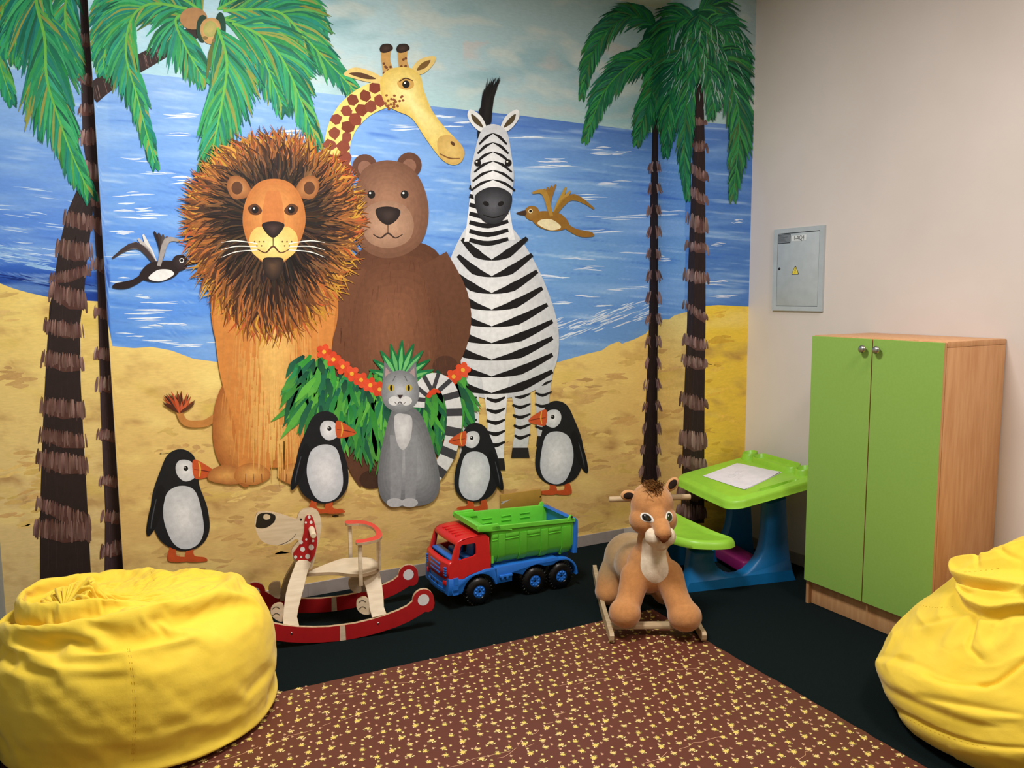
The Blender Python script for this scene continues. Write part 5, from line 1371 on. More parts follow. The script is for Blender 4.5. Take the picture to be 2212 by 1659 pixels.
legs = [limb([(-.075, .10, .25), (-.105, .05, .17), (-.128, .02, .125), (-.137, .005, .112)], [.070, .060, .062, .066]), ell((-.137, -.002, .113), (.074, .080, .066)),
        limb([(.075, .09, .26), (.098, .03, .18), (.118, -.01, .13), (.128, -.022, .112)], [.070, .060, .064, .068]), ell((.128, -.028, .108), (.078, .085, .069)),
        limb([(-.10, .42, .20), (-.145, .40, .12), (-.165, .36, .075)], [.085, .078, .066]), ell((-.168, .37, .07), (.066, .095, .06)),
        limb([(.04, .44, .20), (.085, .42, .12), (.11, .38, .075)], [.085, .078, .066]), ell((.115, .37, .07), (.066, .095, .06))]
trunk = [ell((-.045, .42, .225), (.138, .155, .128)), ell((-.03, .30, .235), (.118, .16, .115)), ell((-.005, .14, .28), (.105, .11, .125)), limb([(0, .15, .30), (.004, .12, .38), (.006, .11, .44)], [.09, .074, .07])]
body_me = blob_mesh(trunk+legs, .008, 8, cbody)
body = me_obj('body', body_me, M['plush'], cub)
from mathutils.bvhtree import BVHTree
def bvh_of(*mes):
    V = []; F = []
    for me in mes:
        b = len(V); V += [v.co.copy() for v in me.vertices]; F += [tuple(b+i for i in p.vertices) for p in me.polygons]
    return BVHTree.FromPolygons(V, F)
def patch(name, outline, bvh, m, parent, origin, right, up, lift=.0015, n=34, thick=.003):
    """a sewn-on shape: outline (u, v) pressed on to the surface seen along right x up"""
    right = Vector(right).normalized(); up = Vector(up).normalized(); d = right.cross(up).normalized(); O_ = Vector(origin)
    us = [p[0] for p in outline]; vs = [p[1] for p in outline]; cu, cv = sum(us)/len(us), sum(vs)/len(vs)
    rows_ = []; bm = bmesh.new()
    for i in range(9):
        r = i/8; row = []
        for (u, v) in outline:
            uu, vv = cu+(u-cu)*r, cv+(v-cv)*r; s = O_+right*uu+up*vv
            h = bvh.ray_cast(s-d*-.0+(-d)*-.0 + d*.35, -d)
            P_ = h[0] if h[0] else s
            nn = h[1] if h[0] else d
            k = lift if i < 8 else .0002
            row.append(bm.verts.new(P_+nn*k))
            if i == 0: break
        rows_.append(row)
    for a, b in zip(rows_, rows_[1:]):
        n_ = len(b)
        for k in range(n_):
            k2 = (k+1) % n_
            if len(a) == 1: bm.faces.new((a[0], b[k], b[k2]))
            else: bm.faces.new((a[k], b[k], b[k2], a[k2]))
    return bm_obj(name, bm, m, parent, True, 80)
BV = bvh_of(body_me)
bib = catmull([(-.040, .445), (.048, .445), (.062, .37), (.066, .30), (.046, .262), (.012, .235), (-.028, .252), (-.058, .30), (-.052, .37)], 5)
patch('bib', bib, BV, M['cream'], body, (0, 0, 0), (1, 0, 0), (0, 0, 1), .002)['label'] = 'cream chest bib'
# head
hy = .10
def chead(p):
    c = mixc(OR_, (194, 148, 100), sst(.60, .70, p.z)*.6); g = noise.noise(p*16); return tuple(max(0, v+g*7) for v in c)
head_me = blob_mesh([ell((0, hy+.02, .585), (.101, .105, .100)), ell((-.045, hy-.01, .520), (.064, .075, .066)), ell((.050, hy-.01, .520), (.062, .075, .066)), ell((.004, hy, .53), (.10, .09, .08)),
                     limb([(.008, hy-.06, .56), (.018, hy-.105, .515), (.020, hy-.13, .495)], [.046, .038, .034]), ell((.004, hy+.02, .46), (.07, .07, .05))], .007, 7, chead)
head = me_obj('head', head_me, M['plush'], cub)
muz_me = blob_mesh([ell((-.014, hy-.115, .470), (.040, .044, .042)), ell((.052, hy-.115, .472), (.034, .042, .042)), ell((.018, hy-.100, .436), (.044, .042, .034)), ell((.018, hy-.09, .47), (.058, .05, .04))], .006, 6)
muz = me_obj('muzzle', muz_me, M['cream'], head); muz['label'] = 'cream muzzle and chin'
br_me = blob_mesh([limb([(.014, hy-.05, .548), (.019, hy-.105, .520), (.021, hy-.150, .500)], [.036, .040, .036]), ell((.021, hy-.150, .498), (.040, .022, .020))], .005, 5, lambda p: OR_)
me_obj('nose_bridge', br_me, M['plush'], head)
nose_me = blob_mesh([ell((.022, hy-.160, .489), (.037, .018, .013)), limb([(.022, hy-.164, .484), (.022, hy-.160, .462)], [.024, .010])], .004, 5)
nose_o = me_obj('nose', nose_me, M['brown_plush'], head); nose_o['label'] = 'brown nose'
HB = bvh_of(head_me)
for sx, cx, w, h, rot in ((-1, -.040, .027, .020, -.25), (1, .060, .021, .023, .25)):
    def el(k): return [(cx+k*w*math.cos(a)*math.cos(rot)-k*h*math.sin(a)*math.sin(rot), .548+k*w*math.cos(a)*math.sin(rot)+k*h*math.sin(a)*math.cos(rot)) for a in [2*PI*j/26 for j in range(26)]]
    e = patch('eye', el(1), HB, M['eye_rim'], head, (0, 0, 0), (1, 0, 0), (0, 0, 1), .0022)
    patch('pupil', [(cx+(p[0]-cx)*.80, .548+(p[1]-.548)*.80) for p in el(1)], HB, M['glossy_black'], e, (0, 0, 0), (1, 0, 0), (0, 0, 1), .0042)
    patch('glint', [(cx-.006+.0028*math.cos(a), .555+.0028*math.sin(a)) for a in [2*PI*j/10 for j in range(10)]], HB, M['eye_rim'], e, (0, 0, 0), (1, 0, 0), (0, 0, 1), .0052)
# ears
def ear(base, tip, w, sg):
    b, t = Vector(base), Vector(tip); ax = (t-b); L_ = ax.length; q = ax.to_track_quat('X', 'Z').to_matrix()
    out = me_obj('ear', blob_mesh([ell(b.lerp(t, .5), (L_*.56, .018, w), q), ell(b.lerp(t, .22), (L_*.3, .024, w*.8), q)], .005, 4, lambda p: (198, 146, 96)), M['plush'], head)
    EB = bvh_of(out.data); r = q @ Vector((1, 0, 0)); u = q @ Vector((0, 0, 1)); d = r.cross(u)
    if d.y > 0: u = -u
    patch('ear_lining', [(L_*(.56+.36*math.cos(a)), w*(.62)*math.sin(a)*(1)) for a in [2*PI*j/20 for j in range(20)]], EB, M['dark_plush'], out, b, r, u, .002)['label'] = 'dark ear lining'
ear((-.075, hy+.03, .625), (-.142, hy+.01, .628), .026, -1)
ear((.075, hy+.04, .645), (.118, hy+.03, .700), .026, 1)
# tuft of hair
bm = bmesh.new(); rt_ = random.Random(5)
for i in range(300):
    x, y = rt_.gauss(.006, .016), hy-.012+rt_.gauss(0, .022); b = Vector((x, y, .676+.006*rt_.random()-abs(y-hy)*.35))
    t = b+Vector((rt_.uniform(-.034, .030)-.014, rt_.uniform(-.03, .012)-.012, rt_.uniform(.006, .032)))
    ring_tube(bm, [b-Vector((0, 0, .012)), b.lerp(t, .5)+Vector((0, 0, .006)), t], [.0019, .0016, .0003], 4)
bm_obj('hair_tuft', bm, M['tuft'], head)
bm = bmesh.new(); ring_tube(bm, [(-.190, hy+.07, .594), (-.187, hy+.07, .594), (.187, hy+.07, .603), (.190, hy+.07, .603)], [.011, .0135, .0135, .011], 18); bm_obj('handle_bar', bm, M['pine'], cub)
# tail
me_obj('tail', blob_mesh([limb([(-.05, .55, .25), (-.06, .60, .20), (-.07, .63, .13)], [.022, .018, .016]), ell((-.07, .635, .12), (.024, .024, .03))], .006, 4, lambda p: DU), M['plush'], cub)
# rockers and cross bars
def cub_rocker(x):
    pts = []; n = 22
    lo = [(-.075+.725*k/n, .0) for k in range(n+1)]
    f = lambda y: .0035+.20*(y-.20)**2*(1.5 if y > .2 else .55)
    low = [(y, f(y)) for y, _ in lo]; up = [(y, f(y)+.048*(1 if .0 < y else .85)) for y, _ in lo]
    pts = low+[(low[-1][0]+.008, low[-1][1]+.026)]+up[::-1]+[(low[0][0]-.012, low[0][1]+.030), (low[0][0]-.010, low[0][1]+.010)]
    bm = bmesh.new(); slab(bm, [Vector((x-.010, y, z)) for y, z in pts], Vector((.020, 0, 0)))
    o = bm_obj('rocker', bm, M['pine'], cub, False); b = o.modifiers.new('round', 'BEVEL'); b.width = .004; b.segments = 2; b.limit_method = 'ANGLE'; b.angle_limit = math.radians(40)
cub_rocker(-.205); cub_rocker(.205)
for y, z in ((.02, .045), (.42, .052)):
    bm = bmesh.new(); box(bm, (0, y, z), (.395, .05, .018), .003, 2); bm_obj('cross_bar', bm, M['pine'], cub)
# ------------------------------------------------------------------ bean bags
m, nt, b = nodes('yellow_canvas'); M['yellow'] = m
b.inputs['Roughness'].default_value = .8; b.inputs['Specular IOR Level'].default_value = .2; b.inputs['Sheen Weight'].default_value = .15
n1 = noisy(nt, 6, 3); rp = ramp(nt, n1.outputs[0], [(.3, (238, 202, 60)), (.7, (243, 210, 72))]); link(nt, rp.outputs[0], b.inputs['Base Color'])
n2 = noisy(nt, 28, 5, .6); n3 = noisy(nt, 700, 2)
ad = N(nt, 'ShaderNodeMath', operation='MULTIPLY_ADD'); link(nt, n3.outputs[0], ad.inputs[0]); ad.inputs[1].default_value = .06; link(nt, n2.outputs[0], ad.inputs[2])
bump(nt, b, ad.outputs[0], .25, .006)
M['stitch'] = mat('yellow_stitching', (216, 176, 38), .8)
def pdist(p, L, closed=False):
    """distance and side of a point from a polyline in the photograph's frame"""
    best = (1e9, 0, 0); n = len(L)
    for i in range(n if closed else n-1):
        a, b = L[i], L[(i+1) % n]; dx, dy = b[0]-a[0], b[1]-a[1]; t = max(0, min(1, ((p[0]-a[0])*dx+(p[1]-a[1])*dy)/(dx*dx+dy*dy+1e-9)))
        ex, ey = p[0]-a[0]-t*dx, p[1]-a[1]-t*dy; d = math.hypot(ex, ey)
        if d < best[0]: best = (d, 1 if dx*ey-dy*ex > 0 else -1, (i+t)/(n-1))
    return best
def fold_disp(p, folds, scale):
    """cloth relief: ridges, creases and lapped flaps measured from the photograph (scale = pixels per metre here)"""
    h = 0
    for f in folds:
        kind, L, A, w = f[:4]; bb = f[4]
        if not (bb[0] < p[0] < bb[2] and bb[1] < p[1] < bb[3]): continue
        if kind == 'flap':
            d, s, t = pdist(p, L, True); ins = inpoly(p[0], p[1], L); sd = (d if ins else -d)/scale
            h += A*sst(-.004, w*.42, sd)*(.30+.95*math.exp(-max(0, sd-w*.2)/(w*1.3))) - .22*A*math.exp(-((sd+.007)/.008)**2)
        else:
            d, s, t = pdist(p, L); d /= scale; e = math.sin(PI*min(1, max(0, t*.86+.07)))**.5
            if kind == 'ridge': h += A*e*math.exp(-(d/w)**2)
            elif kind == 'crease': h -= A*e*math.exp(-(d/(w*.45))**2)-.35*A*e*math.exp(-(d/(w*1.6))**2)
            elif kind == 'lap': h += A*e*(math.exp(-d/(w*2.2)) if s > 0 else 0)*(sst(0, .004, d) if s > 0 else 0) - (A*.35*e*math.exp(-(d/(w*.5))**2) if s <= 0 else 0)
    return h
def prep(folds, sm=6):
    out = []
    for k, L, A, w in folds:
        q = catmull(L, sm, k == 'flap'); pad = 60
        out.append((k, q, A, w, (min(p[0] for p in q)-pad, min(p[1] for p in q)-pad, max(p[0] for p in q)+pad, max(p[1] for p in q)+pad)))
    return out
def beanbag(root, surf, nu, nv, folds, scale, wrink):
    """surf(a, t): angle and 0..1 from floor centre over the side to the crown"""
    base = [[surf(2*PI*i/nu, j/nv) for i in range(nu)] for j in range(nv+1)]
    V = []
    for j in range(nv+1):
        for i in range(nu):
            p = base[j][i]; a = base[j][(i+1) % nu]-base[j][i-1]; c = base[min(nv, j+1)][i]-base[max(0, j-1)][i]
            n = a.cross(c); n = n.normalized() if n.length > 1e-9 else Vector((0, 0, 1 if j > nv/2 else -1))
            h = 0
            wp = p
            if n.dot(CAM-wp) > -.05 and p.z > .004: h += fold_disp(proj(wp), folds, scale)
            h += wrink(p, n)
            if p.z < .03: h *= max(0, p.z/.03)
            q = p+n*h; q.z = max(.0028, q.z); V.append(q)
    F = []
    for j in range(nv):
        for i in range(nu):
            k = (i+1) % nu; F.append((j*nu+i, j*nu+k, (j+1)*nu+k, (j+1)*nu+i))
    mi = rootmat(root).inverted()
    V = [mi @ v for v in V]
    me = bpy.data.meshes.new('cover'); me.from_pydata([tuple(v) for v in V], [], F); me.update(); me.polygons.foreach_set('use_smooth', [True]*len(me.polygons))
    me.materials.append(M['yellow']); o = bpy.data.objects.new('cover', me); COL.objects.link(o); o.parent = root
    return o
import numpy as np
def drape_net(org, nu, steps, q):
    """rings of nu cover points from floor to neck; steps are second differences in units of q metres"""
    d = np.cumsum(np.array(steps).reshape(-1, nu, 3), 0); d[:, 0] = np.cumsum(d[:, 0], 0); return (np.cumsum(d, 1)+np.array(org))*q
def upsample(A, k, axis, wrap):
    """smooth cubic refinement of the net along one direction"""
    n = A.shape[axis]; idx = np.arange(n if wrap else n-1)
    g = lambda j: np.take(A, (idx+j) % n if wrap else np.clip(idx+j, 0, n-1), axis)
    p0, p1, p2, p3 = g(-1), g(0), g(1), g(2); out = []
    for s in range(k):
        t = s/k; out.append(.5*(2*p1+(p2-p0)*t+(2*p0-5*p1+4*p2-p3)*t*t+(3*p1-p0-3*p2+p3)*t**3))
    B = np.stack(out, axis+1); sh = list(A.shape); sh[axis] = len(idx)*k; B = B.reshape(sh)
    return B if wrap else np.concatenate([B, np.take(A, [n-1], axis)], axis)
def draped_bag(root, net, k, folds, scale, wrink, zs=1.0):
    A = net.astype(float)
    for _ in range(1):
        S = A.copy(); S[1:-1] = (A[:-2]+A[2:]+np.roll(A, 1, 1)[1:-1]+np.roll(A, -1, 1)[1:-1])/4; A = A*.65+S*.35
    A = upsample(upsample(A, k, 1, True), k, 0, False); nr, nu = A.shape[:2]; A[..., 2] *= zs
    t1 = np.roll(A, -1, 1)-np.roll(A, 1, 1); t2 = np.concatenate([A[1:2]-A[:1], A[2:]-A[:-2], A[-1:]-A[-2:-1]], 0)
    Nn = np.cross(t1, t2); Nn /= np.linalg.norm(Nn, axis=2, keepdims=True)+1e-12
    V = []
    for j in range(nr):
        for i in range(nu):
            p = Vector(A[j, i]); n = Vector(Nn[j, i]); h = wrink(p, n)
            if folds and n.dot(CAM-p) > -.05 and p.z > .01: h += fold_disp(proj(p), folds, scale)
            if p.z < .04: h *= max(0, p.z/.04)
            q = p+n*h; q.z = max(.0028, q.z); V.append(q)
    F = [(j*nu+i, j*nu+(i+1) % nu, (j+1)*nu+(i+1) % nu, (j+1)*nu+i) for j in range(nr-1) for i in range(nu)]
    for j, dz in ((0, 0), (nr-1, -.03)):      # close the base and draw the neck shut
        ring = [V[j*nu+i] for i in range(nu)]; c = sum(ring, Vector())/nu; c.z += dz; V.append(c); ci = len(V)-1
        for i in range(nu): F.append((j*nu+(i+1) % nu, j*nu+i, ci) if j == 0 else (j*nu+i, j*nu+(i+1) % nu, ci))
    mi = rootmat(root).inverted(); V = [mi @ v for v in V]
    o = mesh_obj('cover', V, F, M['yellow'], root, True); return o
def seam(root, cov, pxs, dash=.009):
    """double row of stitches following a line on the cover"""
    BV_ = bvh_of(cov.data); mi = rootmat(root).inverted(); bm = bmesh.new(); c = mi @ CAM
    pts = catmull(pxs, 14, False); H = []
    for x, y in pts:
        d = (mi.to_3x3() @ ray(x, y)).normalized(); h = BV_.ray_cast(c, d)
        if h[0]: H.append((h[0], h[1], d))
    acc = 0; on = True; run = []
    for (p, n, d), (p2, n2, d2) in zip(H, H[1:]):
        L_ = (p2-p).length
        if L_ > .04: continue
        k = max(1, int(L_/.004))
        for s in range(k):
            q = p.lerp(p2, s/k); acc += L_/k
            if on: run.append(q+n*.0006)
            if acc > (dash if on else dash*.6):
                if on and len(run) > 1: ring_tube(bm, run, .0007, 4)
                run = []; acc = 0; on = not on
    if len(bm.verts) == 0: bm.free(); return
    bm_obj('seam_stitching', bm, M['stitch'], root)
def profile(rows, n=8):
    q = catmull(rows, n, False); L = [0]
    for a, b in zip(q, q[1:]): L.append(L[-1]+math.hypot(a[0]-b[0], a[1]-b[1]))
    def f(t):
        s = t*L[-1]
        for i in range(len(L)-1):
            if s <= L[i+1]:
                k = (s-L[i])/(L[i+1]-L[i]+1e-9); return tuple(q[i][d]+(q[i+1][d]-q[i][d])*k for d in range(len(q[0])))
        return q[-1]
    return f
# left bag: a broad squat drum with its slack top lapped over
LC = (.118, 3.185)
bagl = empty('bean_bag', (LC[0], LC[1], .0), 0, 'yellow bean bag with flat crumpled top in the left corner', 'bean bag', 'yellow bean bags')
DRAPE = [
322,330,0,0,0,0,0,1,0,0,0,0,0,0,0,0,0,0,0,0,0,0,0,0,0,0,0,0,0,0,0,1,0,0,0,0,0,0,0,0,0,0,0,0,0,0,0,0,0,0,0,-1,0,0,0,0,0,0,0,0,0,1,0,0,0,0,0,0,0,0,0,0,0,0,0,0,0,0,-1,0,0,0,0,0,0,0,0,0,0,0,0,0,0,0,0,0,0,0,0,-1,0,0,0,0,0,0,0,0,0,0,0,0,0,0,0,0,
0,0,0,0,0,0,0,-1,0,0,0,0,0,0,0,0,0,-1,0,0,0,0,0,0,0,0,0,0,0,0,0,0,0,0,0,0,0,-1,0,0,0,0,0,0,0,0,0,-1,0,0,0,0,0,0,0,0,0,0,0,0,0,0,0,0,0,0,0,0,0,0,0,-1,0,0,0,0,0,0,0,0,0,0,0,0,0,0,0,0,0,0,0,0,0,0,0,-1,0,0,0,0,0,0,0,0,0,0,0,0,0,0,0,0,1,0,0,0,0,
0,0,0,0,0,-1,0,0,0,0,0,0,0,0,0,0,0,0,0,0,0,0,0,0,0,1,0,0,0,0,0,0,0,0,0,0,0,0,0,0,0,0,0,0,0,0,0,0,0,1,0,0,0,0,0,0,0,0,0,0,0,0,0,0,0,0,0,0,0,0,1,0,0,0,0,0,0,0,0,0,0,0,0,0,0,0,0,0,0,0,0,0,0,0,0,0,0,1,0,0,0,1,0,0,0,0,0,0,0,0,0,0,0,0,0,0,0,0,0,
0,0,0,0,0,0,0,0,0,1,0,0,0,0,0,0,0,0,0,0,0,0,0,0,0,0,-306,-330,0,0,1,0,-1,0,0,0,1,0,0,1,0,0,1,0,0,1,0,-1,0,0,0,1,0,0,1,0,-1,0,0,0,1,0,-1,0,0,0,1,0,-1,1,0,0,1,0,-1,0,0,1,1,0,-1,0,0,-1,1,0,-1,-1,0,0,1,0,-1,0,0,-1,1,0,-1,0,0,-1,0,0,1,1,0,-1,0,
0,-1,0,0,-1,0,0,-1,0,0,-1,0,0,-1,0,0,0,0,0,-1,0,0,0,0,0,-1,0,0,-1,0,0,-1,-1,0,-1,0,0,-1,0,0,0,-1,0,0,0,0,-1,-1,0,-1,1,0,0,-1,0,-1,0,0,-1,-1,0,0,0,0,-1,-1,0,-1,-1,0,1,-1,0,-1,0,0,0,-1,0,0,0,0,-1,-1,0,0,-1,0,0,0,0,-1,-1,0,0,-1,0,0,-1,0,0,-1,
0,0,0,0,0,-1,0,0,-1,0,0,0,0,0,-1,0,0,-1,0,0,-1,0,1,-1,0,0,0,0,0,-1,0,1,0,0,0,-1,0,0,-1,0,1,-1,0,-1,0,0,1,-1,0,1,-1,0,0,1,0,1,-1,0,1,-1,0,0,0,0,1,-1,0,1,0,0,0,-1,0,0,0,0,1,0,0,1,-1,0,1,0,0,1,0,0,1,0,0,0,0,0,1,-1,0,0,0,0,1,0,0,1,0,0,1,1,0,1,
0,0,1,0,0,1,0,0,-1,0,0,1,1,0,1,0,0,1,0,0,1,1,0,0,0,0,1,1,0,1,0,0,1,1,0,-1,1,0,1,-1,0,0,1,0,1,1,0,0,0,0,1,1,0,0,1,0,1,1,0,0,0,0,0,1,0,1,0,0,0,1,0,0,1,0,0,1,0,0,1,0,1,0,0,1,0,0,0,1,0,1,1,0,0,1,0,0,0,0,-1,1,0,0,1,0,0,2,0,0,0,0,-1,1,0,0,0,0,-1,
1,0,0,2,0,-1,0,0,0,0,0,-1,1,0,0,1,0,-2,0,0,0,1,0,0,0,0,-1,1,0,-1,0,0,-1,1,0,-1,0,0,0,1,0,-1,0,0,-2,0,0,0,0,0,-1,1,0,-1,0,0,-1,0,0,0,0,0,-1,0,0,-1,0,0,-1,0,0,-2,0,0,0,-1,0,-1,0,0,-1,0,0,0,0,0,-1,-1,0,-1,0,0,-1,-1,0,-1,0,0,0,-1,0,-2,0,0,0,-1,
0,0,0,0,-2,-1,0,0,-1,0,0,0,0,-1,0,0,0,-2,0,-1,-1,0,-1,0,0,1,-1,0,-1,0,0,-1,-2,0,1,-1,0,0,-1,0,-1,0,0,0,-1,0,0,-1,0,0,-1,0,0,0,0,0,-2,0,0,-1,0,1,-1,0,0,-1,0,-1,0,0,1,-1,0,1,-1,0,-1,-1,0,1,-1,0,1,0,0,0,-1,0,1,-1,0,0,-1,0,0,0,0,2,-1,0,0,-1,0,
0,0,0,2,-1,0,0,0,0,1,-1,0,1,0,0,1,0,0,1,-1,0,0,0,0,1,0,0,1,-1,0,0,0,0,2,0,0,1,1,0,1,0,0,1,0,0,0,0,0,1,-1,0,1,0,0,1,0,0,0,1,0,2,0,0,1,0,0,0,1,0,1,0,0,1,0,0,1,1,0,1,0,0,0,1,0,0,0,0,2,1,0,0,1,0,1,0,0,0,1,0,1,1,0,0,1,0,1,0,0,0,1,0,1,1,0,0,1,0,
0,1,0,0,0,0,1,1,0,0,1,0,0,1,0,-1,2,0,1,0,0,0,1,0,0,1,0,0,0,0,-1,2,0,1,1,0,-1,0,0,0,1,0,-1,1,0,0,1,0,0,1,0,-1,0,0,0,1,0,-1,1,0,0,1,0,-1,0,0,-1,1,0,0,1,0,-1,0,0,-1,1,0,0,0,0,-1,1,0,-1,0,0,0,0,0,-2,0,0,0,1,0,-1,0,0,-1,1,0,-1,-1,0,-1,1,0,0,0,0,
-2,0,0,-1,0,0,0,0,0,-1,0,0,-1,-1,0,-1,1,0,-1,-1,0,0,0,0,-2,-1,0,0,0,0,-1,0,0,-1,0,0,0,-1,0,-2,0,0,0,-1,0,-1,0,0,-1,-1,0,0,-1,0,0,0,0,-1,-1,0,-1,-1,0,0,-1,0,-1,0,0,0,-1,0,-1,-1,0,0,-1,0,0,-1,0,0,0,0,-1,-1,0,1,-2,0,-1,0,0,0,-1,0,0,-1,0,0,-1,
0,0,-1,0,1,-1,0,-1,0,0,1,-1,0,0,-1,0,0,-1,0,0,-1,0,1,-1,0,0,0,0,1,-2,0,0,0,0,1,-1,0,1,0,0,0,-1,0,0,-1,0,1,0,0,1,-1,0,0,0,0,2,-1,0,0,0,0,1,0,0,1,-2,0,0,0,0,2,0,0,0,0,0,1,0,0,1,-1,0,1,0,0,1,0,0,0,0,0,1,0,0,2,0,0,0,0,0,1,0,0,1,1,0,1,0,0,1,0,0,
0,0,0,2,0,0,0,2,0,1,0,0,1,0,0,0,1,0,1,0,0,1,1,0,0,0,0,1,1,0,1,1,0,0,0,0,1,1,0,0,0,0,1,2,0,0,0,0,0,1,0,1,1,0,0,1,0,1,1,0,-1,1,0,1,0,0,0,1,0,0,1,0,0,0,0,0,1,0,0,0,0,-1,2,0,1,1,0,-1,0,0,0,1,0,0,1,0,0,1,0,-1,0,0,0,2,0,0,1,0,-1,0,0,0,1,0,-1,0,0,
-1,1,0,0,1,0,-1,0,0,-1,1,0,-1,0,0,0,1,0,-2,0,0,0,1,0,-1,1,0,0,0,0,-2,0,0,0,0,0,-1,0,0,-1,1,0,0,-1,0,-2,1,0,-1,0,0,0,0,0,-2,0,0,0,-1,0,-1,1,0,-1,-1,0,-1,0,0,-1,0,0,0,0,0,-2,0,0,0,-1,0,-1,-1,0,-1,0,0,0,-1,0,-1,0,0,-1,-1,0,0,0,0,-1,-1,0,-1,-1,
0,0,0,0,-1,-1,0,0,0,0,0,-1,0,-1,-2,0,0,0,0,-1,-1,0,0,-1,0,-1,-1,0,0,0,0,0,-1,0,0,-2,0,0,0,0,0,-1,0,0,-1,0,0,-1,0,0,0,0,0,-2,0,0,0,0,1,-2,0,0,0,0,1,0,0,0,-2,0,1,-1,0,0,0,0,0,-1,0,1,-1,0,0,-1,0,1,0,0,1,-1,0,0,0,0,1,-1,0,1,-1,0,0,0,0,1,-1,0,1,
0,0,0,0,0,2,0,0,0,-1,0,1,-1,0,1,1,0,1,0,0,1,-1,0,0,0,0,2,0,0,0,0,0,1,0,0,2,0,0,0,1,0,1,0,0,1,-1,0,0,1,0,2,1,0,0,0,0,1,0,0,0,0,0,2,1,0,0,0,0,1,1,0,1,1,0,1,0,0,0,1,0,1,0,0,1,1,0,0,1,0,1,1,0,0,0,0,0,1,0,1,2,0,0,0,0,0,0,0,0,2,0,1,0,0,-1,2,0,1,
0,0,0,1,0,0,0,0,0,1,0,0,1,0,0,1,0,-1,0,0,0,1,0,0,2,0,0,0,0,-1,1,0,0,1,0,-1,0,0,0,1,0,0,1,0,-1,0,0,-1,2,0,0,0,0,-1,0,0,0,1,0,-1,1,0,0,1,0,-2,1,0,0,0,0,0,0,0,-2,0,0,-1,1,0,0,0,0,-1,1,0,-1,0,0,-1,-1,0,-1,1,0,-1,0,0,0,0,0,-2,0,0,0,0,0,-1,0,0,
-1,-1,0,-1,1,0,-1,0,0,-1,-1,0,-1,0,0,0,-1,0,-1,0,0,-1,0,0,-1,0,0,-1,-1,0,0,-1,0,-1,-1,0,-1,-1,0,0,0,0,-1,0,0,-1,-2,0,1,0,0,-2,-1,0,0,-1,0,0,0,0,-1,-1,0,1,-1,0,-1,0,0,0,-2,0,0,-1,0,-1,0,0,1,-1,0,-1,-1,0,0,-1,0,0,-1,0,1,-1,0,-1,-1,0,1,0,0,0,
-2,0,0,0,0,1,-1,0,-1,-1,0,1,-1,0,0,0,0,0,-1,0,2,-1,0,-1,-1,0,1,0,0,1,-2,0,0,0,0,1,-1,0,1,0,0,0,0,0,1,-1,0,1,0,0,1,-1,0,1,0,0,0,-1,0,1,0,0,1,0,0,1,-1,0,1,0,0,1,1,0,1,-1,0,0,0,0,2,0,0,0,0,0,1,1,0,1,-1,0,1,0,0,1,1,0,1,0,0,0,0,0,1,1,0,2,0,0,0,
1,0,0,0,0,2,1,0,0,0,0,1,0,0,0,1,0,1,0,0,0,2,0,1,0,0,1,1,0,0,1,0,0,1,0,1,0,0,0,1,0,1,1,0,0,1,0,0,0,0,0,2,0,1,0,0,0,1,0,0,1,0,0,0,0,0,1,0,0,1,0,0,0,0,0,2,0,0,1,0,-1,0,0,0,1,0,0,1,0,-1,1,0,0,1,0,-1,0,0,-1,1,0,0,1,0,0,0,0,-1,1,0,0,1,0,-1,1,0,0,
0,0,-2,1,0,0,0,0,-1,0,0,-1,1,0,0,0,0,-1,0,0,-1,1,0,-1,0,0,-1,0,0,-1,1,0,-1,0,0,0,-1,0,-2,1,0,0,0,0,-1,-1,0,-2,1,0,0,0,0,-1,-1,0,0,0,0,-2,0,0,-1,-1,0,-1,0,0,0,0,0,-1,-1,0,-1,0,0,0,0,0,-1,-1,0,0,0,0,-1,-1,0,-1,-1,0,-1,-1,0,0,0,0,-1,-1,0,0,-1,
0,-1,0,0,0,-1,0,0,-1,0,-1,-1,0,0,-1,0,0,0,0,-1,-1,0,0,-2,0,0,0,0,0,-1,0,0,-1,0,0,-1,0,0,0,0,0,-2,0,0,-1,0,1,0,0,0,-1,0,0,-1,0,1,-1,0,0,0,0,0,-2,0,1,-1,0,0,0,0,1,-1,0,0,-1,0,1,0,0,1,-1,0,1,0,0,0,-1,0,1,-1,0,0,0,0,1,-1,0,1,0,0,0,-1,0,1,0,0,1,
1,0,2,-1,0,0,0,0,1,0,0,0,-1,0,2,0,0,1,0,0,0,0,0,2,0,0,0,0,0,1,1,0,1,0,0,1,0,0,1,1,0,1,-1,0,1,0,0,0,1,0,1,0,0,1,1,0,0,0,0,2,1,0,0,1,0,1,0,0,0,1,0,1,0,0,0,1,0,0,1,0,1,0,0,1,1,0,0,2,0,1,0,0,0,1,0,0,1,0,1,1,0,0,0,0,0,1,0,0,2,0,0,0,0,0,0,0,0,1,
0,-1,1,0,1,1,0,0,0,0,-1,1,0,0,1,0,-1,1,0,0,1,0,1,1,0,-1,0,0,0,2,0,-1,0,0,0,1,0,-1,1,0,0,1,0,-2,0,0,0,0,0,-1,1,0,0,0,0,-1,1,0,-1,1,0,-1,0,0,-1,1,0,-1,0,0,0,0,0,-1,0,0,-1,1,0,-1,0,0,-1,0,0,-1,0,0,0,0,0,-1,0,0,-2,0,0,0,0,0,-1,0,0,-1,0,0,-1,-1,
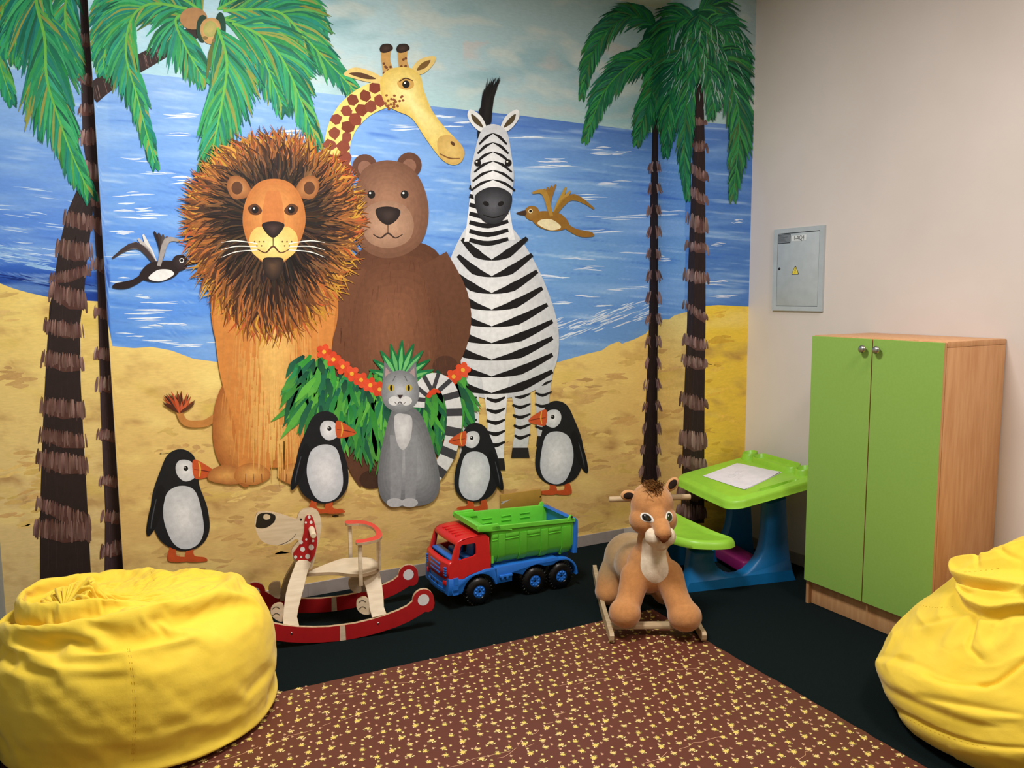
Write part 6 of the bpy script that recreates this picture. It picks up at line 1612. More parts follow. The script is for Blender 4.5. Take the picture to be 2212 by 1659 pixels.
0,0,0,0,-1,0,0,-1,0,0,-2,-1,0,0,0,0,0,-1,0,-1,-1,0,-1,0,0,-1,-1,0,-1,0,0,0,0,0,0,-1,0,-1,-1,0,-1,-1,0,0,0,0,0,-2,0,-1,0,0,-1,-1,0,0,-1,0,0,-1,0,-1,-1,0,1,-1,0,0,0,0,-1,-1,0,0,-1,0,0,-1,0,0,-1,0,0,-1,0,1,0,0,0,-2,0,-1,-1,0,1,-1,0,0,-1,0,0,0,
0,1,-1,0,1,-1,0,0,0,0,0,-1,0,1,0,0,1,-1,0,0,-1,0,0,0,0,1,-2,0,1,0,0,1,0,0,1,-1,0,0,0,0,0,-1,0,2,0,0,1,0,0,1,-1,0,0,0,0,1,-1,0,1,0,0,1,0,0,0,0,0,2,0,0,1,0,0,0,0,0,1,0,0,1,0,0,1,0,0,1,1,0,1,0,0,0,1,0,1,0,0,1,0,0,1,1,0,1,0,0,1,1,0,0,0,0,1,0,0,
0,2,0,2,0,0,0,1,0,1,1,0,0,0,0,1,1,0,0,0,0,1,1,0,-1,1,0,0,0,0,1,1,0,0,1,0,1,1,0,0,2,0,-1,0,0,1,1,0,0,0,0,0,0,0,0,2,0,-1,1,0,0,1,0,0,1,0,1,1,0,-1,0,0,0,1,0,-1,0,0,-1,2,0,0,0,0,0,1,0,-1,1,0,-1,0,0,0,1,0,0,1,0,-2,1,0,0,0,0,-1,1,0,-1,0,0,0,0,0,
-1,1,0,0,0,0,-1,1,0,-2,0,0,-1,0,0,0,0,0,0,0,0,-2,0,0,-1,1,0,-1,0,0,-1,0,0,0,0,0,-1,-1,0,-1,0,0,-1,0,0,-1,0,0,-1,0,0,-1,0,0,0,-1,0,-1,0,0,-1,-1,0,-1,0,0,-1,0,0,-1,-1,0,0,0,0,0,-1,0,-1,-1,0,-1,-1,0,-1,0,0,0,-1,0,-1,-1,0,0,0,0,0,-2,0,0,0,0,-1,
-1,0,0,0,0,0,-1,0,-1,-1,0,0,-1,0,0,-1,0,1,-2,0,-1,0,0,1,-1,0,-1,-1,0,0,-1,0,0,0,0,1,-1,0,0,-1,0,0,-1,0,1,-1,0,0,-1,0,0,0,0,0,-1,0,1,-1,0,0,-1,0,1,-1,0,1,0,0,1,-1,0,0,0,0,0,-1,0,1,-1,0,1,0,0,1,-1,0,1,0,0,1,0,0,0,-1,0,1,0,0,1,-1,0,1,1,0,1,-1,
0,1,0,0,1,0,0,0,0,0,1,0,0,1,0,0,1,0,0,2,0,0,0,1,0,0,-1,0,1,1,0,2,0,0,1,1,0,0,0,0,1,0,0,0,1,0,1,0,0,1,1,0,0,1,0,2,0,0,0,1,0,0,0,0,1,1,0,1,1,0,0,1,0,0,1,0,1,0,0,1,1,0,0,1,0,1,1,0,-1,1,0,0,1,0,0,0,0,1,1,0,0,1,0,0,0,0,0,1,0,0,0,0,0,1,0,0,1,0,0,
1,0,-1,1,0,0,1,0,-1,1,0,0,1,0,0,0,0,-1,1,0,0,1,0,-1,1,0,0,1,0,-1,0,0,-1,1,0,0,0,0,-1,1,0,0,0,0,-1,1,0,-1,1,0,-1,0,0,-1,0,0,0,0,0,-1,1,0,-1,0,0,-1,0,0,-1,1,0,0,0,0,-1,0,0,-1,-1,0,-1,0,0,-1,1,0,-1,0,0,-1,0,0,-1,-1,0,-1,0,0,-1,0,0,0,-1,0,-2,0,
0,0,0,0,-1,0,0,-1,-1,0,0,-1,0,-1,0,0,-1,-1,0,-1,0,0,0,-1,0,-1,0,0,0,-1,0,0,-1,0,-1,-1,0,-1,-1,0,-1,0,0,0,-1,0,0,-1,0,0,-1,0,0,-1,0,0,-1,0,-1,-1,0,0,-1,0,0,0,0,1,-1,0,-1,-1,0,0,-1,0,0,-1,0,1,-1,0,0,0,0,0,-1,0,0,-1,0,0,-1,0,0,-1,0,1,-1,0,1,
-1,0,1,0,0,0,-1,0,0,0,0,1,-1,0,0,-1,0,1,0,0,1,-1,0,1,-1,0,0,0,0,1,0,0,1,-1,0,0,-1,0,2,0,0,0,0,0,1,0,0,1,-1,0,1,1,0,1,-1,0,1,1,0,1,-1,0,1,0,0,1,1,0,1,-1,0,0,1,0,1,-1,0,1,1,0,1,0,0,1,0,0,0,0,0,1,1,0,1,1,0,1,0,0,1,0,0,0,1,0,1,1,0,0,0,0,1,1,0,
1,1,0,0,0,0,1,1,0,0,0,0,1,1,0,0,1,0,0,1,0,1,1,0,0,1,0,1,1,0,0,0,0,0,1,0,0,1,0,0,1,0,0,0,0,-1,1,0,1,1,0,0,1,0,-1,1,0,0,1,0,0,0,0,0,2,0,0,0,0,-1,1,0,0,1,0,-1,1,0,0,0,0,-1,0,0,0,1,0,-1,1,0,0,1,0,-1,1,0,-1,0,0,-1,1,0,0,0,0,-1,0,0,-1,1,0,-1,1,0,
-1,0,0,0,0,0,-1,1,0,-1,0,0,-1,0,0,-1,0,0,-1,0,0,-1,0,0,-1,0,0,-1,0,0,-1,0,0,0,0,0,-1,0,0,-1,0,0,0,-1,0,-2,0,0,0,0,0,-1,-1,0,-1,-1,0,0,0,0,-2,0,0,0,-1,0,-1,0,0,0,-1,0,-2,-1,0,1,-1,0,-1,-1,0,-1,0,0,0,0,0,-1,-1,0,0,-1,0,0,-1,0,-1,0,0,0,-2,0,
-1,0,0,0,-1,0,1,-1,0,0,-1,0,-1,-1,0,0,-1,0,0,-1,0,1,0,0,0,-1,0,-1,-1,0,0,-2,0,1,0,0,0,-1,0,1,-1,0,0,0,0,0,-1,0,1,-1,0,0,-2,0,1,0,0,1,-1,0,-1,0,0,2,-1,0,0,-1,0,1,0,0,0,0,0,2,-1,0,0,-1,0,1,0,0,1,0,0,0,0,0,2,-1,0,0,0,0,1,0,0,1,-1,0,0,1,0,1,-1,
0,1,0,0,1,0,0,1,0,0,1,1,0,1,-1,0,1,1,0,1,0,0,1,0,0,0,1,0,1,0,0,1,0,0,1,0,0,1,1,0,0,1,0,1,0,0,1,0,0,1,1,0,0,1,0,1,0,0,0,1,0,1,0,0,0,2,0,1,1,0,0,1,0,1,0,0,0,1,0,0,1,0,0,0,0,0,2,0,1,1,0,0,1,0,-1,0,0,0,0,0,0,1,0,0,1,0,-1,1,0,1,0,0,0,1,0,-1,1,0,
0,1,0,-1,1,0,0,1,0,0,1,0,0,0,0,-2,1,0,1,1,0,-1,1,0,-1,0,0,-1,0,0,0,1,0,-1,1,0,0,0,0,-1,1,0,-1,1,0,0,0,0,-1,0,0,-1,1,0,-2,0,0,0,0,0,-2,0,0,0,0,0,-1,1,0,-1,0,0,0,0,0,-1,0,0,-1,0,0,-1,0,0,-2,-1,0,0,0,0,-1,0,0,-1,0,0,0,0,0,-1,-1,0,-1,0,0,-1,0,
0,-1,-1,0,0,-1,0,-1,0,0,-1,-1,0,-1,-1,0,0,0,0,-1,0,0,0,-1,0,-1,-1,0,0,-1,0,0,0,0,-1,-1,0,-1,-1,0,1,-1,0,-2,-1,0,1,-1,0,0,-1,0,-1,0,0,0,-1,0,0,-1,0,0,-1,0,0,0,0,0,-2,0,0,-1,0,1,-1,0,0,0,0,-1,-2,0,2,0,0,-1,-1,0,1,-1,0,1,-1,0,0,0,0,0,-1,0,1,
-1,0,0,0,0,1,-2,0,0,0,0,1,0,0,1,-1,0,1,-1,0,0,0,0,1,0,0,1,-1,0,1,0,0,1,-1,0,0,0,0,1,0,0,1,-1,0,0,0,0,2,0,0,1,0,0,1,0,0,1,0,0,0,0,0,1,0,0,1,0,0,0,0,0,2,1,0,0,0,0,2,0,0,1,1,0,1,0,0,0,1,0,1,0,0,1,0,0,0,1,0,1,1,0,0,0,0,1,0,0,1,2,0,1,0,0,-1,1,0,
2,1,0,0,0,0,0,1,0,0,1,0,1,1,0,0,0,0,1,2,0,0,0,0,-1,1,0,1,1,0,0,2,0,0,0,0,0,1,0,-1,1,0,1,0,0,-1,2,0,0,0,0,0,2,0,0,0,0,0,1,0,-1,1,0,-1,0,0,0,1,0,0,1,0,-1,1,0,-1,0,0,0,1,0,0,1,0,-1,0,0,0,1,0,-2,1,0,-1,0,0,0,0,0,-1,1,0,-1,0,0,-1,0,0,0,1,0,-1,0,
0,-1,1,0,-1,0,0,-1,0,0,0,0,0,-2,0,0,-1,0,0,0,0,0,-1,0,0,-1,0,0,-1,0,0,-1,-1,0,-1,0,0,-1,-1,0,-1,0,0,0,0,0,-1,-1,0,-1,0,0,-1,0,0,0,-1,0,0,-1,0,-1,0,0,-1,-1,0,-1,-1,0,-1,0,0,0,-1,0,-1,-1,0,0,-1,0,0,0,0,0,-1,0,-1,-1,0,0,0,0,-1,-2,0,0,0,0,0,-2,
0,0,0,0,0,-1,0,0,-1,0,0,-1,0,0,-1,0,0,-1,0,0,0,0,0,-2,0,1,0,0,0,-1,0,1,-1,0,0,-1,0,0,0,0,0,-2,0,1,0,0,0,0,0,1,-2,0,1,0,0,1,0,0,1,-2,0,0,0,0,0,0,0,1,-1,0,1,-1,0,1,0,0,0,-1,0,1,0,0,1,0,0,1,0,0,1,0,0,1,0,0,1,-1,0,1,0,0,0,1,0,1,0,0,2,-1,0,0,0,
0,1,1,0,1,0,0,1,0,0,1,0,0,0,0,0,1,0,0,1,1,0,1,0,0,0,1,0,1,1,0,2,0,0,0,0,0,1,2,0,0,0,0,0,0,0,1,2,0,1,0,0,0,0,0,0,2,0,1,0,0,1,1,0,0,1,0,0,1,0,0,0,0,0,2,0,1,0,0,-1,1,0,1,1,0,-1,0,0,1,1,0,0,1,0,0,1,0,0,0,0,-1,2,0,0,0,0,-1,1,0,0,1,0,0,0,0,0,2,0,
-1,1,0,0,0,0,-1,1,0,0,1,0,-1,1,0,-1,0,0,0,1,0,-1,0,0,0,0,0,-1,1,0,-1,1,0,-1,-1,0,-1,1,0,0,1,0,-1,0,0,-1,0,0,-1,0,0,-1,1,0,0,-1,0,-2,0,0,-1,1,0,0,0,0,-2,-1,0,0,0,0,-1,1,0,-1,-1,0,0,0,0,-1,0,0,-1,0,0,-1,-1,0,-2,-1,0,0,1,0,-1,-1,0,0,-1,0,-1,0,
0,-1,0,0,-1,-1,0,0,0,0,-1,-1,0,0,-1,0,-1,-1,0,0,0,0,-1,-1,0,0,-2,0,-1,0,0,0,-1,0,0,-1,0,0,0,0,0,-2,0,0,0,0,-1,-1,0,0,-1,0,0,-1,0,0,-1,0,0,-1,0,1,0,0,0,-2,0,0,0,0,0,-1,0,0,-1,0,0,-1,0,1,-1,0,0,-1,0,1,0,0,0,-1,0,1,-1,0,0,0,0,1,-1,0,0,-1,0,1,
0,0,1,-1,0,1,-1,0,0,0,0,1,0,0,0,-1,0,2,0,0,1,0,0,1,-1,0,1,-1,0,0,0,0,1,0,0,1,0,0,0,0,0,2,0,0,0,0,0,1,0,0,2,0,0,0,0,0,1,0,0,1,0,0,1,1,0,1,1,0,0,0,0,1,0,0,1,1,0,1,0,0,1,0,0,0,1,0,1,1,0,0,0,0,1,1,0,1,1,0,0,0,0,1,1,0,0,1,0,1,0,0,0,1,0,0,1,0,0,
1,0,1,1,0,0,1,0,1,0,0,0,2,0,0,0,0,0,1,0,1,0,0,0,1,0,0,0,0,0,2,0,-1,1,0,1,0,0,-1,1,0,0,1,0,0,1,0,0,1,0,-1,0,0,0,1,0,-1,2,0,-1,0,0,0,0,0,-1,1,0,0,1,0,-1,0,0,-1,1,0,-1,1,0,0,0,0,-1,0,0,-1,1,0,0,1,0,-2,0,0,-1,0,0,0,1,0,-1,0,0,-1,-1,0,-1,1,0,-1,
0,0,0,0,0,-2,0,0,0,0,0,-2,0,0,0,-1,0,-1,1,0,-1,0,0,-1,-1,0,-1,0,0,0,0,0,-1,-1,0,-1,-1,0,0,0,0,-2,0,0,-1,-1,0,0,-1,0,0,0,0,-1,-1,0,0,-1,0,-1,0,0,0,0,0,-1,-2,0,0,-1,0,-1,0,0,0,-1,0,-1,-1,0,0,-1,0,0,-1,0,-1,0,0,0,-1,0,0,-2,0,0,0,0,0,-1,0,0,-1,
0,0,-1,0,0,-1,0,0,0,0,1,-2,0,0,-1,0,0,0,0,1,-1,0,0,0,0,1,-2,0,0,0,0,1,-1,0,0,-1,0,1,-1,0,0,0,0,1,-1,0,0,-1,0,0,0,0,1,0,0,2,-1,0,0,-1,0,1,0,0,1,0,0,0,-1,0,1,0,0,1,0,0,1,0,0,1,-1,0,0,1,0,2,-1,0,0,0,0,2,0,0,0,0,0,1,1,0,1,-1,0,1,1,0,1,0,0,0,0,
0,1,0,0,2,1,0,0,0,0,1,0,0,1,1,0,0,1,0,1,0,0,1,0,0,1,1,0,0,1,0,1,0,0,0,1,0,1,1,0,1,1,0,0,0,0,1,2,0,0,0,0,0,1,0,0,0,0,1,1,0,-1,2,0,1,0,0,0,1,0,0,1,0,0,0,0,0,1,0,0,1,0,-1,0,0,1,2,0,-1,1,0,0,0,0,0,1,0,-1,1,0,0,1,0,0,1,0,-1,0,0,0,1,0,0,0,0,-2,2,
0,1,0,0,-2,1,0,-1,1,0,0,0,0,-1,0,0,-1,1,0,0,1,0,-1,0,0,-1,0,0,0,0,0,-1,1,0,-2,0,0,0,0,0,-1,1,0,-1,0,0,0,0,0,-2,0,0,0,0,0,-1,0,0,-1,0,0,-1,0,0,-1,-1,0,-1,0,0,-1,0,0,0,-1,0,-2,0,0,0,0,0,-1,0,0,-1,-1,0,0,-1,0,-1,0,0,-1,0,0,-1,-1,0,0,-1,0,-1,0,
0,0,-2,0,-1,0,0,0,-1,0,-1,0,0,0,-1,0,-1,-1,0,0,-1,0,0,-1,0,-1,0,0,0,-1,0,0,-2,0,0,0,0,0,-1,0,0,-1,0,0,-1,0,0,0,0,0,-2,0,0,-1,0,0,0,0,1,-1,0,0,-2,0,0,0,0,1,-1,0,0,0,0,1,-2,0,0,0,0,1,-1,0,0,0,0,1,-1,0,0,-1,0,1,0,0,1,-1,0,1,-1,0,0,0,0,1,0,0,1,
-1,0,0,0,0,2,-1,0,0,0,0,1,0,0,1,0,0,1,0,0,1,-1,0,1,1,0,1,-1,0,0,0,0,2,1,0,0,-1,0,1,1,0,1,0,0,0,0,0,2,0,0,1,0,0,0,1,0,1,0,0,1,1,0,0,0,0,1,0,0,1,1,0,0,1,0,1,0,0,2,1,0,-1,1,0,2,0,0,0,1,0,0,0,0,1,2,0,0,0,0,0,1,0,1,0,0,0,2,0,0,1,0,1,0,0,-1,1,0,
1,2,0,0,0,0,0,0,3,0,1,0,-1,1,0,1,1,0,-1,0,0,0,1,0,0,2,0,0,0,0,-1,1,0,0,1,0,-1,0,0,0,2,0,-1,0,0,0,1,0,0,0,0,-1,1,0,0,0,0,-1,1,0,-1,1,0,0,1,0,-1,0,0,-1,0,0,-1,1,0,-1,0,0,-1,1,0,0,0,0,-1,0,0,-1,0,0,-1,0,0,-1,0,0,-1,1,0,0,-1,0,-1,0,0,-2,1,0,0,
-1,0,-1,0,0,-1,0,0,-1,0,0,0,0,0,-2,0,0,0,-1,0,-1,0,0,0,-1,0,-2,0,0,0,0,0,-1,-1,0,-1,-1,0,0,-1,0,-1,0,0,-1,-1,0,-1,0,0,0,-1,0,-1,0,0,0,-2,0,0,0,0,0,-1,0,0,-1,0,-1,0,0,0,-2,0,0,-1,0,0,0,0,0,-1,0,0,-1,0,-1,-1,0,1,-1,0,0,-1,0,0,0,0,0,-1,0,0,-1,
0,0,-1,0,1,-1,0,0,-1,0,0,-1,0,0,-1,0,0,0,0,1,-1,0,0,-1,0,1,-1,0,1,0,0,1,-1,0,0,0,0,1,0,0,1,-1,0,0,-1,0,2,-1,0,0,1,0,1,-2,0,0,1,0,2,-1,0,0,0,0,1,-1,0,1,0,0,1,0,0,0,0,0,2,0,0,1,0,0,0,0,0,1,0,0,1,0,0,1,0,0,1,1,0,1,0,0,0,1,0,1,-1,0,1,2,0,1,-1,
0,1,1,0,1,1,0,0,1,0,1,0,0,1,0,0,0,1,0,1,0,0,0,1,0,0,1,0,1,1,0,0,0,0,1,1,0,0,1,0,1,1,0,0,1,0,0,1,0,0,1,0,1,1,0,-1,0,0,1,1,0,-3,0,5,0,0,0,1,1,0,-1,1,0,0,1,0,0,1,0,0,0,0,-1,2,0,1,0,0,-1,0,0,0,2,0,-1,0,0,0,0,0,-1,2,0,0,0,0,-1,1,0,-1,0,0,0,1,0,
0,0,0,-1,0,0,-1,1,0,0,1,0,-1,0,0,0,0,0,-1,0,0,-1,0,0,-1,1,0,0,1,0,-1,0,0,-1,0,0,-1,-1,0,-1,1,0,-1,0,0,0,-1,0,-1,1,0,-1,0,0,0,0,0,-1,-1,0,-1,-1,0,-1,0,0,0,0,0,-1,0,0,-1,0,0,0,-1,0,-2,-1,0,1,0,0,-1,0,0,-1,-1,0,-1,0,0,0,-1,0,0,0,0,-1,-2,0,0,0,
0,0,0,0,-1,-2,0,0,0,0,-1,0,0,0,-2,0,0,0,0,0,-1,0,-1,-1,0,0,-1,0,0,-1,0,1,0,0,-1,-1,0,0,-1,0,0,-1,0,1,0,0,0,-1,0,0,-1,0,0,0,0,1,-1,0,0,-1,0,1,0,0,0,-1,0,0,-1,0,1,0,0,0,-1,0,0,-1,0,1,0,0,1,-1,0,1,-1,0,-1,0,0,2,0,0,0,0,0,1,-1,0,1,0,0,0,-1,0,1,
0,0,1,0,0,1,0,0,0,0,0,1,0,0,1,-1,0,0,1,0,1,0,0,1,-1,0,1,1,0,1,0,0,1,0,0,0,0,0,1,0,0,1,0,0,1,1,0,0,0,0,1,1,0,0,0,0,1,0,0,1,0,0,0,1,0,0,1,0,1,0,0,1,1,0,0,1,0,1,0,0,0,1,0,1,1,0,0,0,0,1,1,0,-1,1,0,1,0,0,0,1,0,0,1,0,0,0,0,1,1,0,-1,1,0,-7,1,8,0,
0,0,0,1,0,1,0,-1,0,0,0,0,1,0,0,0,0,-1,0,1,-1,0,0,-1,1,0,0,-1,0,-1,1,0,0,0,0,0,0,0,-1,0,0,0,0,1,0,1,0,0,-1,0,-1,1,0,0,0,0,0,0,0,-1,0,0,1,0,0,-1,1,0,0,0,-1,0,1,0,0,-1,0,-1,0,0,0,0,0,0,0,0,0,1,0,-1,0,0,0,0,0,-1,1,0,0,-1,0,0,0,0,-1,0,0,0,0,0,
-1,1,0,0,0,0,-1,-1,0,0,0,0,0,-1,0,0,0,0,0,0,0,-1,0,0,0,-1,0,0,0,0,0,-1,0,-1,1,0,-1,-1,0,1,0,0,-1,-1,0,0,0,0,0,0,0,0,-1,0,-1,0,-1,-2,1,-1,-2,-1,-1,-1,0,-2,-1,0,-1,0,-1,0,-1,0,0,0,-1,-1,1,-1,-1,-1,-1,-1,-1,-1,-1,1,-1,2,4,2,5,3,1,2,2,0,1,0,0,
1,0,0,0,0,-1,-1,0,-1,0,-1,-1,-1,-1,-1,0,1,0,0,0,-1,0,-1,0,0,1,0,0,0,0,0,2,0,0,-1,-1,0,1,-1,0,0,0,0,0,1,0,2,0,0,-1,0,1,1,-1,0,0,0,0,2,0,0,0,-1,0,0,1,0,1,-1,-1,0,0,0,1,1,0,0,-2,0,1,0,0,0,1,0,1,-1,0,0,1,0,0,1,0,0,0,0,1,0,0,0,0,0,1,1,1,0,0,0,0,
1,0,1,0,0,0,0,0,0,0,0,0,1,-1,1,0,0,0,0,0,1,0,0,0,1,0,0,0,0,0,0,0,1,1,0,0,1,0,0,0,0,0,0,1,-1,1,0,0,1,0,0,0,0,-3,-1,-33,1,1,0,0,0,0,0,0,1,1,1,0,1,0,0,0,1,1,1,1,0,0,1,1,2,1,1,0,1,1,2,0,2,-1,2,1,0,1,1,1,1,2,-1,1,0,0,0,1,-1,1,2,0,1,1,-1,1,1,0,0,
1,-1,0,2,-1,1,1,-1,-1,2,-1,0,2,-1,0,1,-1,0,1,0,0,1,-1,-1,1,-1,0,1,-1,-1,1,0,-1,0,-1,0,1,0,-2,0,-1,0,1,-1,0,0,0,-1,0,-1,0,0,0,-2,1,1,-1,0,-1,1,0,0,-2,1,0,0,0,-1,0,0,0,0,0,0,-1,0,1,-1,0,-1,1,0,0,-1,0,0,0,0,0,0,0,-2,1,-1,-1,0,0,-1,0,-1,-1,0,0,
-1,-1,-1,1,0,1,1,-1,1,2,-1,0,1,0,2,5,-1,0,3,0,-1,2,-1,0,0,0,0,-1,0,0,1,0,0,-1,0,0,-9,0,-1,-8,-3,-5,-2,-1,-4,-2,-1,-4,1,-1,-4,0,0,-2,1,-1,-3,1,0,-2,1,1,-1,2,0,-2,0,0,-1,2,0,-2,2,0,0,1,1,-1,1,0,-1,0,1,0,2,0,-1,-1,2,0,2,0,0,0,0,0,0,0,0,1,0,-1,
0,1,0,1,0,0,-1,0,0,0,0,0,1,-1,0,-1,0,1,1,0,0,0,0,0,0,1,-1,0,0,0,0,-1,0,0,1,0,1,-1,0,0,0,0,1,0,1,0,-1,0,-1,1,0,1,-1,-1,0,1,0,0,-1,0,0,0,0,1,1,0,0,0,0,0,0,1,0,0,0,0,1,0,-1,0,0,0,0,-1,0,1,0,0,0,0,0,0,0,0,0,1,0,0,0,1,0,-1,1,1,0,0,-1,0,0,1,1,10,
-1,27,-1,1,1,0,0,1,-1,1,1,-1,1,1,-2,0,1,0,0,0,-1,0,0,0,0,1,-3,-1,1,0,1,0,-2,-1,0,0,0,0,-1,-1,1,-2,0,-1,0,-2,1,-1,1,0,0,-1,-1,0,-1,1,0,0,0,0,0,0,-1,-1,-1,-1,-2,0,1,0,0,0,0,0,0,-1,0,1,1,0,-1,-1,0,1,1,0,0,0,0,0,0,-1,0,0,1,0,0,0,0,1,0,1,1,0,0,
0,0,-1,2,1,0,3,0,1,-1,0,-1,0,0,0,0,0,0,1,-1,-1,0,0,1,0,1,-1,0,0,-1,1,0,-1,1,0,0,-1,0,0,1,0,0,-1,-1,0,-1,0,1,-1,1,2,0,0,0,-1,0,0,0,0,1,0,0,0,0,0,1,-1,-1,0,1,1,0,-1,-1,-3,1,0,-4,0,0,-1,0,-1,0,0,0,0,0,0,1,0,0,-1,0,1,13,2,-2,5,0,-1,-1,0,0,-1,0,
1,-2,0,1,-2,-2,0,-3,0,2,-3,-1,0,1,0,0,-1,0,0,0,-1,-1,-3,-1,1,0,-1,-1,-2,-2,-1,0,0,0,0,-2,-1,-1,0,0,1,-1,-1,0,-1,-1,0,-2,-1,0,0,-1,0,-1,-1,1,-1,-1,0,-1,-1,1,0,0,1,0,-1,0,0,0,2,0,0,0,-1,-1,1,0,-1,1,0,1,1,0,-1,1,0,0,1,0,-1,0,1,-1,1,-1,0,1,1,
-2,1,1,0,1,0,-1,0,0,-1,1,0,0,1,2,0,1,0,0,0,0,0,1,1,0,0,1,1,1,1,0,0,0,1,1,1,1,0,1,2,0,0,1,1,2,0,0,0,1,0,1,0,0,1,1,-1,1,1,0,0,1,0,1,1,0,1,-1,-24,1,6,1,-1,0,0,0,0,1,0,0,2,-1,1,1,-1,0,0,1,0,0,-1,1,0,-1,-1,0,0,0,-1,-1,0,1,1,-1,-1,-1,1,1,0,-1,0,
0,1,0,0,-1,1,0,1,0,0,0,0,1,-1,0,0,1,1,1,0,4,4,1,1,2,0,-2,0,-1,1,0,0,-1,0,0,0,0,0,1,1,0,-1,0,0,0,-1,0,0,1,1,0,0,0,0,0,-1,0,-1,1,-1,0,-1,0,0,1,0,-1,0,0,-2,0,-2,4,-1,0,0,0,1,-1,1,-1,0,0,0,0,0,0,-1,-1,1,0,0,0,0,0,-1,0,0,0,0,0,-1,0,0,0,0,1,0,0,
0,0,0,-1,-1,-1,0,0,0,1,1,0,-1,0,0,1,0,-1,-1,0,1,1,0,-1,-1,0,0,1,-1,0,-1,3,0,1,0,0,-1,0,-2,-1,1,0,1,-2,1,1,4,0,-1,-10,-3,-1,0,1,-1,1,0,1,0,-1,0,1,0,0,2,1,1,3,1,1,5,3,-1,0,0,1,-2,-2,0,-2,-1,0,3,4,-1,1,1,0,1,1,0,-1,0,0,1,1,0,0,0,0,0,0,-1,-1,0,
0,0,1,0,-1,-2,1,1,2,-1,-1,1,0,0,1,0,-2,-3,1,0,2,0,1,2,-1,-1,0,-1,0,1,0,-1,-1,1,0,0,-1,-1,0,0,0,0,0,-1,0,0,0,-1,1,0,0,0,-1,-1,0,-1,0,-1,0,1,1,1,-1,1,-1,-1,0,0,-1,-1,-1,0,0,1,-1,1,-1,0,0,0,-1,-1,-1,0,1,-1,1,-1,0,0,0,0,-1,0,0,0,0,-1,-1,0,-1,0,
0,-1,0,-1,0,-1,0,1,0,0,-1,0,0,0,0,0,1,-1,1,7,-1,1,0,0,1,1,0,0,4,0,0,-4,-1,-1,2,1,1,-2,-1,0,1,1,-1,1,1,1,2,1,-1,-1,-1,1,-1,0,0,2,0,0,-1,0,0,1,1,-1,0,0,1,-1,0,-1,0,0,1,0,0,0,1,0,-1,-2,-1,1,-2,-2,-1,1,1,0,2,3,1,-1,0,0,1,1,0,-1,-1,0,0,0,0,0,1,
0,0,0,0,0,-1,-1,-1,0,0,0,0,1,0,1,-1,0,0,1,0,0,0,0,0,-1,0,0,1,0,-1,0,0,0,0,-1,1,-1,0,-1,1,0,0,0,0,0,0,-1,0,0,0,-1,0,0,0,0,0,1,0,0,-1,0,0,1,0,0,0,-1,-1,-1,1,1,1,0,0,-1,-1,0,0,1,-1,0,0,1,-1,0,0,0,-1,0,0,1,1,0,-1,1,-1,1,0,0,-1,0,1,3,0,-2,-3,-1,
1,0,0,-1,0,-1,1,0,2,0,1,2,0,0,-4,-1,-1,4,2,0,2,1,1,1,1,-1,-1,-1,0,-4,-3,1,-4,-2,-2,2,2,1,5,5,0,-1,-3,1,-2,-1,-1,-1,-2,1,2,2,0,-1,-1,-1,0,1,0,-1,-3,1,0,2,0,2,3,0,1,2,-1,-1,-3,1,-2,-4,-1,0,6,1,2,5,-2,0,0,0,-1,-2,0,0,0,1,0,0,0,0,0,0,0,0,0,0,
-1,1,0,-6,-1,0,2,1,-2,5,-1,0,0,0,1,-1,1,1,-2,0,2,-5,-1,-3,3,1,1,1,-1,2,-4,1,-2,2,0,-1,1,-1,2,-1,1,-1,1,0,0,-1,-1,3,-2,1,-5,2,-1,-2,1,0,-1,1,0,0,0,0,3,-1,0,3,-1,1,1,0,0,-4,0,0,0,0,0,0,0,-1,-1,0,0,7,0,1,0,0,-1,-1,0,0,-5,0,1,5,1,0,-4,-1,0,4,1,
0,-1,-1,0,-2,0,0,-1,0,0,3,1,-1,0,0,1,-1,0,-1,0,0,1,0,0,0,0,1,0,0,-1,0,0,1,-1,0,-1,1,-1,0,0,1,1,0,0,0,0,-1,0,0,0,-2,-1,0,2,1,0,0,0,1,1,0,-1,0,0,0,-1,0,0,1,-1,-1,0,1,1,0,0,0,0,0,-1,0,0,0,0,0,0,0,-1,0,1,1,0,-1,-1,0,0,1,-1,0,0,0,-1,0,1,0,-1,0,
0,1,-1,0,0,1,0,0,-1,0,0,0,0,0,0,0,0,0,0,0,0,-1,-1,-1,0,1,1,1,0,0,-1,0,0,0,0,0,0,0,1,-1,-1,-1,1,1,0,-1,0,0,0,0,0,0,0,1,0,0,0,0,1,0,0,-1,0,0,4,0,1,-4,0,-1,0,-1,-1,0,3,1,-1,-6,-1,0,7,3,1,-2,-2,0,-2,-1,-1,0,0,1,-4,-1,-1,0,0,0,5,2,1,3,2,0,-4,-4,
0,-1,-1,-1,0,1,1,2,2,0,-1,-2,-1,0,0,1,-1,-2,-1,2,5,0,1,-1,1,-2,-3,0,-1,-3,-1,-1,0,-1,4,9,2,0,-3,0,0,-2,0,-1,-4,-1,0,-1,-1,0,-1,-1,0,0,1,1,0,-1,0,0,1,-1,6,1,-1,7,1,1,-2,0,2,-6,-1,1,-3,-1,-1,-1,-1,1,1,1,-2,4,1,2,-2,-1,0,-1,1,-3,5,0,3,-2,1,0,
0,0,-2,0,-1,2,0,1,0,1,0,-2,1,-1,4,-2,0,1,0,0,0,0,-1,-1,0,1,-5,2,1,-2,0,0,0,1,0,5,-1,-1,4,-1,-1,-1,0,1,0,0,0,-1,-1,-1,-2,0,0,0,1,1,1,0,-1,-2,0,1,2,1,-1,-2,-1,1,0,1,0,1,-1,-1,0,0,1,-2,0,0,1,0,0,0,1,0,0,0,0,0,-1,0,0,0,-1,1,1,1,-1,-1,0,0,1,0,0,
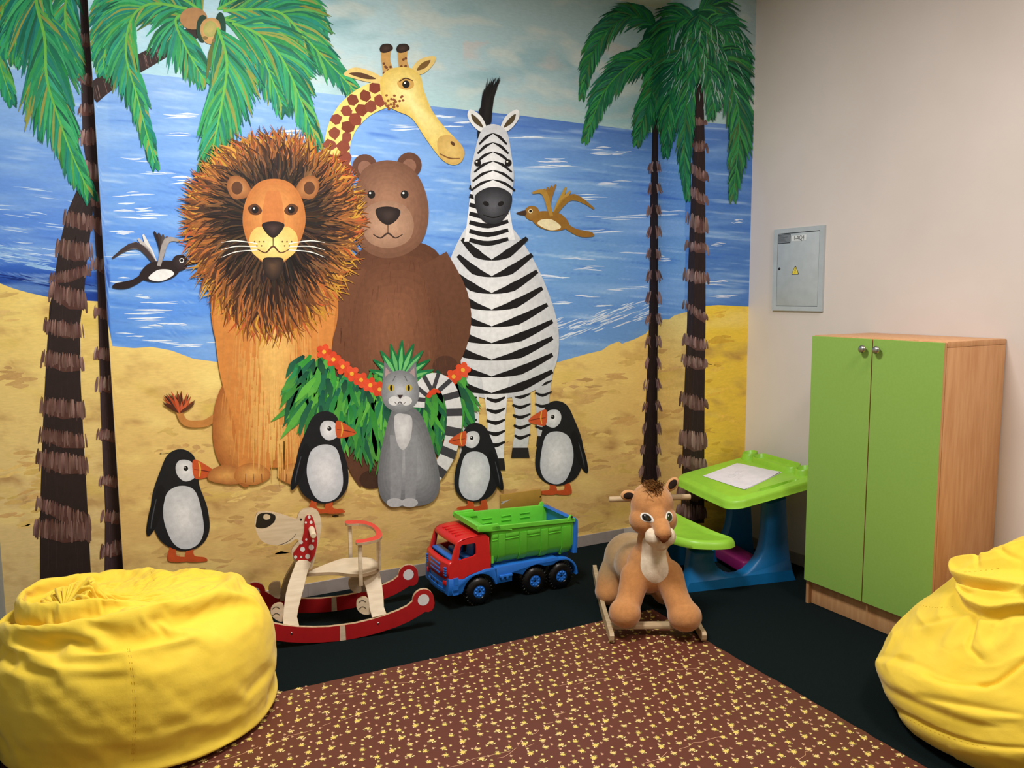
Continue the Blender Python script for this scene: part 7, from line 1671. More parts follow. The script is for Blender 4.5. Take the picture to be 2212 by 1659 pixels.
0,0,0,-1,-1,0,1,1,0,-1,0,0,2,0,0,-1,-1,0,0,1,0,1,0,0,0,0,0,0,-1,-1,0,1,1,0,0,0,0,0,-1,0,-1,1,0,1,-1,-1,0,0,1,0,0,-1,0,0,0,0,0,-1,-1,1,1,1,0,0,0,-1,0,0,0,0,-1,0,0,1,0,0,0,0,0,0,0,0,0,0,-1,0,0,1,0,0,0,0,1,0,0,0,-1,0,-1,0,-1,1,0,1,0,0,0,0,0,0,
0,0,0,1,0,0,-1,0,-1,0,1,1,-1,0,0,0,0,-1,1,-1,0,-1,4,2,-1,-4,1,1,1,-3,0,0,1,-2,-1,0,5,1,0,-4,-2,-1,0,1,1,0,0,0,-4,-2,-1,4,1,0,4,3,0,-1,0,1,-4,-3,-1,1,0,1,2,1,0,0,0,0,-1,-1,-1,-1,-1,1,0,0,0,3,3,0,-3,-4,0,-1,-1,-2,0,-1,0,1,3,1,2,2,1,-1,-5,-1,
-1,-2,-1,0,0,-1,1,2,1,0,1,2,1,2,0,0,-1,-1,-1,0,1,0,0,-1,2,-5,-1,1,0,-1,-1,-1,0,0,2,1,-1,4,1,-1,4,1,-2,3,0,0,0,0,0,0,0,0,0,0,3,-5,0,1,-1,-1,-2,2,1,-1,1,0,0,0,-1,0,0,1,0,0,0,1,0,0,2,-1,-1,2,-1,0,2,-1,0,3,0,-2,0,0,0,-1,0,0,-1,0,1,-4,2,1,1,0,0,
0,0,1,-5,1,1,0,0,0,1,-1,0,0,0,0,0,0,-1,0,0,1,0,1,-1,0,-1,1,0,1,0,0,0,0,0,0,0,0,0,-1,0,-1,1,1,0,-1,-1,1,1,1,0,0,-1,-1,0,1,1,0,0,0,-1,0,0,1,0,0,0,-1,0,-1,1,0,1,-1,-1,0,1,1,0,0,0,-1,-1,-1,0,0,1,0,0,0,1,1,0,0,0,0,0,-1,0,0,1,0,0,0,0,0,0,0,-1,0,
-1,1,0,1,-1,0,0,1,0,0,0,0,-1,0,0,0,0,0,0,0,0,0,0,0,1,-1,0,-1,0,0,1,0,0,0,0,0,0,0,0,-1,0,0,0,1,1,0,0,0,0,-1,1,0,1,-1,1,0,0,-1,-1,0,1,1,0,-1,-1,0,1,1,0,0,0,-1,-1,0,1,0,0,-2,0,0,-1,0,-1,2,0,-1,0,2,2,-1,-1,1,1,0,-2,1,1,0,-2,-1,1,2,0,0,-2,0,-1,
-3,-1,0,4,2,1,2,1,0,-2,-2,0,-1,-1,0,2,1,0,0,1,-1,-1,0,1,0,-1,-1,0,0,1,1,2,0,0,0,-1,-3,-4,1,1,2,0,1,1,0,2,4,0,0,0,-1,-1,0,0,-1,-1,0,1,-2,0,-1,-3,1,0,3,0,0,2,-1,-1,-1,0,0,-2,1,0,4,-1,0,1,1,-1,0,-1,0,-3,1,2,-2,-1,-3,3,1,-1,2,-1,1,-1,0,0,-2,1,
1,-1,0,1,-1,0,1,-2,0,-1,1,0,-7,6,-2,0,0,-1,0,0,1,0,0,0,0,0,0,0,0,0,1,-1,1,1,-2,0,2,-1,1,4,-2,0,-2,0,0,-1,1,0,0,-1,0,1,1,0,1,-2,0,0,0,0,0,1,-1,1,-1,0,0,1,0,-1,0,-1,0,0,1,0,0,0,0,-1,0,0,0,0,0,0,0,0,0,0,0,0,-1,0,0,1,0,0,0,1,0,0,-1,0,0,2,0,0,
-1,0,0,0,1,-1,0,-1,1,0,0,0,0,0,-1,0,0,1,0,-1,0,0,1,-1,1,0,1,-1,-1,0,0,1,0,0,0,0,1,-1,0,0,1,0,0,0,0,-1,0,0,1,0,-1,0,0,1,-1,0,0,1,0,0,0,0,0,0,-1,0,0,0,0,1,0,0,-1,0,-1,1,0,0,0,1,1,0,0,0,0,-1,0,0,1,0,0,-1,0,1,0,0,-1,0,0,1,1,0,0,0,0,0,-1,-1,0,1,
1,0,0,-1,0,-1,0,0,1,1,0,0,-1,0,0,1,0,0,-1,0,0,1,0,1,-1,-2,0,0,1,0,1,0,0,0,-2,0,-1,1,0,0,1,0,1,0,0,0,-2,0,0,1,0,-1,-2,0,1,0,-1,0,5,2,0,0,0,-1,-3,-1,0,0,0,1,1,1,-1,0,0,1,-1,-1,0,0,0,0,1,1,0,0,1,0,-2,-3,-1,0,0,1,2,3,0,1,2,-1,0,0,1,-3,-5,-1,0,
0,1,0,-1,0,1,1,0,-1,0,0,1,7,-1,0,-2,1,0,-4,0,0,-1,0,0,4,0,0,-3,0,0,-2,-1,0,0,1,0,0,-1,-3,6,1,2,-3,-1,2,-3,1,0,-1,0,0,0,-1,0,-1,0,0,1,0,-2,2,0,-5,7,-1,5,-5,2,2,-2,0,0,0,-1,0,-1,1,-1,1,-1,1,-1,1,1,-1,-1,0,1,1,-1,0,-1,-6,4,0,1,-1,1,1,-1,0,2,0,
0,-1,0,0,1,0,0,-1,0,0,1,-1,0,-2,1,-1,0,-1,1,0,0,0,0,0,-1,0,0,1,0,0,-1,0,0,1,1,0,-1,0,0,1,0,-1,0,1,1,-1,-1,-1,1,0,1,-1,1,0,1,-1,0,-1,0,0,1,1,-1,0,0,1,-1,-1,-1,1,1,0,0,-1,0,-1,1,-1,1,-1,0,0,0,-1,-1,0,0,0,0,0,0,1,0,0,0,0,0,0,0,0,0,0,0,1,1,0,
-1,0,1,0,0,-1,1,0,0,0,1,1,0,-1,-1,0,0,0,1,0,0,-1,0,0,1,0,0,0,0,1,0,0,-1,0,0,0,1,0,0,-1,0,0,1,0,0,0,0,0,1,1,0,-1,-1,0,1,0,0,-1,1,1,0,0,-1,1,0,1,1,0,-1,0,0,0,0,0,0,0,1,0,-1,0,0,1,0,0,-1,0,0,0,0,0,-2,0,0,0,0,0,2,1,0,1,0,0,-1,0,0,-4,1,0,2,-1,1,
1,1,0,1,-1,-1,2,2,0,-3,-1,0,-1,-1,1,1,1,0,0,0,-1,-1,0,1,0,0,-1,1,0,1,0,1,-1,-1,0,1,-2,-3,0,2,3,0,1,3,-1,0,-1,0,-1,-2,1,-2,-3,-1,1,2,1,1,2,0,0,2,-1,-2,-3,1,1,5,-1,0,-6,1,-1,-1,0,0,2,0,0,1,0,0,0,-1,0,-2,1,0,1,0,0,-1,0,-1,5,0,2,-6,0,0,-1,0,-1,
1,0,0,0,0,1,0,0,-1,1,0,-1,0,0,-3,4,-1,4,-4,1,1,-1,0,0,0,0,1,0,0,-1,0,-1,2,-2,1,0,0,-1,-2,1,1,-1,1,-1,-1,1,1,1,-1,0,1,0,0,0,0,0,-1,0,0,-1,-1,0,-1,1,0,1,0,0,-1,0,0,0,0,1,0,-1,-1,0,0,1,-1,0,0,0,0,-1,0,0,1,1,0,-1,0,0,1,0,-1,-1,0,1,1,0,-1,0,1,0,
-1,-1,0,1,0,0,-1,0,-1,1,1,0,-1,-1,0,1,1,0,0,0,0,-1,-1,0,0,1,-1,1,-1,1,-1,1,-2,0,-1,1,0,1,-1,0,0,-1,0,0,0,0,0,1,0,0,-1,0,1,0,0,0,0,0,1,1,-1,0,0,1,0,0,0,0,0,-1,1,0,1,0,0,0,0,0,0,1,-1,0,0,1,0,-1,1,-1,1,-1,1,0,0,0,0,1,0,1,0,0,0,1,0,0,-1,0,0,0,
0,1,0,0,0,0,-1,0,1,0,-1,0,1,-2,1,0,-1,1,1,0,0,-1,3,0,0,1,-1,0,0,0,0,0,1,-1,1,-1,1,0,1,0,0,0,-1,-1,1,1,-4,-1,1,-2,0,-1,0,2,0,6,-1,0,2,1,-1,0,0,0,-1,1,1,-2,-1,0,0,0,1,0,0,-1,-2,-1,1,0,1,0,2,0,-1,0,1,1,0,1,-1,0,0,1,-2,-2,0,3,4,-2,0,0,1,-2,-3,
1,-2,-1,0,0,-1,-1,1,4,1,1,3,-1,-1,-2,0,-1,-4,1,1,5,-1,-1,-5,1,0,2,0,0,0,-1,0,1,0,0,-1,1,0,-1,0,-1,2,-1,0,-1,1,-1,5,-2,1,-6,1,-1,2,0,0,1,1,0,-1,-1,0,-1,0,-1,0,0,1,0,0,-1,0,0,3,-2,1,-1,-1,0,-1,2,0,-1,0,0,0,0,0,1,-1,0,-1,1,-1,-1,0,1,1,0,-1,-1,
0,1,0,-1,0,1,-1,0,0,0,0,1,0,-1,-1,0,0,0,1,0,0,-1,0,0,0,1,-1,0,0,-4,-1,-1,1,1,0,0,-1,0,0,0,0,1,-1,1,0,0,-1,0,0,1,0,-1,-1,0,1,0,1,-1,0,-1,0,0,0,0,0,1,-1,0,0,0,0,0,0,0,-1,0,0,1,0,-1,0,-1,1,0,0,0,1,-1,0,-1,1,-1,1,-1,0,-1,0,0,1,-1,0,0,0,0,1,0,0,
0,0,0,0,-1,0,0,0,-1,0,1,1,1,1,0,0,0,1,1,1,0,0,0,0,1,-1,0,-1,1,-1,1,-3,0,1,-1,-1,0,0,-1,1,-1,0,1,0,0,-1,3,1,0,2,1,1,-2,-1,1,0,0,-1,1,1,1,0,-1,1,-1,0,1,1,-1,-1,0,1,0,1,0,0,0,1,0,1,0,-1,1,0,-2,1,1,-5,1,1,-1,2,-1,-1,0,1,0,0,0,0,0,-1,1,-1,1,1,1,
0,1,-1,0,2,0,-1,1,0,0,1,-1,0,-2,1,1,-2,-1,0,-2,0,0,0,-1,-1,1,0,1,1,1,-1,1,1,1,5,3,-2,2,1,0,-1,1,0,-1,-1,0,-1,0,1,-3,-3,0,3,4,-1,-2,-2,2,-1,-2,0,-1,0,-1,2,2,0,1,5,-1,0,-1,0,-2,-6,2,-1,0,0,1,4,-1,0,-2,0,0,2,0,-1,0,0,1,0,0,-1,-1,1,0,2,-1,-1,1,
0,0,-3,1,-1,4,-2,1,-6,2,-1,2,0,0,1,-1,0,0,0,0,-1,1,0,1,0,0,-1,0,-1,0,0,0,0,0,0,-1,0,0,1,0,0,0,-1,0,0,0,-1,-1,0,0,0,1,0,-1,0,0,1,-1,0,-1,1,0,-1,0,0,1,-1,0,0,0,0,-1,0,-1,0,1,1,0,0,0,-1,0,-1,0,0,-1,0,-1,0,0,0,1,0,0,-1,0,0,0,0,-1,0,-1,0,0,0,0,
0,0,0,-1,-1,0,1,0,0,1,0,1,0,0,-1,0,-1,0,0,0,0,-1,-1,0,1,0,0,0,0,0,1,-1,0,-1,-1,-1,-1,-1,-1,1,-1,0,-1,0,-1,1,-2,0,-1,0,-1,1,-1,-1,1,1,1,-1,-2,-2,1,2,2,1,0,1,1,1,1,1,-2,-1,1,2,1,0,0,0,1,0,0,-1,0,1,1,0,-1,0,0,0,2,-3,-2,0,5,3,1,-3,-3,2,-1,-1,0,
0,0,0,0,0,1,-1,-2,0,1,2,-3,6,5,0,1,0,6,-5,-5,-1,1,1,0,1,0,0,-1,0,2,0,-2,0,0,0,2,0,-4,1,-1,-3,1,1,-1,0,0,-1,1,1,2,-2,2,6,3,2,-9,1,0,0,0,2,-1,-1,1,0,1,0,1,0,1,1,0,0,1,0,1,1,0,1,1,0,1,-3,0,1,1,0,0,2,-1,1,3,-3,0,3,-3,-1,5,-2,0,0,-4,-2,2,-3,-2,
1,-2,-1,0,1,1,0,2,1,0,3,3,-1,-1,-1,0,0,1,0,0,2,-1,2,2,-1,-1,0,0,-4,-8,3,-1,1,0,2,5,-1,0,1,-1,0,0,1,0,0,0,-1,-1,0,0,0,0,-1,1,0,1,2,-1,-1,-1,0,-1,-6,1,0,6,-1,1,-5,2,-1,3,-1,-1,1,-1,0,-1,1,0,-1,0,0,2,0,-1,-1,0,0,0,0,-1,0,0,1,0,0,-1,-1,0,0,0,0,
0,-1,1,0,0,-1,0,0,1,-1,0,-1,0,0,0,0,-1,0,-2,1,0,1,-1,0,0,-1,0,1,0,0,0,-1,0,1,0,0,-1,-1,0,-1,0,0,0,1,0,0,-1,0,0,-1,0,-4,1,-2,0,-1,0,0,-1,0,1,0,1,-1,0,-1,1,0,1,-1,-1,-2,-2,-1,0,0,-1,-1,4,0,3,-1,-1,-1,0,0,0,1,0,-1,0,0,1,0,-1,-1,-2,-2,-3,2,0,2,
0,-1,-1,0,0,0,0,-1,0,0,-1,-2,1,0,0,0,0,0,1,0,2,1,0,-1,-1,-1,-1,0,-2,-4,0,0,0,3,5,8,0,-5,-6,1,0,1,0,1,1,1,0,-1,1,3,4,0,-2,-2,0,3,3,2,-5,-7,-1,7,8,1,-2,-1,2,-2,-3,0,0,-1,1,-1,0,0,0,-2,1,0,0,-1,4,6,-2,2,1,7,-3,-5,0,0,-1,0,1,0,-1,1,2,1,-1,-1,0,
1,1,0,0,0,-2,1,2,4,0,-3,1,0,-3,1,-2,-5,-5,0,9,-8,7,6,-3,0,1,8,1,-1,3,0,-2,2,1,-3,2,1,-1,1,0,-1,0,0,-1,-2,-1,3,-6,2,4,3,2,-2,2,1,-2,0,0,0,3,2,-6,1,0,-1,0,1,-1,0,1,-1,-4,-1,8,1,4,-4,-1,0,0,-1,0,2,-1,-2,2,-1,0,1,-1,-1,2,-3,-3,3,-5,-5,1,4,8,-2,
1,1,-2,-1,1,0,1,0,0,-1,-1,0,-1,0,1,0,0,0,0,0,1,-1,-2,0,-2,-5,1,0,-1,1,1,5,-1,0,-3,1,-2,3,-1,0,0,0,1,0,0,-1,1,0,-1,1,-1,-1,-2,0,1,-1,1,-1,1,-1,0,-1,0,-1,0,0,0,0,0,0,-1,0,-1,0,0,0,0,1,0,0,-1,0,0,0,-1,0,0,0,0,1,2,-2,0,0,0,0,0,0,1,-1,-1,-1,0,0,
0,-1,-1,0,-4,1,-2,2,-1,1,0,-1,0,-1,0,-1,0,0,0,2,0,1,0,-1,0,0,1,0,-1,-1,-1,-1,0,0,-4,-3,-6,0,0,1,2,1,1,8,0,4,-4,0,-2,1,0,1,0,0,1,-2,-1,0,-2,-3,-2,0,0,0,0,-3,-2,-1,0,-1,0,-2,-3,0,0,-1,3,1,4,-1,-1,-2,1,-1,0,2,3,4,-1,-4,-8,1,2,7,0,-3,-5,0,1,3,
1,0,-1,2,0,2,0,1,0,0,1,1,1,-2,-4,0,-1,-1,2,1,3,0,3,4,1,-2,-3,-2,3,6,3,-7,-9,-1,8,9,-1,2,1,4,-4,-2,1,0,-2,1,-3,-2,1,-1,-3,0,-1,-2,-2,7,10,-6,5,2,8,-4,-3,3,-1,-3,2,-1,-4,1,1,-2,-1,0,0,-1,1,3,0,0,-1,-4,2,5,-7,5,3,1,1,0,5,-1,-1,4,-5,-4,-5,4,4,
-10,0,1,-4,1,-1,0,0,0,0,0,-1,0,1,0,1,0,0,11,6,2,9,-1,-4,0,0,1,0,0,1,3,2,-3,-1,-1,1,-2,0,1,-2,-1,1,-8,-1,4,9,6,-7,-6,-6,5,-5,-2,2,-1,-1,0,-1,1,-1,0,-1,0,0,-1,0,1,2,0,5,6,-2,-1,-2,1,-1,-1,2,0,-2,-1,-2,-1,1,0,0,-1,-1,-1,-1,0,0,1,0,-1,-1,0,2,1,
1,5,0,0,4,-1,-1,3,-1,-1,2,-2,0,0,1,-1,-1,0,-1,-1,1,1,-2,0,0,-3,1,0,0,-1,-2,1,-1,2,-4,3,-1,1,-1,-1,1,0,1,-2,1,-1,1,-1,1,-1,0,-1,-1,0,1,-1,0,0,0,0,0,0,1,0,-1,-1,-2,2,0,-4,1,-2,1,-1,2,1,-1,2,1,-1,1,-6,0,-3,4,-1,2,0,0,-1,0,-1,0,1,0,0,1,-1,0,-7,
0,-2,1,1,-1,-1,-1,-1,-1,0,-1,-2,-3,-5,3,2,7,7,-1,4,2,0,1,-8,-1,-5,-3,-3,-5,0,0,-2,1,-1,2,0,-1,-3,0,-1,-4,3,-1,7,2,3,4,-1,-4,-5,0,0,0,0,-1,-1,0,-1,2,2,1,1,1,2,3,-2,-3,-5,1,0,-1,1,-1,0,1,0,0,0,0,0,1,0,3,2,1,0,0,2,3,0,-3,-3,1,-2,-4,3,4,6,-1,
-2,-2,1,0,0,-1,3,4,2,-1,-2,-3,5,4,4,-8,-10,0,4,8,-3,5,2,2,-2,-1,2,-1,-1,2,-3,-3,1,-2,-3,-1,-1,-4,-1,5,9,-9,7,3,5,-1,0,2,0,0,-5,5,1,-1,3,1,1,0,0,1,0,0,2,-1,-1,6,-5,0,-1,1,0,-3,1,2,1,0,-1,6,-4,-3,0,1,0,-3,1,2,-6,1,1,-5,1,0,1,0,0,-1,1,-1,-6,
-5,-4,-1,1,-1,-1,0,0,-1,1,-2,0,-1,0,-1,1,0,3,2,3,3,2,4,9,3,1,-3,-3,1,5,4,0,5,3,-3,0,2,-2,1,0,-1,1,2,-2,-1,2,-2,-2,3,-9,0,0,0,0,0,2,-1,0,1,-1,0,2,0,1,1,-1,-1,2,0,-1,2,-1,-1,1,-1,-1,2,-2,-3,3,-1,2,-3,-1,0,0,0,-1,1,0,-2,3,0,1,-2,-1,1,0,0,0,-1,
-1,1,0,0,0,0,0,-2,2,1,-5,2,-2,2,-2,0,1,1,0,-1,0,-4,4,-5,0,-2,3,-2,1,-2,1,-1,0,-1,0,0,-1,0,0,0,-1,-3,0,1,1,1,-3,2,2,-1,3,-2,1,-3,-3,1,-3,3,-5,5,2,0,1,1,-2,1,-1,0,0,-2,0,-1,-1,-1,0,0,0,-1,-4,1,-6,-1,-1,-2,0,-1,-1,1,0,3,10,-1,10,1,-1,0,-6,1,
-3,-3,-2,-4,0,0,-1,3,2,3,-1,-2,-1,-2,-2,-6,0,-3,-7,3,1,11,-2,0,-12,2,-3,9,0,0,0,2,2,4,0,-3,-2,1,1,0,1,1,3,-1,-3,-5,1,-1,-4,-1,0,2,1,1,0,0,-1,-1,1,0,2,6,2,6,-4,-3,-5,2,-2,-7,1,3,6,0,3,5,-2,-4,-5,0,0,-8,1,2,-8,4,-3,7,1,0,4,1,0,-4,1,4,13,0,-1,
-4,0,1,3,-3,5,6,1,0,-1,0,1,1,3,-3,-3,2,-2,-4,-1,-3,-5,0,4,7,-10,7,6,4,-1,0,2,-1,-1,5,-3,-3,6,0,-7,0,0,1,3,1,-7,0,1,-4,-1,0,-1,1,1,0,1,0,1,0,1,0,-1,1,-2,0,0,0,0,1,0,2,1,8,-5,4,9,-2,0,4,-4,0,2,-1,0,1,-1,-1,-1,0,1,1,0,1,-1,0,0,0,5,8,-6,2,2,-7,
0,1,-7,-1,0,-2,-1,0,-1,-1,0,0,0,1,1,0,1,0,-1,0,1,1,0,2,-3,-4,16,-4,-3,3,-2,-3,1,0,0,1,-1,0,0,-1,-1,0,0,0,0,0,1,0,0,1,-1,0,2,0,2,4,-4,-1,-2,3,0,-2,1,0,-1,0,-1,0,-1,0,-1,2,0,-2,1,0,-1,0,-1,-2,0,0,0,0,-1,1,-1,-2,7,-3,-2,3,-3,-1,0,-1,-3,1,-6,2,
-3,7,-2,2,-3,1,-2,2,-1,1,0,0,-1,0,0,-1,0,0,0,2,0,-2,-1,-2,2,-3,0,0,-3,-1,-1,1,5,-6,8,-1,0,0,2,-1,1,-5,2,-4,-3,-2,-6,0,-1,2,1,0,0,-2,0,-1,-1,1,-2,2,-1,4,7,-2,7,3,-2,1,-8,2,-5,-2,-1,-4,-1,-1,-3,-1,-1,-2,0,0,-2,0,-2,-2,4,-2,-8,0,0,1,1,0,16,-1,
0,-13,-1,-2,5,0,2,-2,5,1,13,-1,-5,-7,2,3,7,-2,-2,-4,0,-1,-6,0,-1,-1,2,-1,-1,2,1,9,-1,-2,-9,1,2,7,7,3,6,-6,-3,-5,0,-1,-5,-1,1,5,1,-2,-11,3,2,-7,1,-2,3,1,1,-3,2,-2,12,-3,2,-7,-1,5,-8,7,-6,11,-4,1,-3,2,-2,3,1,1,2,1,0,-4,3,3,13,-2,2,2,-2,3,3,0,
0,1,2,-1,-2,2,-6,-7,0,3,2,-10,7,7,4,-3,-1,6,0,-2,-1,0,2,6,-1,-6,-1,0,1,2,1,-3,3,1,-4,0,1,-6,-1,1,-4,-2,2,-2,1,-1,1,1,1,0,2,3,11,1,2,0,0,-2,-2,0,1,3,-3,2,5,-4,0,4,-3,0,3,-2,-1,1,-2,1,0,1,0,1,-5,-6,-1,0,1,1,3,5,0,3,4,-1,1,2,-2,1,2,-1,0,1,-2,
0,2,-1,0,0,-1,-1,0,1,3,1,-5,-3,0,5,0,3,-8,-1,0,-5,-1,-1,-3,-1,0,-2,-2,-1,-2,-1,-1,-2,-1,-1,-1,-1,-1,-2,-1,0,2,1,0,0,-1,1,1,-1,0,1,0,1,0,-1,0,1,0,1,0,-1,1,2,0,1,2,-2,0,3,-3,-2,9,-1,-1,-3,0,-1,3,-2,0,-6,1,-2,10,-1,2,-4,1,-1,1,-1,1,-1,-1,-1,0,
-1,0,-1,1,0,-1,-1,-1,0,0,0,0,0,-1,1,2,-3,6,4,-7,6,1,-3,0,-7,6,-7,-2,-1,-4,-1,-2,-3,0,1,3,0,0,-3,-1,-1,1,1,-1,2,13,-3,14,-2,0,-1,-7,2,-5,-4,-1,-8,-1,-1,-5,0,-1,-4,1,-2,-4,5,-1,-5,-1,-2,1,0,1,0,-1,-1,20,0,-4,-7,1,3,-8,-1,-2,7,7,-1,10,-1,-1,
-2,-2,0,-3,0,4,6,-1,-3,-7,1,-1,-7,3,-2,-4,0,0,2,-2,1,8,0,0,-2,6,3,11,1,0,1,-6,-3,-8,3,0,-14,0,-3,6,1,2,-3,5,0,-5,-2,-3,9,0,4,-7,0,-3,6,-1,0,-1,1,3,-7,2,-2,8,-7,9,-11,1,0,-1,1,1,1,4,-6,2,3,-3,6,-6,6,-7,9,-6,5,2,0,5,1,1,5,0,2,4,-1,3,4,0,-3,
-2,1,0,-2,-4,3,6,-9,4,1,-3,2,-1,-2,1,-1,1,1,1,0,0,0,3,-1,1,5,-1,2,5,-1,-1,5,-1,-1,3,1,-3,2,0,-3,1,-2,-14,-7,1,-8,-3,1,-2,-1,1,0,2,0,1,7,3,4,3,4,4,1,1,5,-1,1,8,-4,1,5,-4,-3,5,-5,-2,1,-4,-5,0,-3,-2,-1,0,-1,0,-1,1,0,1,0,0,1,3,1,3,8,1,1,4,-3,3,
3,-3,4,3,-7,0,-2,4,-2,-1,3,-1,-1,2,-1,-2,2,-4,-3,2,-1,-1,0,1,4,-1,-2,6,-6,0,1,-3,-2,1,-1,0,0,-1,0,0,0,0,-1,1,-1,0,0,-1,0,1,-1,-1,1,-3,-6,4,0,0,1,-1,5,-17,-1,0,8,-2,-1,-7,1,0,6,0,1,-3,0,0,0,-1,-1,0,-1,0,1,0,0,0,1,0,1,-1,-2,3,1,-1,3,1,-3,4,4,
-7,5,3,-7,0,-1,1,0,-10,9,-9,-1,-1,-5,-1,0,0,3,1,5,2,-1,4,5,-2,5,2,-1,1,2,0,0,-14,4,-17,0,-2,-5,1,-1,-5,5,-4,-7,1,-2,0,-1,0,1,-1,0,2,-4,0,12,0,0,-3,0,-1,3,0,2,-5,3,3,15,-1,-8,-9,6,0,9,-6,2,-12,3,-4,5,0,1,-2,3,-2,-9,2,1,-2,-1,-1,2,-3,1,11,6,
1,9,2,2,2,1,0,-1,-6,-3,-6,0,-1,-6,4,-1,-10,-3,-1,11,5,3,-14,1,-1,0,-4,-1,16,3,-1,-10,0,-1,3,1,1,6,1,0,-8,1,0,9,0,0,-10,1,-1,5,-1,2,-5,-1,2,-4,-5,6,-4,-1,2,-1,2,-4,2,-3,4,0,5,-4,-1,2,-1,1,3,-2,2,2,-1,3,3,-1,3,2,0,4,0,1,1,-2,1,7,-4,3,5,-4,3,
2,-2,1,0,0,0,0,-2,2,0,-2,0,-2,-1,2,0,-1,0,0,1,1,0,0,0,1,7,0,2,9,-1,-2,8,-1,-7,1,1,-9,-2,0,-8,-7,-2,-5,-5,-2,-1,-1,1,0,1,1,-1,7,6,3,4,4,6,1,2,7,-2,-1,9,-5,-2,7,-4,-2,2,-3,-3,1,-2,-1,0,-2,-3,0,-3,-4,-3,0,-1,0,-1,0,0,0,1,0,0,2,1,1,0,1,0,2,1,1,
3,0,5,8,-1,0,7,-5,-2,2,-4,0,-2,4,0,0,1,0,-3,1,-1,-2,2,-1,-4,1,-1,-3,1,-1,2,-1,0,-3,2,-4,7,-6,1,2,0,-4,3,-11,0,0,1,0,1,-6,1,0,6,0,0,1,0,0,0,-1,-1,4,1,-1,2,1,-3,3,1,-3,3,1,-4,3,1,-3,0,3,-5,0,1,-4,0,-1,2,-1,-5,7,0,-8,6,-11,1,-1,0,1,0,4,6,-2,6,
2,-1,1,0,0,0,-5,1,-4,-2,0,-3,-3,-1,-3,6,-6,-18,0,0,1,-2,-1,2,-4,4,16,0,-3,-5,0,-1,0,0,-1,2,0,1,-4,3,-2,12,-1,-2,-5,4,-2,5,-1,-3,-13,2,6,17,-5,-1,-15,5,-3,10,-3,4,-15,0,-1,-1,0,1,15,4,-6,-6,3,1,8,2,1,3,-4,0,-3,0,-2,-5,0,0,-7,1,-1,2,3,0,-7,
-3,0,12,6,0,-11,-4,0,5,2,1,11,0,-2,-12,-1,4,13,3,-6,-8,-1,2,-4,2,1,10,2,-1,-12,-1,0,7,2,3,6,1,-2,-1,0,2,2,1,0,-1,2,-2,-10,0,0,-2,-4,2,-6,-7,7,-4,-1,1,0,0,1,0,1,0,0,2,-1,0,3,-3,0,5,-3,2,3,-1,3,3,-1,6,0,1,8,-4,2,5,-4,4,4,-1,0,0,-2,2,1,0,0,0,
1,1,-1,-1,0,1,1,1,-1,-6,0,-1,0,0,0,-1,1,0,3,-1,1,9,4,1,7,1,-5,4,2,-7,0,0,-8,-3,-2,-7,-7,-6,-5,-5,-1,0,0,0,0,1,2,-1,8,8,3,2,5,6,1,2,7,-3,1,8,-3,-3,6,-3,-4,4,-3,-2,1,-1,-1,0,-1,-1,0,0,1,0,1,3,0,1,3,-2,-1,6,-5,-1,1,-3,0,-1,4,0,-5,5,0,-5,1,-3,
-5,1,0,-1,0,0,-1,-1,-1,1,1,0,7,-2,0,-8,2,-5,10,-6,0,0,1,-1,7,-8,3,-1,5,3,-7,7,-2,1,-1,1,-1,1,0,-3,2,1,-4,1,3,-7,-2,1,-2,1,0,-1,-1,0,-1,0,-1,1,0,-1,1,1,-3,3,0,-4,6,-1,-4,4,-4,-2,2,-5,3,-1,4,1,0,2,1,-1,0,-3,1,-3,-4,-1,-4,-1,-1,-7,0,-1,-4,0,
-2,-4,2,-2,-5,-6,2,11,-1,0,5,2,-1,8,-1,-3,-12,-1,1,4,2,1,6,-1,-2,-5,3,-2,7,-3,0,-11,6,-2,14,-4,1,-15,1,2,13,0,-2,-15,5,-4,15,-5,2,-11,1,0,2,3,-1,6,0,-1,-12,-3,7,14,0,-4,-14,1,1,-3,1,1,-3,1,-6,10,0,1,3,4,1,-12,-1,-2,15,5,-1,-12,-4,1,5,2,1,
11,0,-3,-14,1,2,14,2,-3,-12,1,6,16,1,-3,-2,0,-2,-14,-2,1,11,3,5,5,-1,-7,-11,3,7,10,1,-5,-6,1,-1,-5,-3,4,10,5,-4,-9,-1,1,0,0,0,-2,-1,1,-7,-2,2,-3,-3,2,-3,-3,3,-1,-2,3,0,-1,1,1,0,1,0,1,0,0,7,-4,-1,7,-3,4,5,-2,7,-1,3,10,-3,2,5,-4,1,2,-2,1,1,
-1,1,0,0,0,0,1,0,0,0,1,1,0,0,0,0,2,0,-6,-3,-1,-2,1,0,1,-1,1,1,1,0,10,6,0,5,4,-6,3,1,-9,-1,-1,-9,-3,-2,-4,-7,-7,-5,-3,-3,0,-1,0,0,2,1,-1,4,11,2,2,5,5,0,3,6,-1,1,5,-1,1,4,-2,-2,5,-2,-1,2,-1,-2,3,-1,-7,4,-2,-5,2,-1,-4,-1,-1,0,0,0,2,1,1,3,0,-1,
1,0,-1,1,-1,1,2,-1,-1,-5,1,0,6,-1,4,-6,2,2,-4,0,0,0,0,-2,2,0,-4,9,-2,3,-9,3,0,-3,0,1,-2,-1,-1,0,0,-2,5,1,-2,1,-1,-2,2,0,-2,3,-2,-2,1,-2,-2,3,-4,-3,2,-4,-1,0,-4,0,-1,-3,-1,-1,-2,0,0,-2,1,-2,-3,0,-1,-1,1,-2,-3,5,-7,-7,1,-1,1,0,-1,-1,-1,1,1,
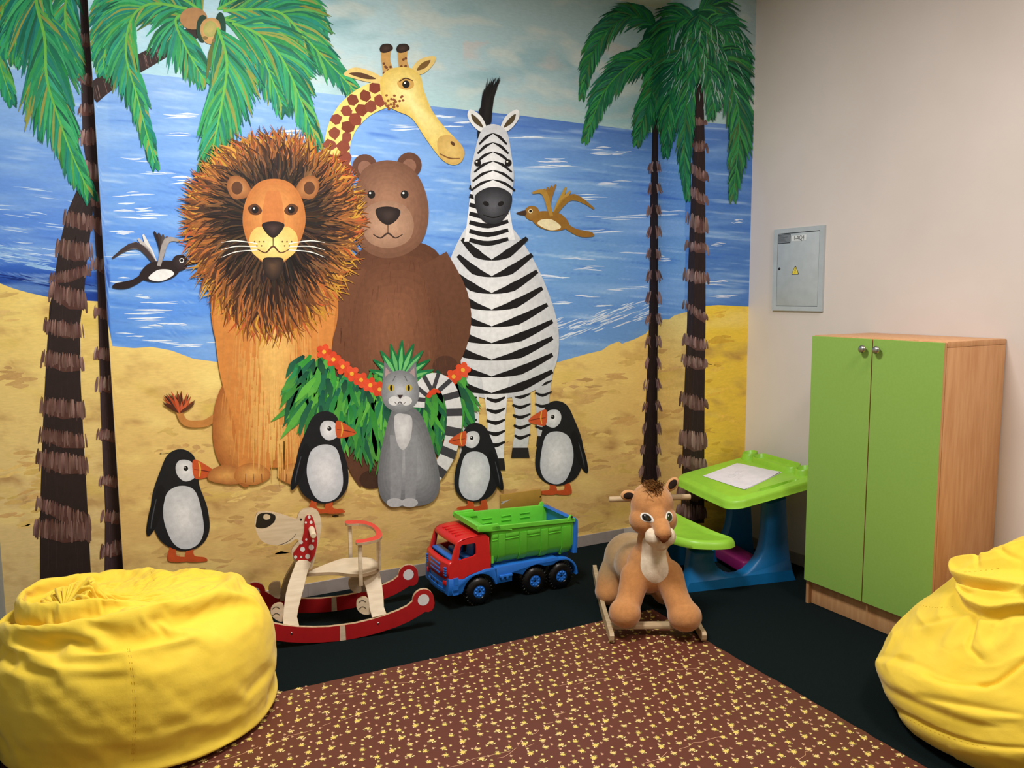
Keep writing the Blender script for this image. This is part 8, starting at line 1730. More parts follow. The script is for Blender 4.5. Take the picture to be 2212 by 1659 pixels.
-3,0,4,0,0,14,0,-1,-1,-1,0,-9,0,-2,-2,2,2,9,-2,-3,-9,4,-1,12,-3,0,-13,4,-2,13,-4,2,-13,1,0,11,2,-2,-16,0,-1,16,-2,5,-15,2,-5,12,0,1,1,1,0,-15,0,-1,14,2,-2,-12,1,1,17,0,0,-1,0,-1,-5,3,2,-18,1,0,1,-2,-6,16,3,3,-14,-1,0,17,-2,0,0,3,-1,-14,0,0,
14,1,1,-16,-2,-3,15,0,3,-14,7,-4,12,0,4,9,-1,1,-3,0,-5,-12,1,4,12,0,-1,-17,3,-1,11,1,2,7,-1,2,-1,-4,6,6,1,-1,-1,2,-1,0,1,-1,-1,2,-3,-4,4,-2,-4,-1,-1,-5,-1,0,-6,-3,3,-5,-3,2,-2,-3,2,-1,-5,4,2,-2,2,2,2,-1,-1,6,-2,-3,11,-2,2,6,1,8,0,1,7,-2,1,
6,-3,1,4,-4,1,1,-2,-1,1,0,1,1,-1,0,0,1,0,0,-1,0,0,-1,2,0,1,0,0,-6,-3,0,-1,0,0,1,0,0,5,6,1,5,4,-3,3,3,-4,2,3,-8,-1,-1,-8,-2,-2,-5,-4,-10,-6,-3,-3,-1,-1,-1,0,0,1,-1,1,2,1,1,4,0,1,7,2,-1,3,2,1,3,5,0,2,5,-2,1,6,-1,0,4,-1,-2,4,-2,-2,2,-1,-1,1,0,
0,1,-2,-1,0,0,1,0,0,-1,-1,-1,-1,1,0,-3,3,1,-3,2,1,-3,2,1,-5,1,-1,6,-2,-1,3,-1,-3,3,-3,-2,3,-4,-2,1,-5,-2,1,-5,0,-1,-5,-1,-1,-4,0,-2,-5,1,-3,-2,3,-5,-4,-2,1,1,2,-3,-2,1,0,0,0,-2,0,-2,1,1,-4,0,4,2,-1,-2,-6,6,12,1,-4,-5,-2,-1,10,1,-2,-3,2,-1,
10,-2,1,-12,3,-3,-9,-1,0,2,-1,1,15,0,-3,-13,2,-1,15,-2,0,-12,2,0,13,-1,0,-14,0,-1,11,2,-3,-13,-2,2,13,2,1,-15,2,-5,17,1,3,-21,1,0,2,-2,-3,13,2,2,-12,-2,0,16,1,3,-16,0,-5,7,4,-1,-5,-4,3,15,6,-7,-12,0,8,-7,0,-5,18,-3,2,-10,6,-1,-6,-2,-1,15,2,
0,-13,0,1,15,2,0,-16,-2,-1,6,-5,6,-10,7,-7,11,3,2,-8,0,-1,13,1,2,-15,-2,-3,12,-3,6,-12,0,0,2,1,-2,0,6,-3,8,2,1,7,0,1,3,-2,4,4,-2,5,3,-3,3,0,2,0,0,1,-1,1,3,-3,-2,4,-4,-3,2,-1,-4,0,-1,-6,-1,0,-5,-5,4,-8,-5,0,0,-7,2,2,2,0,-2,9,0,-2,7,0,2,3,1,
5,3,2,7,-1,2,7,-4,1,4,-3,0,3,-2,0,1,-1,1,1,0,-1,-1,0,2,1,-1,0,-1,0,-1,1,-1,0,1,-3,-3,0,-1,0,0,0,0,0,2,3,0,0,1,1,2,3,-1,3,8,-6,1,3,-7,0,0,-8,-1,-1,-4,-1,-2,-5,-1,-3,-3,-2,-7,-3,-1,-3,0,-1,-1,-1,-1,-1,0,0,0,0,0,0,-1,-1,2,0,1,1,0,-1,2,0,-1,-1,
1,0,1,0,0,-1,-1,-1,-1,0,0,1,1,-2,3,0,-3,5,5,-1,-2,-2,0,2,2,-1,0,0,-1,-2,-1,1,-1,-1,1,-3,-2,0,-3,-1,-1,1,1,-1,0,0,1,-1,0,-2,2,2,0,0,-1,-2,1,1,3,-3,-2,-4,3,4,0,-1,0,-1,0,0,2,-1,-1,1,0,-1,-8,-1,13,4,-1,-8,-3,3,15,1,0,-11,-1,-1,13,1,0,-13,1,-2,
-9,-1,1,16,0,-5,-7,1,3,-6,0,-1,17,0,0,-14,1,-1,14,0,-1,-15,1,-3,14,1,-1,-15,-1,1,13,1,-1,-12,2,-1,14,-2,3,-18,-1,2,8,2,-5,10,0,3,-15,0,-3,12,3,1,-15,-1,-3,15,3,2,-17,-1,-2,17,8,0,-17,-7,1,20,1,0,2,3,-1,-22,2,1,-1,-3,-1,20,0,0,-13,0,1,14,0,
-3,-15,4,5,19,0,0,2,5,-7,-13,-8,6,-12,3,-2,18,0,-1,-16,2,2,16,-1,-3,-10,5,5,13,1,-5,-9,0,1,-2,-6,3,-8,-1,6,-5,-1,1,0,2,0,-1,3,-4,3,6,-3,6,1,1,-2,0,2,-3,0,2,-1,0,1,0,0,-1,0,0,2,0,-1,0,-1,4,-3,5,0,1,-1,-2,1,-3,-8,1,-2,-6,1,3,0,0,-1,2,1,-1,0,
-1,-1,3,0,0,10,3,1,5,2,5,3,3,6,-1,1,7,-3,1,5,-4,-1,3,-1,0,1,-2,0,1,-1,0,0,-1,0,0,-1,-1,1,0,2,0,-2,-3,1,3,3,-1,3,5,-2,-8,-9,4,1,0,0,0,1,0,1,6,-2,1,3,-2,0,4,-3,1,2,-3,0,1,-4,0,0,-2,1,1,-3,-2,0,3,0,1,-3,-4,0,5,-1,0,1,0,-2,2,-1,1,1,-1,-2,1,-1,
0,0,-1,1,-3,-4,0,-8,0,-2,-5,0,-5,-9,1,0,0,0,-4,-3,0,-4,0,0,-1,-1,0,-1,0,-1,1,1,-1,1,1,2,-3,-2,0,0,0,-1,0,1,0,-1,-2,-3,2,3,-2,3,3,-2,2,2,0,-1,0,-2,0,3,0,1,2,-3,-4,10,1,-1,-6,3,2,-7,-3,0,12,1,0,-8,0,-1,13,0,-2,-14,0,-3,15,0,0,21,-2,-4,-18,2,
1,18,1,0,1,-1,-1,-17,0,0,13,2,0,-16,-1,-3,17,0,3,-17,0,-2,15,2,-1,-15,0,-1,17,0,1,-16,0,0,12,1,-3,-3,-1,4,-11,0,-3,17,4,2,-18,-2,-3,16,4,1,-16,-2,-1,18,4,-1,-20,-6,2,17,3,3,-17,3,-8,10,-5,7,1,4,-3,12,-2,1,-17,5,-1,15,0,-2,-15,2,2,18,-5,1,
-17,11,-5,10,-6,10,12,4,-7,-9,-5,-3,-8,6,11,18,-2,-10,-15,5,10,13,-6,-7,-6,1,9,5,2,1,2,0,0,0,0,-6,-2,1,1,-2,6,-4,-8,1,0,-8,-3,3,-8,0,1,0,1,0,1,-1,2,-1,-2,3,-2,0,2,-1,0,-1,1,-1,0,0,-2,1,-1,1,-1,1,2,-1,0,3,-1,1,-2,0,-2,-3,1,1,-2,-1,-1,1,1,1,
-1,1,-1,-5,-3,2,-1,1,-1,0,0,1,5,2,-2,7,4,0,6,3,3,2,3,7,1,2,6,-2,1,6,-2,-2,4,-3,0,2,-2,-2,3,-2,-1,0,-1,-2,1,-4,-4,1,7,6,-2,-5,-5,2,1,3,0,-1,-3,1,-1,0,0,0,0,0,0,2,0,0,6,-1,-1,6,-4,0,2,-2,3,4,-8,-2,-1,-2,3,1,-6,-1,-1,-2,0,1,-2,-1,-1,0,-1,1,1,
-4,1,7,0,-1,5,3,-2,8,1,-3,4,1,-2,1,-2,-1,-1,1,1,2,-2,1,-3,-1,2,0,-2,0,-1,0,0,0,0,0,0,-1,0,1,-8,-2,-6,-1,-1,-3,1,-1,5,-4,-1,-7,1,-3,5,-3,-1,-5,-1,0,-2,0,0,-1,0,-2,-1,1,3,-6,0,-4,14,1,0,0,-3,-1,-14,2,-7,13,-1,0,-16,2,-1,18,-2,0,-18,-2,0,-20,
1,1,19,1,1,-19,-2,-6,9,2,0,-1,1,2,-9,-2,-2,19,3,0,-18,-1,-2,17,1,1,-17,0,-2,19,1,0,-18,0,1,16,0,-1,-14,-1,0,13,5,-4,-8,1,4,-10,-4,-3,19,4,0,-18,-1,-1,19,2,1,-20,-4,2,11,2,-3,3,3,-2,-2,-3,6,-12,5,-4,23,-2,1,-17,6,-2,17,-5,0,-17,3,3,18,0,-3,
-19,1,-1,12,-7,5,-8,12,-4,10,-3,10,10,3,2,0,-6,-9,-7,0,7,6,-2,-7,-9,2,-1,-5,-1,0,-3,2,1,-7,6,-4,6,2,1,3,0,0,3,-6,6,8,-2,6,2,-1,1,0,1,-1,-1,1,0,1,2,-3,0,4,-2,-2,4,-1,-3,3,0,-3,2,1,-2,1,1,-4,-1,0,-5,-2,0,-4,-1,2,-2,-2,0,-1,-3,0,-2,-1,1,0,-1,
-1,-1,0,0,0,-2,1,0,0,-1,1,-1,1,-1,-3,-2,1,-2,-1,2,-1,0,0,1,0,-2,3,3,-1,6,4,-2,4,6,2,4,4,4,0,3,4,0,2,7,-2,1,5,0,-2,6,-4,-2,5,0,-1,-2,-1,-3,2,-1,-1,1,-1,-1,1,-1,0,1,-1,-2,0,1,-4,0,0,-2,1,-1,1,0,0,1,0,2,2,2,-6,11,-6,1,3,-2,-2,2,-4,1,2,-5,0,2,
-6,2,-3,-9,-1,-2,-4,-1,-3,-2,0,1,1,-1,1,5,0,2,-4,-7,1,11,-1,-3,-5,-1,0,1,1,0,1,-2,0,1,1,0,3,-1,0,1,8,3,15,-9,-7,-7,2,3,5,-5,-7,-3,2,1,1,1,-1,5,1,0,-1,-2,-1,-1,-1,0,-3,-4,-2,-8,2,-3,2,-2,-1,-8,4,-4,17,-5,3,-21,3,-1,19,-1,-1,-20,1,1,18,1,2,
10,-3,1,1,1,-4,-2,1,3,-2,0,3,13,1,-10,-10,0,4,-8,0,3,6,-1,-4,4,1,-1,0,-1,4,-1,1,-5,-3,1,0,2,2,-5,-2,3,3,-7,-5,2,7,5,-5,13,0,1,-20,0,1,20,-1,-3,-21,5,3,21,-3,-3,-11,4,-2,2,-2,6,12,6,-7,-11,-6,3,-12,6,-4,19,-4,4,-14,5,2,16,-5,-5,-16,5,5,18,2,
1,0,-1,-4,-5,-8,5,-18,5,-5,8,2,3,-4,2,2,-9,0,-3,3,0,4,-2,2,5,-2,0,-4,1,-3,-1,2,-2,5,-3,0,1,1,1,-1,-1,3,-5,3,2,-5,3,3,-1,8,1,2,8,-1,1,2,-2,3,3,-2,3,2,-3,2,-1,-1,2,0,0,0,-1,0,1,2,3,1,1,5,0,-1,5,-2,-2,4,0,-4,3,-1,-4,0,-1,-4,-1,0,-5,-2,0,-3,-1,
-1,-2,-3,0,-3,-2,-1,-1,-2,0,-1,-3,-1,0,-1,0,0,-1,0,1,-2,-2,0,-2,-1,2,0,-1,0,0,0,-1,2,1,-1,2,2,-3,3,5,0,3,9,0,3,6,2,-7,0,4,1,4,4,0,3,4,0,-1,7,-1,-1,2,-1,0,4,-1,-2,3,0,-4,2,0,-2,3,-1,-2,1,-1,0,0,6,-7,3,-2,-5,-3,1,3,4,-1,2,0,-1,-3,-1,0,6,0,-2,
4,-1,1,4,0,-4,3,-6,1,4,-1,-12,-3,-5,3,2,-14,3,2,15,0,-2,0,0,0,1,1,0,2,-5,-2,-8,2,2,9,-10,-9,-18,11,10,19,-11,-10,-19,10,8,19,-10,-8,-17,1,1,5,0,-1,2,-3,-9,-10,2,2,12,0,-8,-5,-2,6,-7,2,0,15,0,-1,-21,0,-1,20,0,0,-16,-1,4,8,-1,-1,1,-3,-1,-5,4,
3,-9,-2,-3,22,0,2,-17,1,-7,8,-2,8,3,3,-4,7,-3,-4,-7,3,3,-3,0,0,-1,0,-4,0,1,3,2,-1,-3,1,1,2,1,2,-2,8,2,-5,-10,-3,3,-1,3,-3,0,-2,3,-10,6,-2,22,-6,-1,-9,5,-1,0,-4,5,-11,6,-8,10,-4,11,14,5,-7,-11,-8,5,-9,12,-8,14,-3,1,-4,0,4,7,-4,0,-10,-2,-1,
-4,0,3,-1,10,-5,-2,-4,3,-11,1,-2,9,1,1,-1,1,2,-5,1,-3,4,-1,-1,4,2,0,3,3,-1,4,-2,0,-4,0,1,-3,-1,3,-1,-2,3,-7,-1,6,0,-1,2,0,2,-2,0,4,-3,-1,8,-3,4,4,-3,5,1,0,7,-1,0,4,0,3,4,-3,2,1,-5,2,2,-3,2,2,-4,1,0,-1,1,-1,-1,2,-1,1,2,0,2,1,1,2,0,0,3,1,0,3,
1,0,-1,1,-1,2,1,-1,3,2,-3,2,0,-4,0,2,-5,0,0,-3,-1,-1,-5,-2,-1,-3,-1,-1,-2,-2,-2,-2,-1,-2,-1,-2,-4,-2,-2,-5,-1,-2,-3,0,6,2,3,-2,-4,1,2,7,-6,-7,-5,3,2,9,-2,0,-3,1,0,8,0,-6,-6,0,1,7,1,-1,1,2,0,3,1,0,-1,1,1,8,4,-2,-10,-6,-4,7,6,0,-5,-2,-3,5,7,
1,0,-1,-1,-7,-6,-4,6,14,-2,-9,-11,6,10,21,2,-2,-1,-2,1,-7,0,2,-2,-2,-1,0,-2,-7,-9,0,7,14,-3,-14,-18,5,14,20,-5,-13,-19,5,12,19,-6,-10,-19,6,10,20,-4,-8,-16,-1,1,8,1,1,0,-2,-4,1,3,5,3,-2,-4,-12,-3,-2,4,2,0,-2,2,1,-1,-1,1,11,-1,-8,-9,1,2,-2,
5,0,20,-4,-5,-13,1,4,0,0,-5,0,3,2,-3,0,-2,16,-1,-3,-24,4,3,20,-2,-3,-20,1,1,19,-2,-1,-19,3,1,19,-2,-1,-19,2,2,19,-1,0,-8,2,-5,2,-1,3,-10,2,3,21,0,-5,-11,-6,8,-7,8,-8,7,-1,7,12,2,-6,-10,-7,6,-11,8,-8,7,2,8,17,-1,-5,-8,-4,1,-20,0,2,-4,1,-2,3,
0,-1,3,6,0,-4,1,0,-2,-10,4,12,1,-1,5,7,-6,1,1,6,9,0,2,-1,0,-4,-4,0,0,0,2,5,5,-1,3,1,1,0,1,1,0,0,2,-3,-2,2,-3,1,9,-5,-11,-1,0,-6,-3,2,-4,-1,4,-6,-8,3,-3,-2,3,2,1,1,0,1,1,1,0,0,-1,4,-2,-1,9,-1,3,1,-1,2,3,1,3,2,1,5,-1,0,0,0,2,-1,1,0,-2,0,1,-2,
-3,1,-3,-2,0,-2,-1,-1,-2,-6,1,-3,-4,-2,1,-5,-2,1,-3,-2,2,-3,-2,1,-2,-1,2,-1,-1,1,-1,0,0,1,-1,0,0,0,1,0,0,0,-2,-1,-1,1,1,-1,4,1,-3,1,0,-2,-1,-7,6,7,7,-8,-2,-5,0,1,6,-2,1,-5,0,5,18,-1,-6,-15,-1,1,3,0,-1,6,1,0,-8,0,-5,8,0,2,-2,3,-4,3,-3,1,11,
5,3,-16,-7,-8,9,5,0,1,4,8,-6,-9,-5,13,9,6,-19,-13,-6,8,7,2,-9,-3,-8,7,7,4,-8,-4,-6,12,13,4,-12,-13,-6,14,18,4,-11,-16,-5,12,20,2,-10,-15,-2,9,19,4,-8,-19,-4,7,21,2,-9,-20,-2,8,22,3,-6,-20,-3,3,17,2,-3,-3,1,0,-1,-3,-2,2,2,2,0,-1,-6,-15,2,6,
21,-3,-6,-20,-6,-1,-22,6,2,21,-6,-3,-19,8,-1,18,-8,2,-18,1,-3,6,1,4,1,3,-5,-1,-1,5,2,1,-6,4,5,6,10,-6,-9,-19,7,6,17,-7,-3,-20,4,0,11,-2,6,3,2,-10,-9,-3,4,-8,5,1,20,-2,-3,-13,-4,7,-2,7,-7,8,0,6,12,3,-5,-8,-8,4,-12,3,-5,6,4,8,7,-4,1,2,1,-10,
-5,1,1,-8,-1,1,-1,6,1,12,0,1,4,-1,-6,-7,0,2,-5,-6,8,-5,7,-9,9,3,4,7,0,7,-1,1,-3,0,-3,-6,-7,2,-3,-3,0,0,-1,5,-1,-8,1,1,6,0,1,1,-5,-1,4,4,-1,-7,3,1,7,-1,1,3,8,2,-10,-2,-1,-4,1,2,5,1,0,-4,1,0,0,-2,6,-7,-6,2,-3,-2,2,0,0,0,0,4,0,3,3,1,1,-5,1,-2,
-2,1,-1,-2,0,-1,0,0,0,0,0,0,2,0,0,4,0,1,1,0,0,3,3,3,1,0,0,-1,2,-1,-2,0,-1,-1,-2,-2,-2,-2,-1,-1,0,0,1,1,1,0,-1,-2,-1,0,0,-1,0,0,1,5,3,0,0,-2,-2,-1,0,2,2,2,-8,-8,-8,0,-3,2,-1,0,3,0,-8,0,4,9,-2,0,-6,-6,-7,4,10,1,0,-4,2,-2,4,-4,0,-8,10,-11,1,
-11,6,8,2,4,-3,5,-8,-1,0,1,-4,-10,7,7,5,-9,-1,-3,13,-3,5,-8,-5,-11,15,12,8,-8,-11,-11,9,17,9,-6,-15,-9,4,19,6,-4,-17,-5,3,19,6,-4,-19,-10,5,18,8,0,-2,-7,-4,0,3,2,-5,-1,0,3,6,-2,-14,-11,2,22,7,-3,0,-3,1,-4,-3,0,-1,6,0,3,-2,-3,1,-2,2,-2,-1,
-2,-2,7,1,19,6,-2,22,-4,1,-16,7,1,18,-7,4,-12,-1,-7,0,5,5,-11,2,-2,23,-7,1,-17,0,2,6,5,0,-5,1,-7,8,3,11,8,-5,-11,-16,0,2,6,2,-1,-2,3,6,10,0,0,-1,-4,-9,-6,1,5,-6,10,-1,18,-5,-3,-10,-7,4,-16,3,-4,8,3,5,12,2,-7,-7,-7,4,-14,6,-7,9,0,7,7,2,9,8,
1,-5,0,3,-7,-7,-7,2,-8,4,-1,8,1,6,5,0,-3,1,5,-8,-10,-7,4,-15,4,-4,5,1,0,4,7,1,-8,3,5,-7,-1,3,-2,0,2,1,0,-3,4,2,-1,-5,1,1,0,4,-3,6,-1,-2,7,-2,-2,-5,2,1,5,-4,-1,11,5,0,-7,-2,0,-5,0,3,8,2,1,-2,5,1,1,0,2,-5,-1,2,4,-1,5,-9,-4,-1,-7,-2,0,1,4,1,3,
1,-1,1,1,0,3,2,2,0,-1,0,0,0,1,-1,0,2,2,-2,1,-1,-3,0,-6,0,0,0,0,2,1,2,1,1,1,3,5,0,1,3,-2,2,5,-3,0,1,-2,3,3,1,1,-6,-2,-3,0,-2,0,2,0,2,1,-1,-1,-1,-1,1,-2,2,2,1,0,-1,-7,-8,0,7,2,-2,1,2,3,-2,-9,0,-5,7,-8,-14,-6,8,13,2,-9,3,-2,9,-1,-2,0,-6,1,-7,
3,-3,5,7,5,-2,0,-13,-1,-6,9,-3,-9,-6,1,10,3,-2,14,-7,2,-10,6,-2,-4,-6,-7,17,7,-2,-4,-10,1,2,7,3,-2,-6,-1,1,5,1,-3,-5,-3,4,3,-5,-19,1,0,1,-3,1,0,3,-2,-5,-5,3,20,3,-3,5,0,3,-21,0,0,1,-4,0,4,2,2,-10,3,-2,23,-1,0,-14,-1,-1,2,0,5,-6,0,-6,2,-3,
11,-15,5,-7,15,-4,4,-12,-5,-5,-6,6,9,12,2,-8,7,4,-5,-3,3,5,7,-3,-7,-5,-9,5,-10,5,-2,-1,2,1,7,-2,2,0,0,-4,-2,-5,2,-10,6,-6,7,3,9,11,2,0,0,-5,-3,-7,0,1,-2,3,3,5,2,-7,1,-4,-3,-16,1,0,4,1,10,7,1,-12,-4,-3,4,-9,2,-1,6,1,-2,3,1,5,3,-2,0,0,5,-8,
-6,-1,2,-10,2,-3,6,0,0,0,-6,9,3,10,-7,0,-6,1,-8,0,1,3,-3,4,6,7,-9,2,1,2,2,3,5,6,-3,3,0,3,-3,-1,6,-1,-1,-2,2,-2,3,-1,1,2,-2,2,3,-2,-8,1,2,-8,1,0,8,0,-1,-4,0,7,-6,-1,0,0,0,-6,7,-1,2,10,0,-1,-5,0,2,0,7,4,-2,-1,-1,0,-2,-1,5,3,6,-3,-1,1,0,-3,2,
6,3,3,-5,0,-1,-1,-4,3,3,0,1,2,-3,-2,3,1,7,-8,3,0,-2,-1,0,-1,-1,0,-4,0,1,-3,2,-2,-4,-3,1,3,-2,1,0,-5,2,-2,0,3,-2,-2,-5,-6,-2,0,4,-3,-3,-2,-3,-3,-3,5,9,7,-2,1,5,6,-3,-7,-9,2,7,-3,-2,2,2,3,1,1,2,2,-2,-3,-3,-7,-4,2,6,3,9,-8,-2,-6,7,3,-12,-6,-4,
6,-2,-1,3,6,4,4,-4,0,-1,0,0,-1,-7,-9,0,4,-9,17,-5,3,-8,7,2,-5,-7,-4,1,8,1,7,-7,-3,-19,3,4,4,0,-3,-2,-2,1,-3,3,10,10,-1,-9,4,6,8,13,-6,-5,-9,2,6,-9,-3,-6,5,13,-7,19,-3,3,-8,0,1,0,9,-5,12,-17,8,-23,6,-1,10,-1,0,3,-6,-11,-9,-6,12,-9,3,0,13,3,
0,1,8,-5,5,9,3,8,-7,-7,-4,-13,2,-14,-5,10,-7,6,-9,9,11,4,10,-4,-4,-4,-11,3,-12,5,-5,3,8,8,10,4,-2,-2,-6,-7,-1,-5,5,-5,2,0,2,-1,1,-1,0,-10,0,-3,5,-6,6,0,5,-1,4,1,-1,-5,2,-1,1,-5,4,0,5,2,6,-1,-2,-12,-2,-2,-3,-5,-1,3,-9,1,-6,4,2,2,5,-1,3,0,0,
-2,-2,-3,3,-5,4,-4,4,6,-5,-5,-7,10,3,1,-2,-1,0,-1,2,-1,0,1,1,-1,4,2,-1,-2,0,-1,-4,-1,7,5,-4,6,-3,-2,-1,2,0,2,0,1,0,0,6,1,3,1,-3,6,-1,4,-2,1,0,-1,9,-3,6,2,-10,-1,-3,3,-2,3,2,-1,5,-5,-1,1,1,-2,-2,3,0,0,2,5,5,4,-1,0,-2,-1,-2,0,-1,3,2,-2,3,-2,
-4,-3,-1,10,-1,4,-1,4,-4,-9,-1,8,2,2,2,-3,-3,-5,6,1,8,-3,-1,0,3,-6,1,5,0,1,-1,-2,6,-9,2,-2,-9,-1,1,3,4,0,7,1,1,-3,0,3,0,-5,-1,-1,-1,-1,1,-3,-1,6,-2,2,-3,-4,2,2,-6,-3,-1,-4,-6,-6,-1,1,3,6,2,6,-5,0,-4,3,2,-1,-3,-1,-4,-4,-4,4,6,3,6,0,1,-2,0,
-3,-1,-8,-5,0,6,3,9,-2,0,-3,2,0,-2,1,-1,-6,-4,3,2,7,-5,9,-8,7,-13,3,7,-11,-5,-9,10,10,-3,11,-3,0,-1,0,-1,0,-1,3,6,-7,-8,-6,1,7,-8,1,-7,5,4,5,5,-8,-6,-6,1,9,-7,2,-5,1,-3,0,-3,7,2,11,-14,0,-19,9,-1,15,0,-4,3,11,-6,11,9,8,6,-7,-7,-4,11,-8,7,
-11,6,-11,1,-1,3,5,-2,4,6,5,1,1,-3,3,-7,-5,-3,-4,6,-6,3,-5,1,8,8,5,-3,-4,5,-9,-3,-15,4,-4,5,2,9,4,1,-1,0,-7,-8,-4,4,-2,-3,3,4,4,-3,1,0,-2,-5,-3,2,2,-4,1,2,3,0,3,1,-4,-4,-4,2,0,1,1,5,4,1,9,-5,-1,-8,3,2,2,-1,-1,6,-3,0,-3,0,5,4,2,3,4,2,1,-2,
-2,-3,4,-7,-1,-8,9,2,2,-3,-2,0,0,0,0,-1,0,-4,4,-5,2,-2,5,-11,5,1,-9,-2,1,-4,-6,0,3,2,-3,3,2,-2,3,0,-3,5,-5,-2,-2,-8,2,3,6,3,-6,6,-2,3,-6,-1,2,-1,2,-3,7,1,-1,4,-4,4,-4,3,3,-1,4,-3,2,-2,-4,6,-6,-2,-9,2,0,-1,3,2,1,0,-4,4,-2,4,-5,-1,-1,-2,1,-1,
-4,-2,3,7,0,2,4,1,-7,-6,0,3,2,1,-1,0,-4,-2,-1,-1,6,-7,2,-1,-7,-1,-1,1,1,-3,10,-2,-1,1,2,-3,-3,-2,0,5,-3,9,5,4,5,0,2,3,1,-4,-1,-2,4,1,-4,-1,0,3,0,3,2,3,6,-1,1,-1,-2,-1,-1,-1,-3,-2,5,2,0,3,1,0,-6,2,6,1,-3,-6,1,1,-1,1,-4,0,1,3,5,-3,0,-3,0,-2,
-4,0,3,-6,6,-7,7,-4,4,10,-3,3,-5,-4,-5,-3,0,-1,2,8,4,-3,8,6,4,-9,-8,-5,2,7,-7,7,-3,-2,-2,8,2,5,-2,1,1,-9,3,-6,3,-3,-2,6,-5,6,1,2,0,-7,2,-1,-2,5,-5,8,-9,2,-2,1,-3,6,3,11,-10,-5,-9,-7,9,-7,2,0,1,3,-5,6,13,3,6,11,2,3,-4,-10,1,-8,7,-2,0,0,-5,3,
0,3,6,8,2,4,2,2,-7,-4,-2,-8,3,-4,3,-4,0,5,11,-3,-3,-2,6,-8,-1,-8,8,-1,3,6,7,-3,0,1,1,-8,-1,-1,8,-3,-4,6,7,0,-5,-3,3,-8,-4,2,2,1,-2,4,4,0,-2,-3,2,-7,-3,-4,3,0,1,0,0,1,1,5,-7,-4,-6,7,1,0,-2,2,4,-2,-4,-4,-2,-2,-6,0,2,-4,0,-1,-2,7,-3,0,-2,8,
-10,0,2,2,-1,-2,-7,1,1,7,1,-3,9,3,-4,8,-11,1,-3,4,1,1,4,1,-2,-1,2,-1,-2,-3,-1,1,1,-1,4,-2,3,-3,-2,-4,-5,1,-3,3,0,5,-1,-2,3,-9,5,4,-8,4,0,-3,-1,-2,3,1,0,-6,0,3,-2,7,-3,-1,-3,-1,6,-7,-1,1,4,-2,-4,-1,2,0,-6,-2,6,-2,3,1,3,0,-2,1,-5,-5,-1,-1,2,
-2,0,1,0,-1,2,-2,1,2,-2,-2,11,1,-5,3,4,4,5,-1,0,2,0,5,1,4,3,3,-6,-2,-8,-1,-6,-1,2,-10,-2,-4,-1,-5,2,-2,-5,4,5,6,-4,0,4,3,-7,0,3,-4,-7,2,0,0,3,5,5,-4,1,4,1,0,-2,1,-6,-3,1,-1,2,5,-1,-4,-6,6,1,-2,-1,1,5,-6,0,-3,4,2,-3,4,1,0,0,3,1,-1,-2,6,-7,2,
-2,3,1,2,5,-2,-2,-1,2,2,-3,5,-5,1,-1,-3,-2,-7,3,6,1,-6,3,6,3,5,0,-8,1,-1,16,-4,3,3,-1,7,-4,9,-2,0,-6,-6,7,1,4,-1,1,3,-3,-1,3,-5,9,0,-6,-4,-8,4,-3,-1,14,1,5,4,-5,0,-16,1,-1,-3,3,-1,2,-1,-1,-15,3,-39,11,7,-2,-5,-7,3,-8,6,-9,1,-5,9,-6,-5,2,3,
-1,1,3,-1,-5,5,-1,1,-1,-4,-4,0,-3,5,-4,0,-6,2,1,11,-9,-2,3,6,-2,1,-2,3,-5,2,0,5,-5,0,0,5,-2,0,0,1,-5,3,-1,4,-3,-4,7,0,3,2,4,-1,-7,1,1,4,1,-2,-3,1,0,5,3,-8,-3,1,8,-2,2,0,6,-5,0,3,2,-1,-1,1,1,-1,0,1,1,3,-3,-1,-4,8,11,-10,-5,-2,11,1,-9,0,-1,
-3,9,-3,-14,-3,2,8,0,1,1,4,-3,-4,-3,4,6,1,-1,4,1,1,-1,5,1,-3,-3,-1,5,1,3,-1,5,0,-1,3,-1,5,-9,-6,5,-6,8,3,-9,-6,4,5,6,-8,1,-3,2,-2,4,-1,-2,-3,2,-1,4,-3,1,0,2,2,1,2,-4,2,3,5,2,-3,2,0,1,2,1,5,3,7,-1,1,0,-5,4,5,6,-4,-2,-7,-2,0,3,2,0,-2,7,5,1,
-4,-5,-3,9,5,0,-7,-3,-5,9,0,0,-6,3,-11,11,-1,4,-13,3,-1,-4,1,7,-1,-1,6,3,6,-3,-5,-5,-4,-2,4,3,-4,-4,2,1,5,0,0,-4,-6,2,1,1,-2,-1,1,3,10,2,-7,-10,-3,-1,2,-1,0,-1,1,2,4,1,-4,-4,4,1,0,1,2,-4,-8,5,15,-2,-7,-9,3,0,3,2,0,-4,-2,-2,3,-3,2,-1,-1,0,
-1,-2,-3,-4,3,-1,9,-1,2,-7,0,2,6,-6,1,-6,0,-8,-2,1,2,5,0,-1,-3,-4,4,-9,-4,-7,-1,5,0,7,3,0,-5,-3,2,-3,2,-11,1,2,6,0,2,5,3,1,-8,-3,-13,3,-2,3,4,0,-2,2,9,-7,0,-9,8,-6,1,-4,]
FL = prep([('crease', [(278, 1400), (284, 1440), (290, 1560), (284, 1659)], .0025, .010)])
def wr_l(p, n):
    a = math.atan2(p.y-LC[1], p.x-LC[0]); side_ = 1-abs(n.z)
    w_ = .0030*noise.noise(Vector((a*2.2, p.z*18, 3)))*side_ + .0016*noise.noise(Vector((a*6, p.z*38, 9)))*side_
    return w_ + .0022*noise.noise(Vector((p.x*13, p.y*16, p.z*13)))
cv = draped_bag(bagl, drape_net([-241, 1793, 4], 126, DRAPE, 0.0015), 3, FL, 640, wr_l, 1.12)
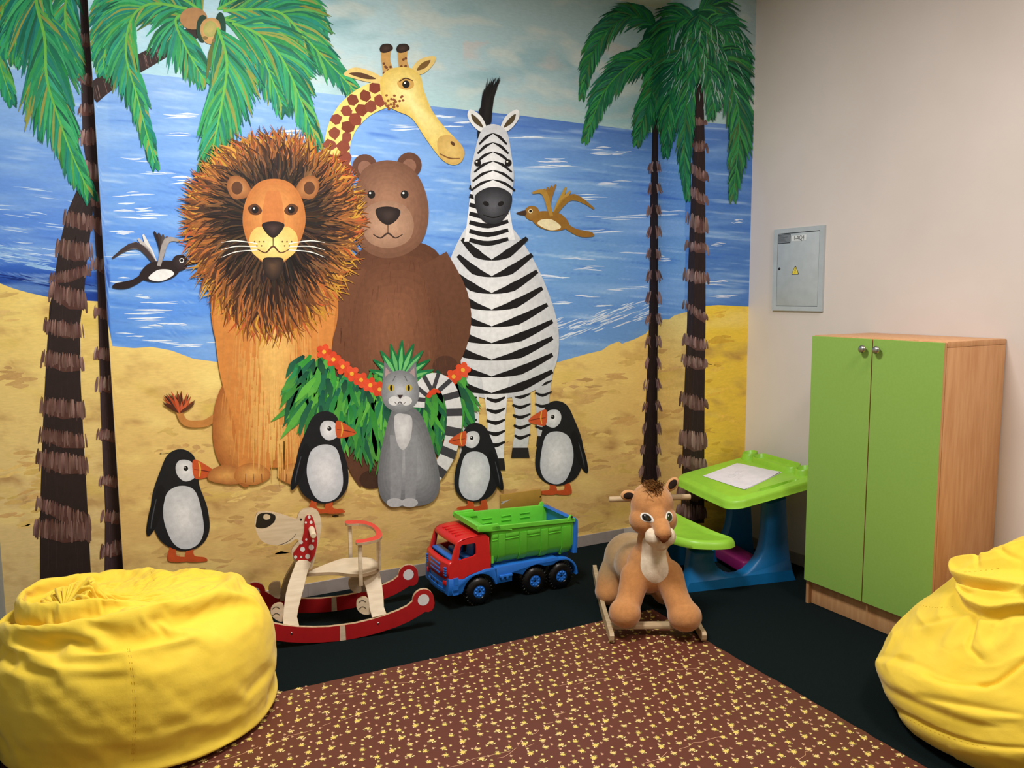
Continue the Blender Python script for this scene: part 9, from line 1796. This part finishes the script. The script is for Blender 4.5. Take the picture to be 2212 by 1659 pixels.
seam(bagl, cv, [(275, 1400), (280, 1430), (287, 1500), (288, 1580), (282, 1655)]); seam(bagl, cv, [(279, 1400), (285, 1430), (292, 1500), (293, 1580), (287, 1655)])
seam(bagl, cv, [(322, 1220), (328, 1240), (334, 1256)])
# right bag: a slumped pear with its gathered neck folded over
RC = (2.905, 1.505)
bagr = empty('bean_bag', (RC[0], RC[1], 0), 0, 'yellow bean bag with folded-over neck leaning beside the cabinet', 'bean bag', 'yellow bean bags')
pr = profile([(0, .003, 0), (.30, .003, 0), (.42, .008, 0), (.478, .05, 0), (.508, .12, 0), (.512, .18, .01), (.488, .26, .03), (.438, .35, .06), (.37, .45, .09), (.29, .55, .12), (.20, .635, .14), (.11, .685, .15), (.04, .70, .15), (.0, .702, .15)])
def surf_r(a, t):
    r, z, s = pr(t); k = 1+.012*math.sin(2*a+.3)+.010*math.sin(3*a+1)
    x, y = RC[0]+r*k*math.cos(a)+s*.9, RC[1]+r*k*math.sin(a)*1.02-s*.25
    if x > 3.515: x = 3.515+(x-3.515)*.1
    if y > 2.045 : y = 2.045
    return Vector((x, y, z))
FR_ = prep([
    ('flap', [(2068, 1240), (2090, 1224), (2160, 1210), (2240, 1190), (2260, 1290), (2212, 1288), (2160, 1282), (2110, 1276), (2072, 1264)], .055, .030),
    ('flap', [(2078, 1272), (2130, 1282), (2260, 1288), (2260, 1316), (2190, 1326), (2150, 1334), (2124, 1330), (2086, 1306)], .040, .024),
    ('crease', [(2124, 1200), (2134, 1216), (2128, 1240)], .012, .014), ('crease', [(2174, 1206), (2190, 1220), (2212, 1224)], .012, .016),
    ('crease', [(2080, 1282), (2100, 1294), (2114, 1296)], .012, .012),
    ('ridge', [(2098, 1330), (2060, 1372), (2040, 1402)], .012, .018), ('crease', [(2112, 1334), (2104, 1370), (2096, 1398), (2120, 1426)], .016, .018), ('ridge', [(2126, 1340), (2120, 1380), (2140, 1420)], .014, .020),
    ('crease', [(2090, 1328), (2040, 1340), (1980, 1352)], .008, .018), ('ridge', [(2190, 1340), (2180, 1376), (2150, 1400)], .012, .020),
    ('flap', [(1900, 1424), (1980, 1440), (2040, 1470), (2110, 1482), (2150, 1478), (2230, 1430), (2260, 1520), (2212, 1560), (2100, 1560), (1990, 1520), (1915, 1480)], .011, .055),
    ('crease', [(2115, 1482), (2150, 1476), (2190, 1450), (2230, 1420)], .018, .016), ('crease', [(2006, 1462), (2050, 1480), (2130, 1484)], .012, .016),
    ('ridge', [(1880, 1420), (1960, 1470), (2050, 1500), (2160, 1510)], .012, .030), ('crease', [(1990, 1506), (2080, 1524), (2212, 1546)], .010, .022), ('crease', [(1880, 1500), (1950, 1540), (2030, 1580), (2120, 1608), (2240, 1618)], .010, .016),
    ('ridge', [(1890, 1530), (1960, 1568), (2050, 1612), (2200, 1640)], .010, .022)])
def wr_r(p, n):
    a = math.atan2(p.y-RC[1], p.x-RC[0]); side_ = 1-abs(n.z)
    wx, wy, wz = p.x+.05*noise.noise(p*5), p.y, p.z+.04*noise.noise(p*6+Vector((3, 0, 0)))
    rd = (1-abs(noise.noise(Vector((wx*6, wy*6+wz*4, wz*8)))))**3
    return .010*(rd-.45)*sst(.1, .25, p.z) + .004*noise.noise(Vector((a*2.4, p.z*13, 4))) + .0022*noise.noise(Vector((a*7, p.z*30, 8))) + .005*fbm(p.x*4, p.y*4+p.z*5, 6)*(.3+max(0, n.z))
cv = beanbag(bagr, surf_r, 460, 330, FR_, 720, wr_r)
seam(bagr, cv, [(1950, 1303), (1980, 1306), (2020, 1312), (2070, 1310)]); seam(bagr, cv, [(1905, 1518), (1960, 1552), (2040, 1590), (2140, 1618)])
seam(bagr, cv, [(2082, 1236), (2110, 1234), (2160, 1228)])
# ------------------------------------------------------------------ light: recessed ceiling panels
def panel(x, y, sx, sy, watts, col=(1, .95, .88)):
    L = bpy.data.lights.new('ceiling_panel_light', 'AREA'); L.shape = 'RECTANGLE'; L.size = sx; L.size_y = sy; L.energy = watts; L.color = col
    o = bpy.data.objects.new('ceiling_panel_light', L); COL.objects.link(o); o.location = (x, y, ZC-.02)
panel(.95, 2.4, .6, .6, 72, (1, .985, .95))
panel(2.5, .7, .6, .6, 36, (1, .89, .83))
w = bpy.data.worlds.new('world'); SC.world = w; w.use_nodes = True
w.node_tree.nodes['Background'].inputs[0].default_value = (.5, .5, .5, 1); w.node_tree.nodes['Background'].inputs[1].default_value = .0
SC.view_settings.view_transform = 'Standard'; SC.view_settings.look = 'None'; SC.view_settings.gamma = 1
SC.view_settings.exposure = 0.38; SC.view_settings.use_curve_mapping = False
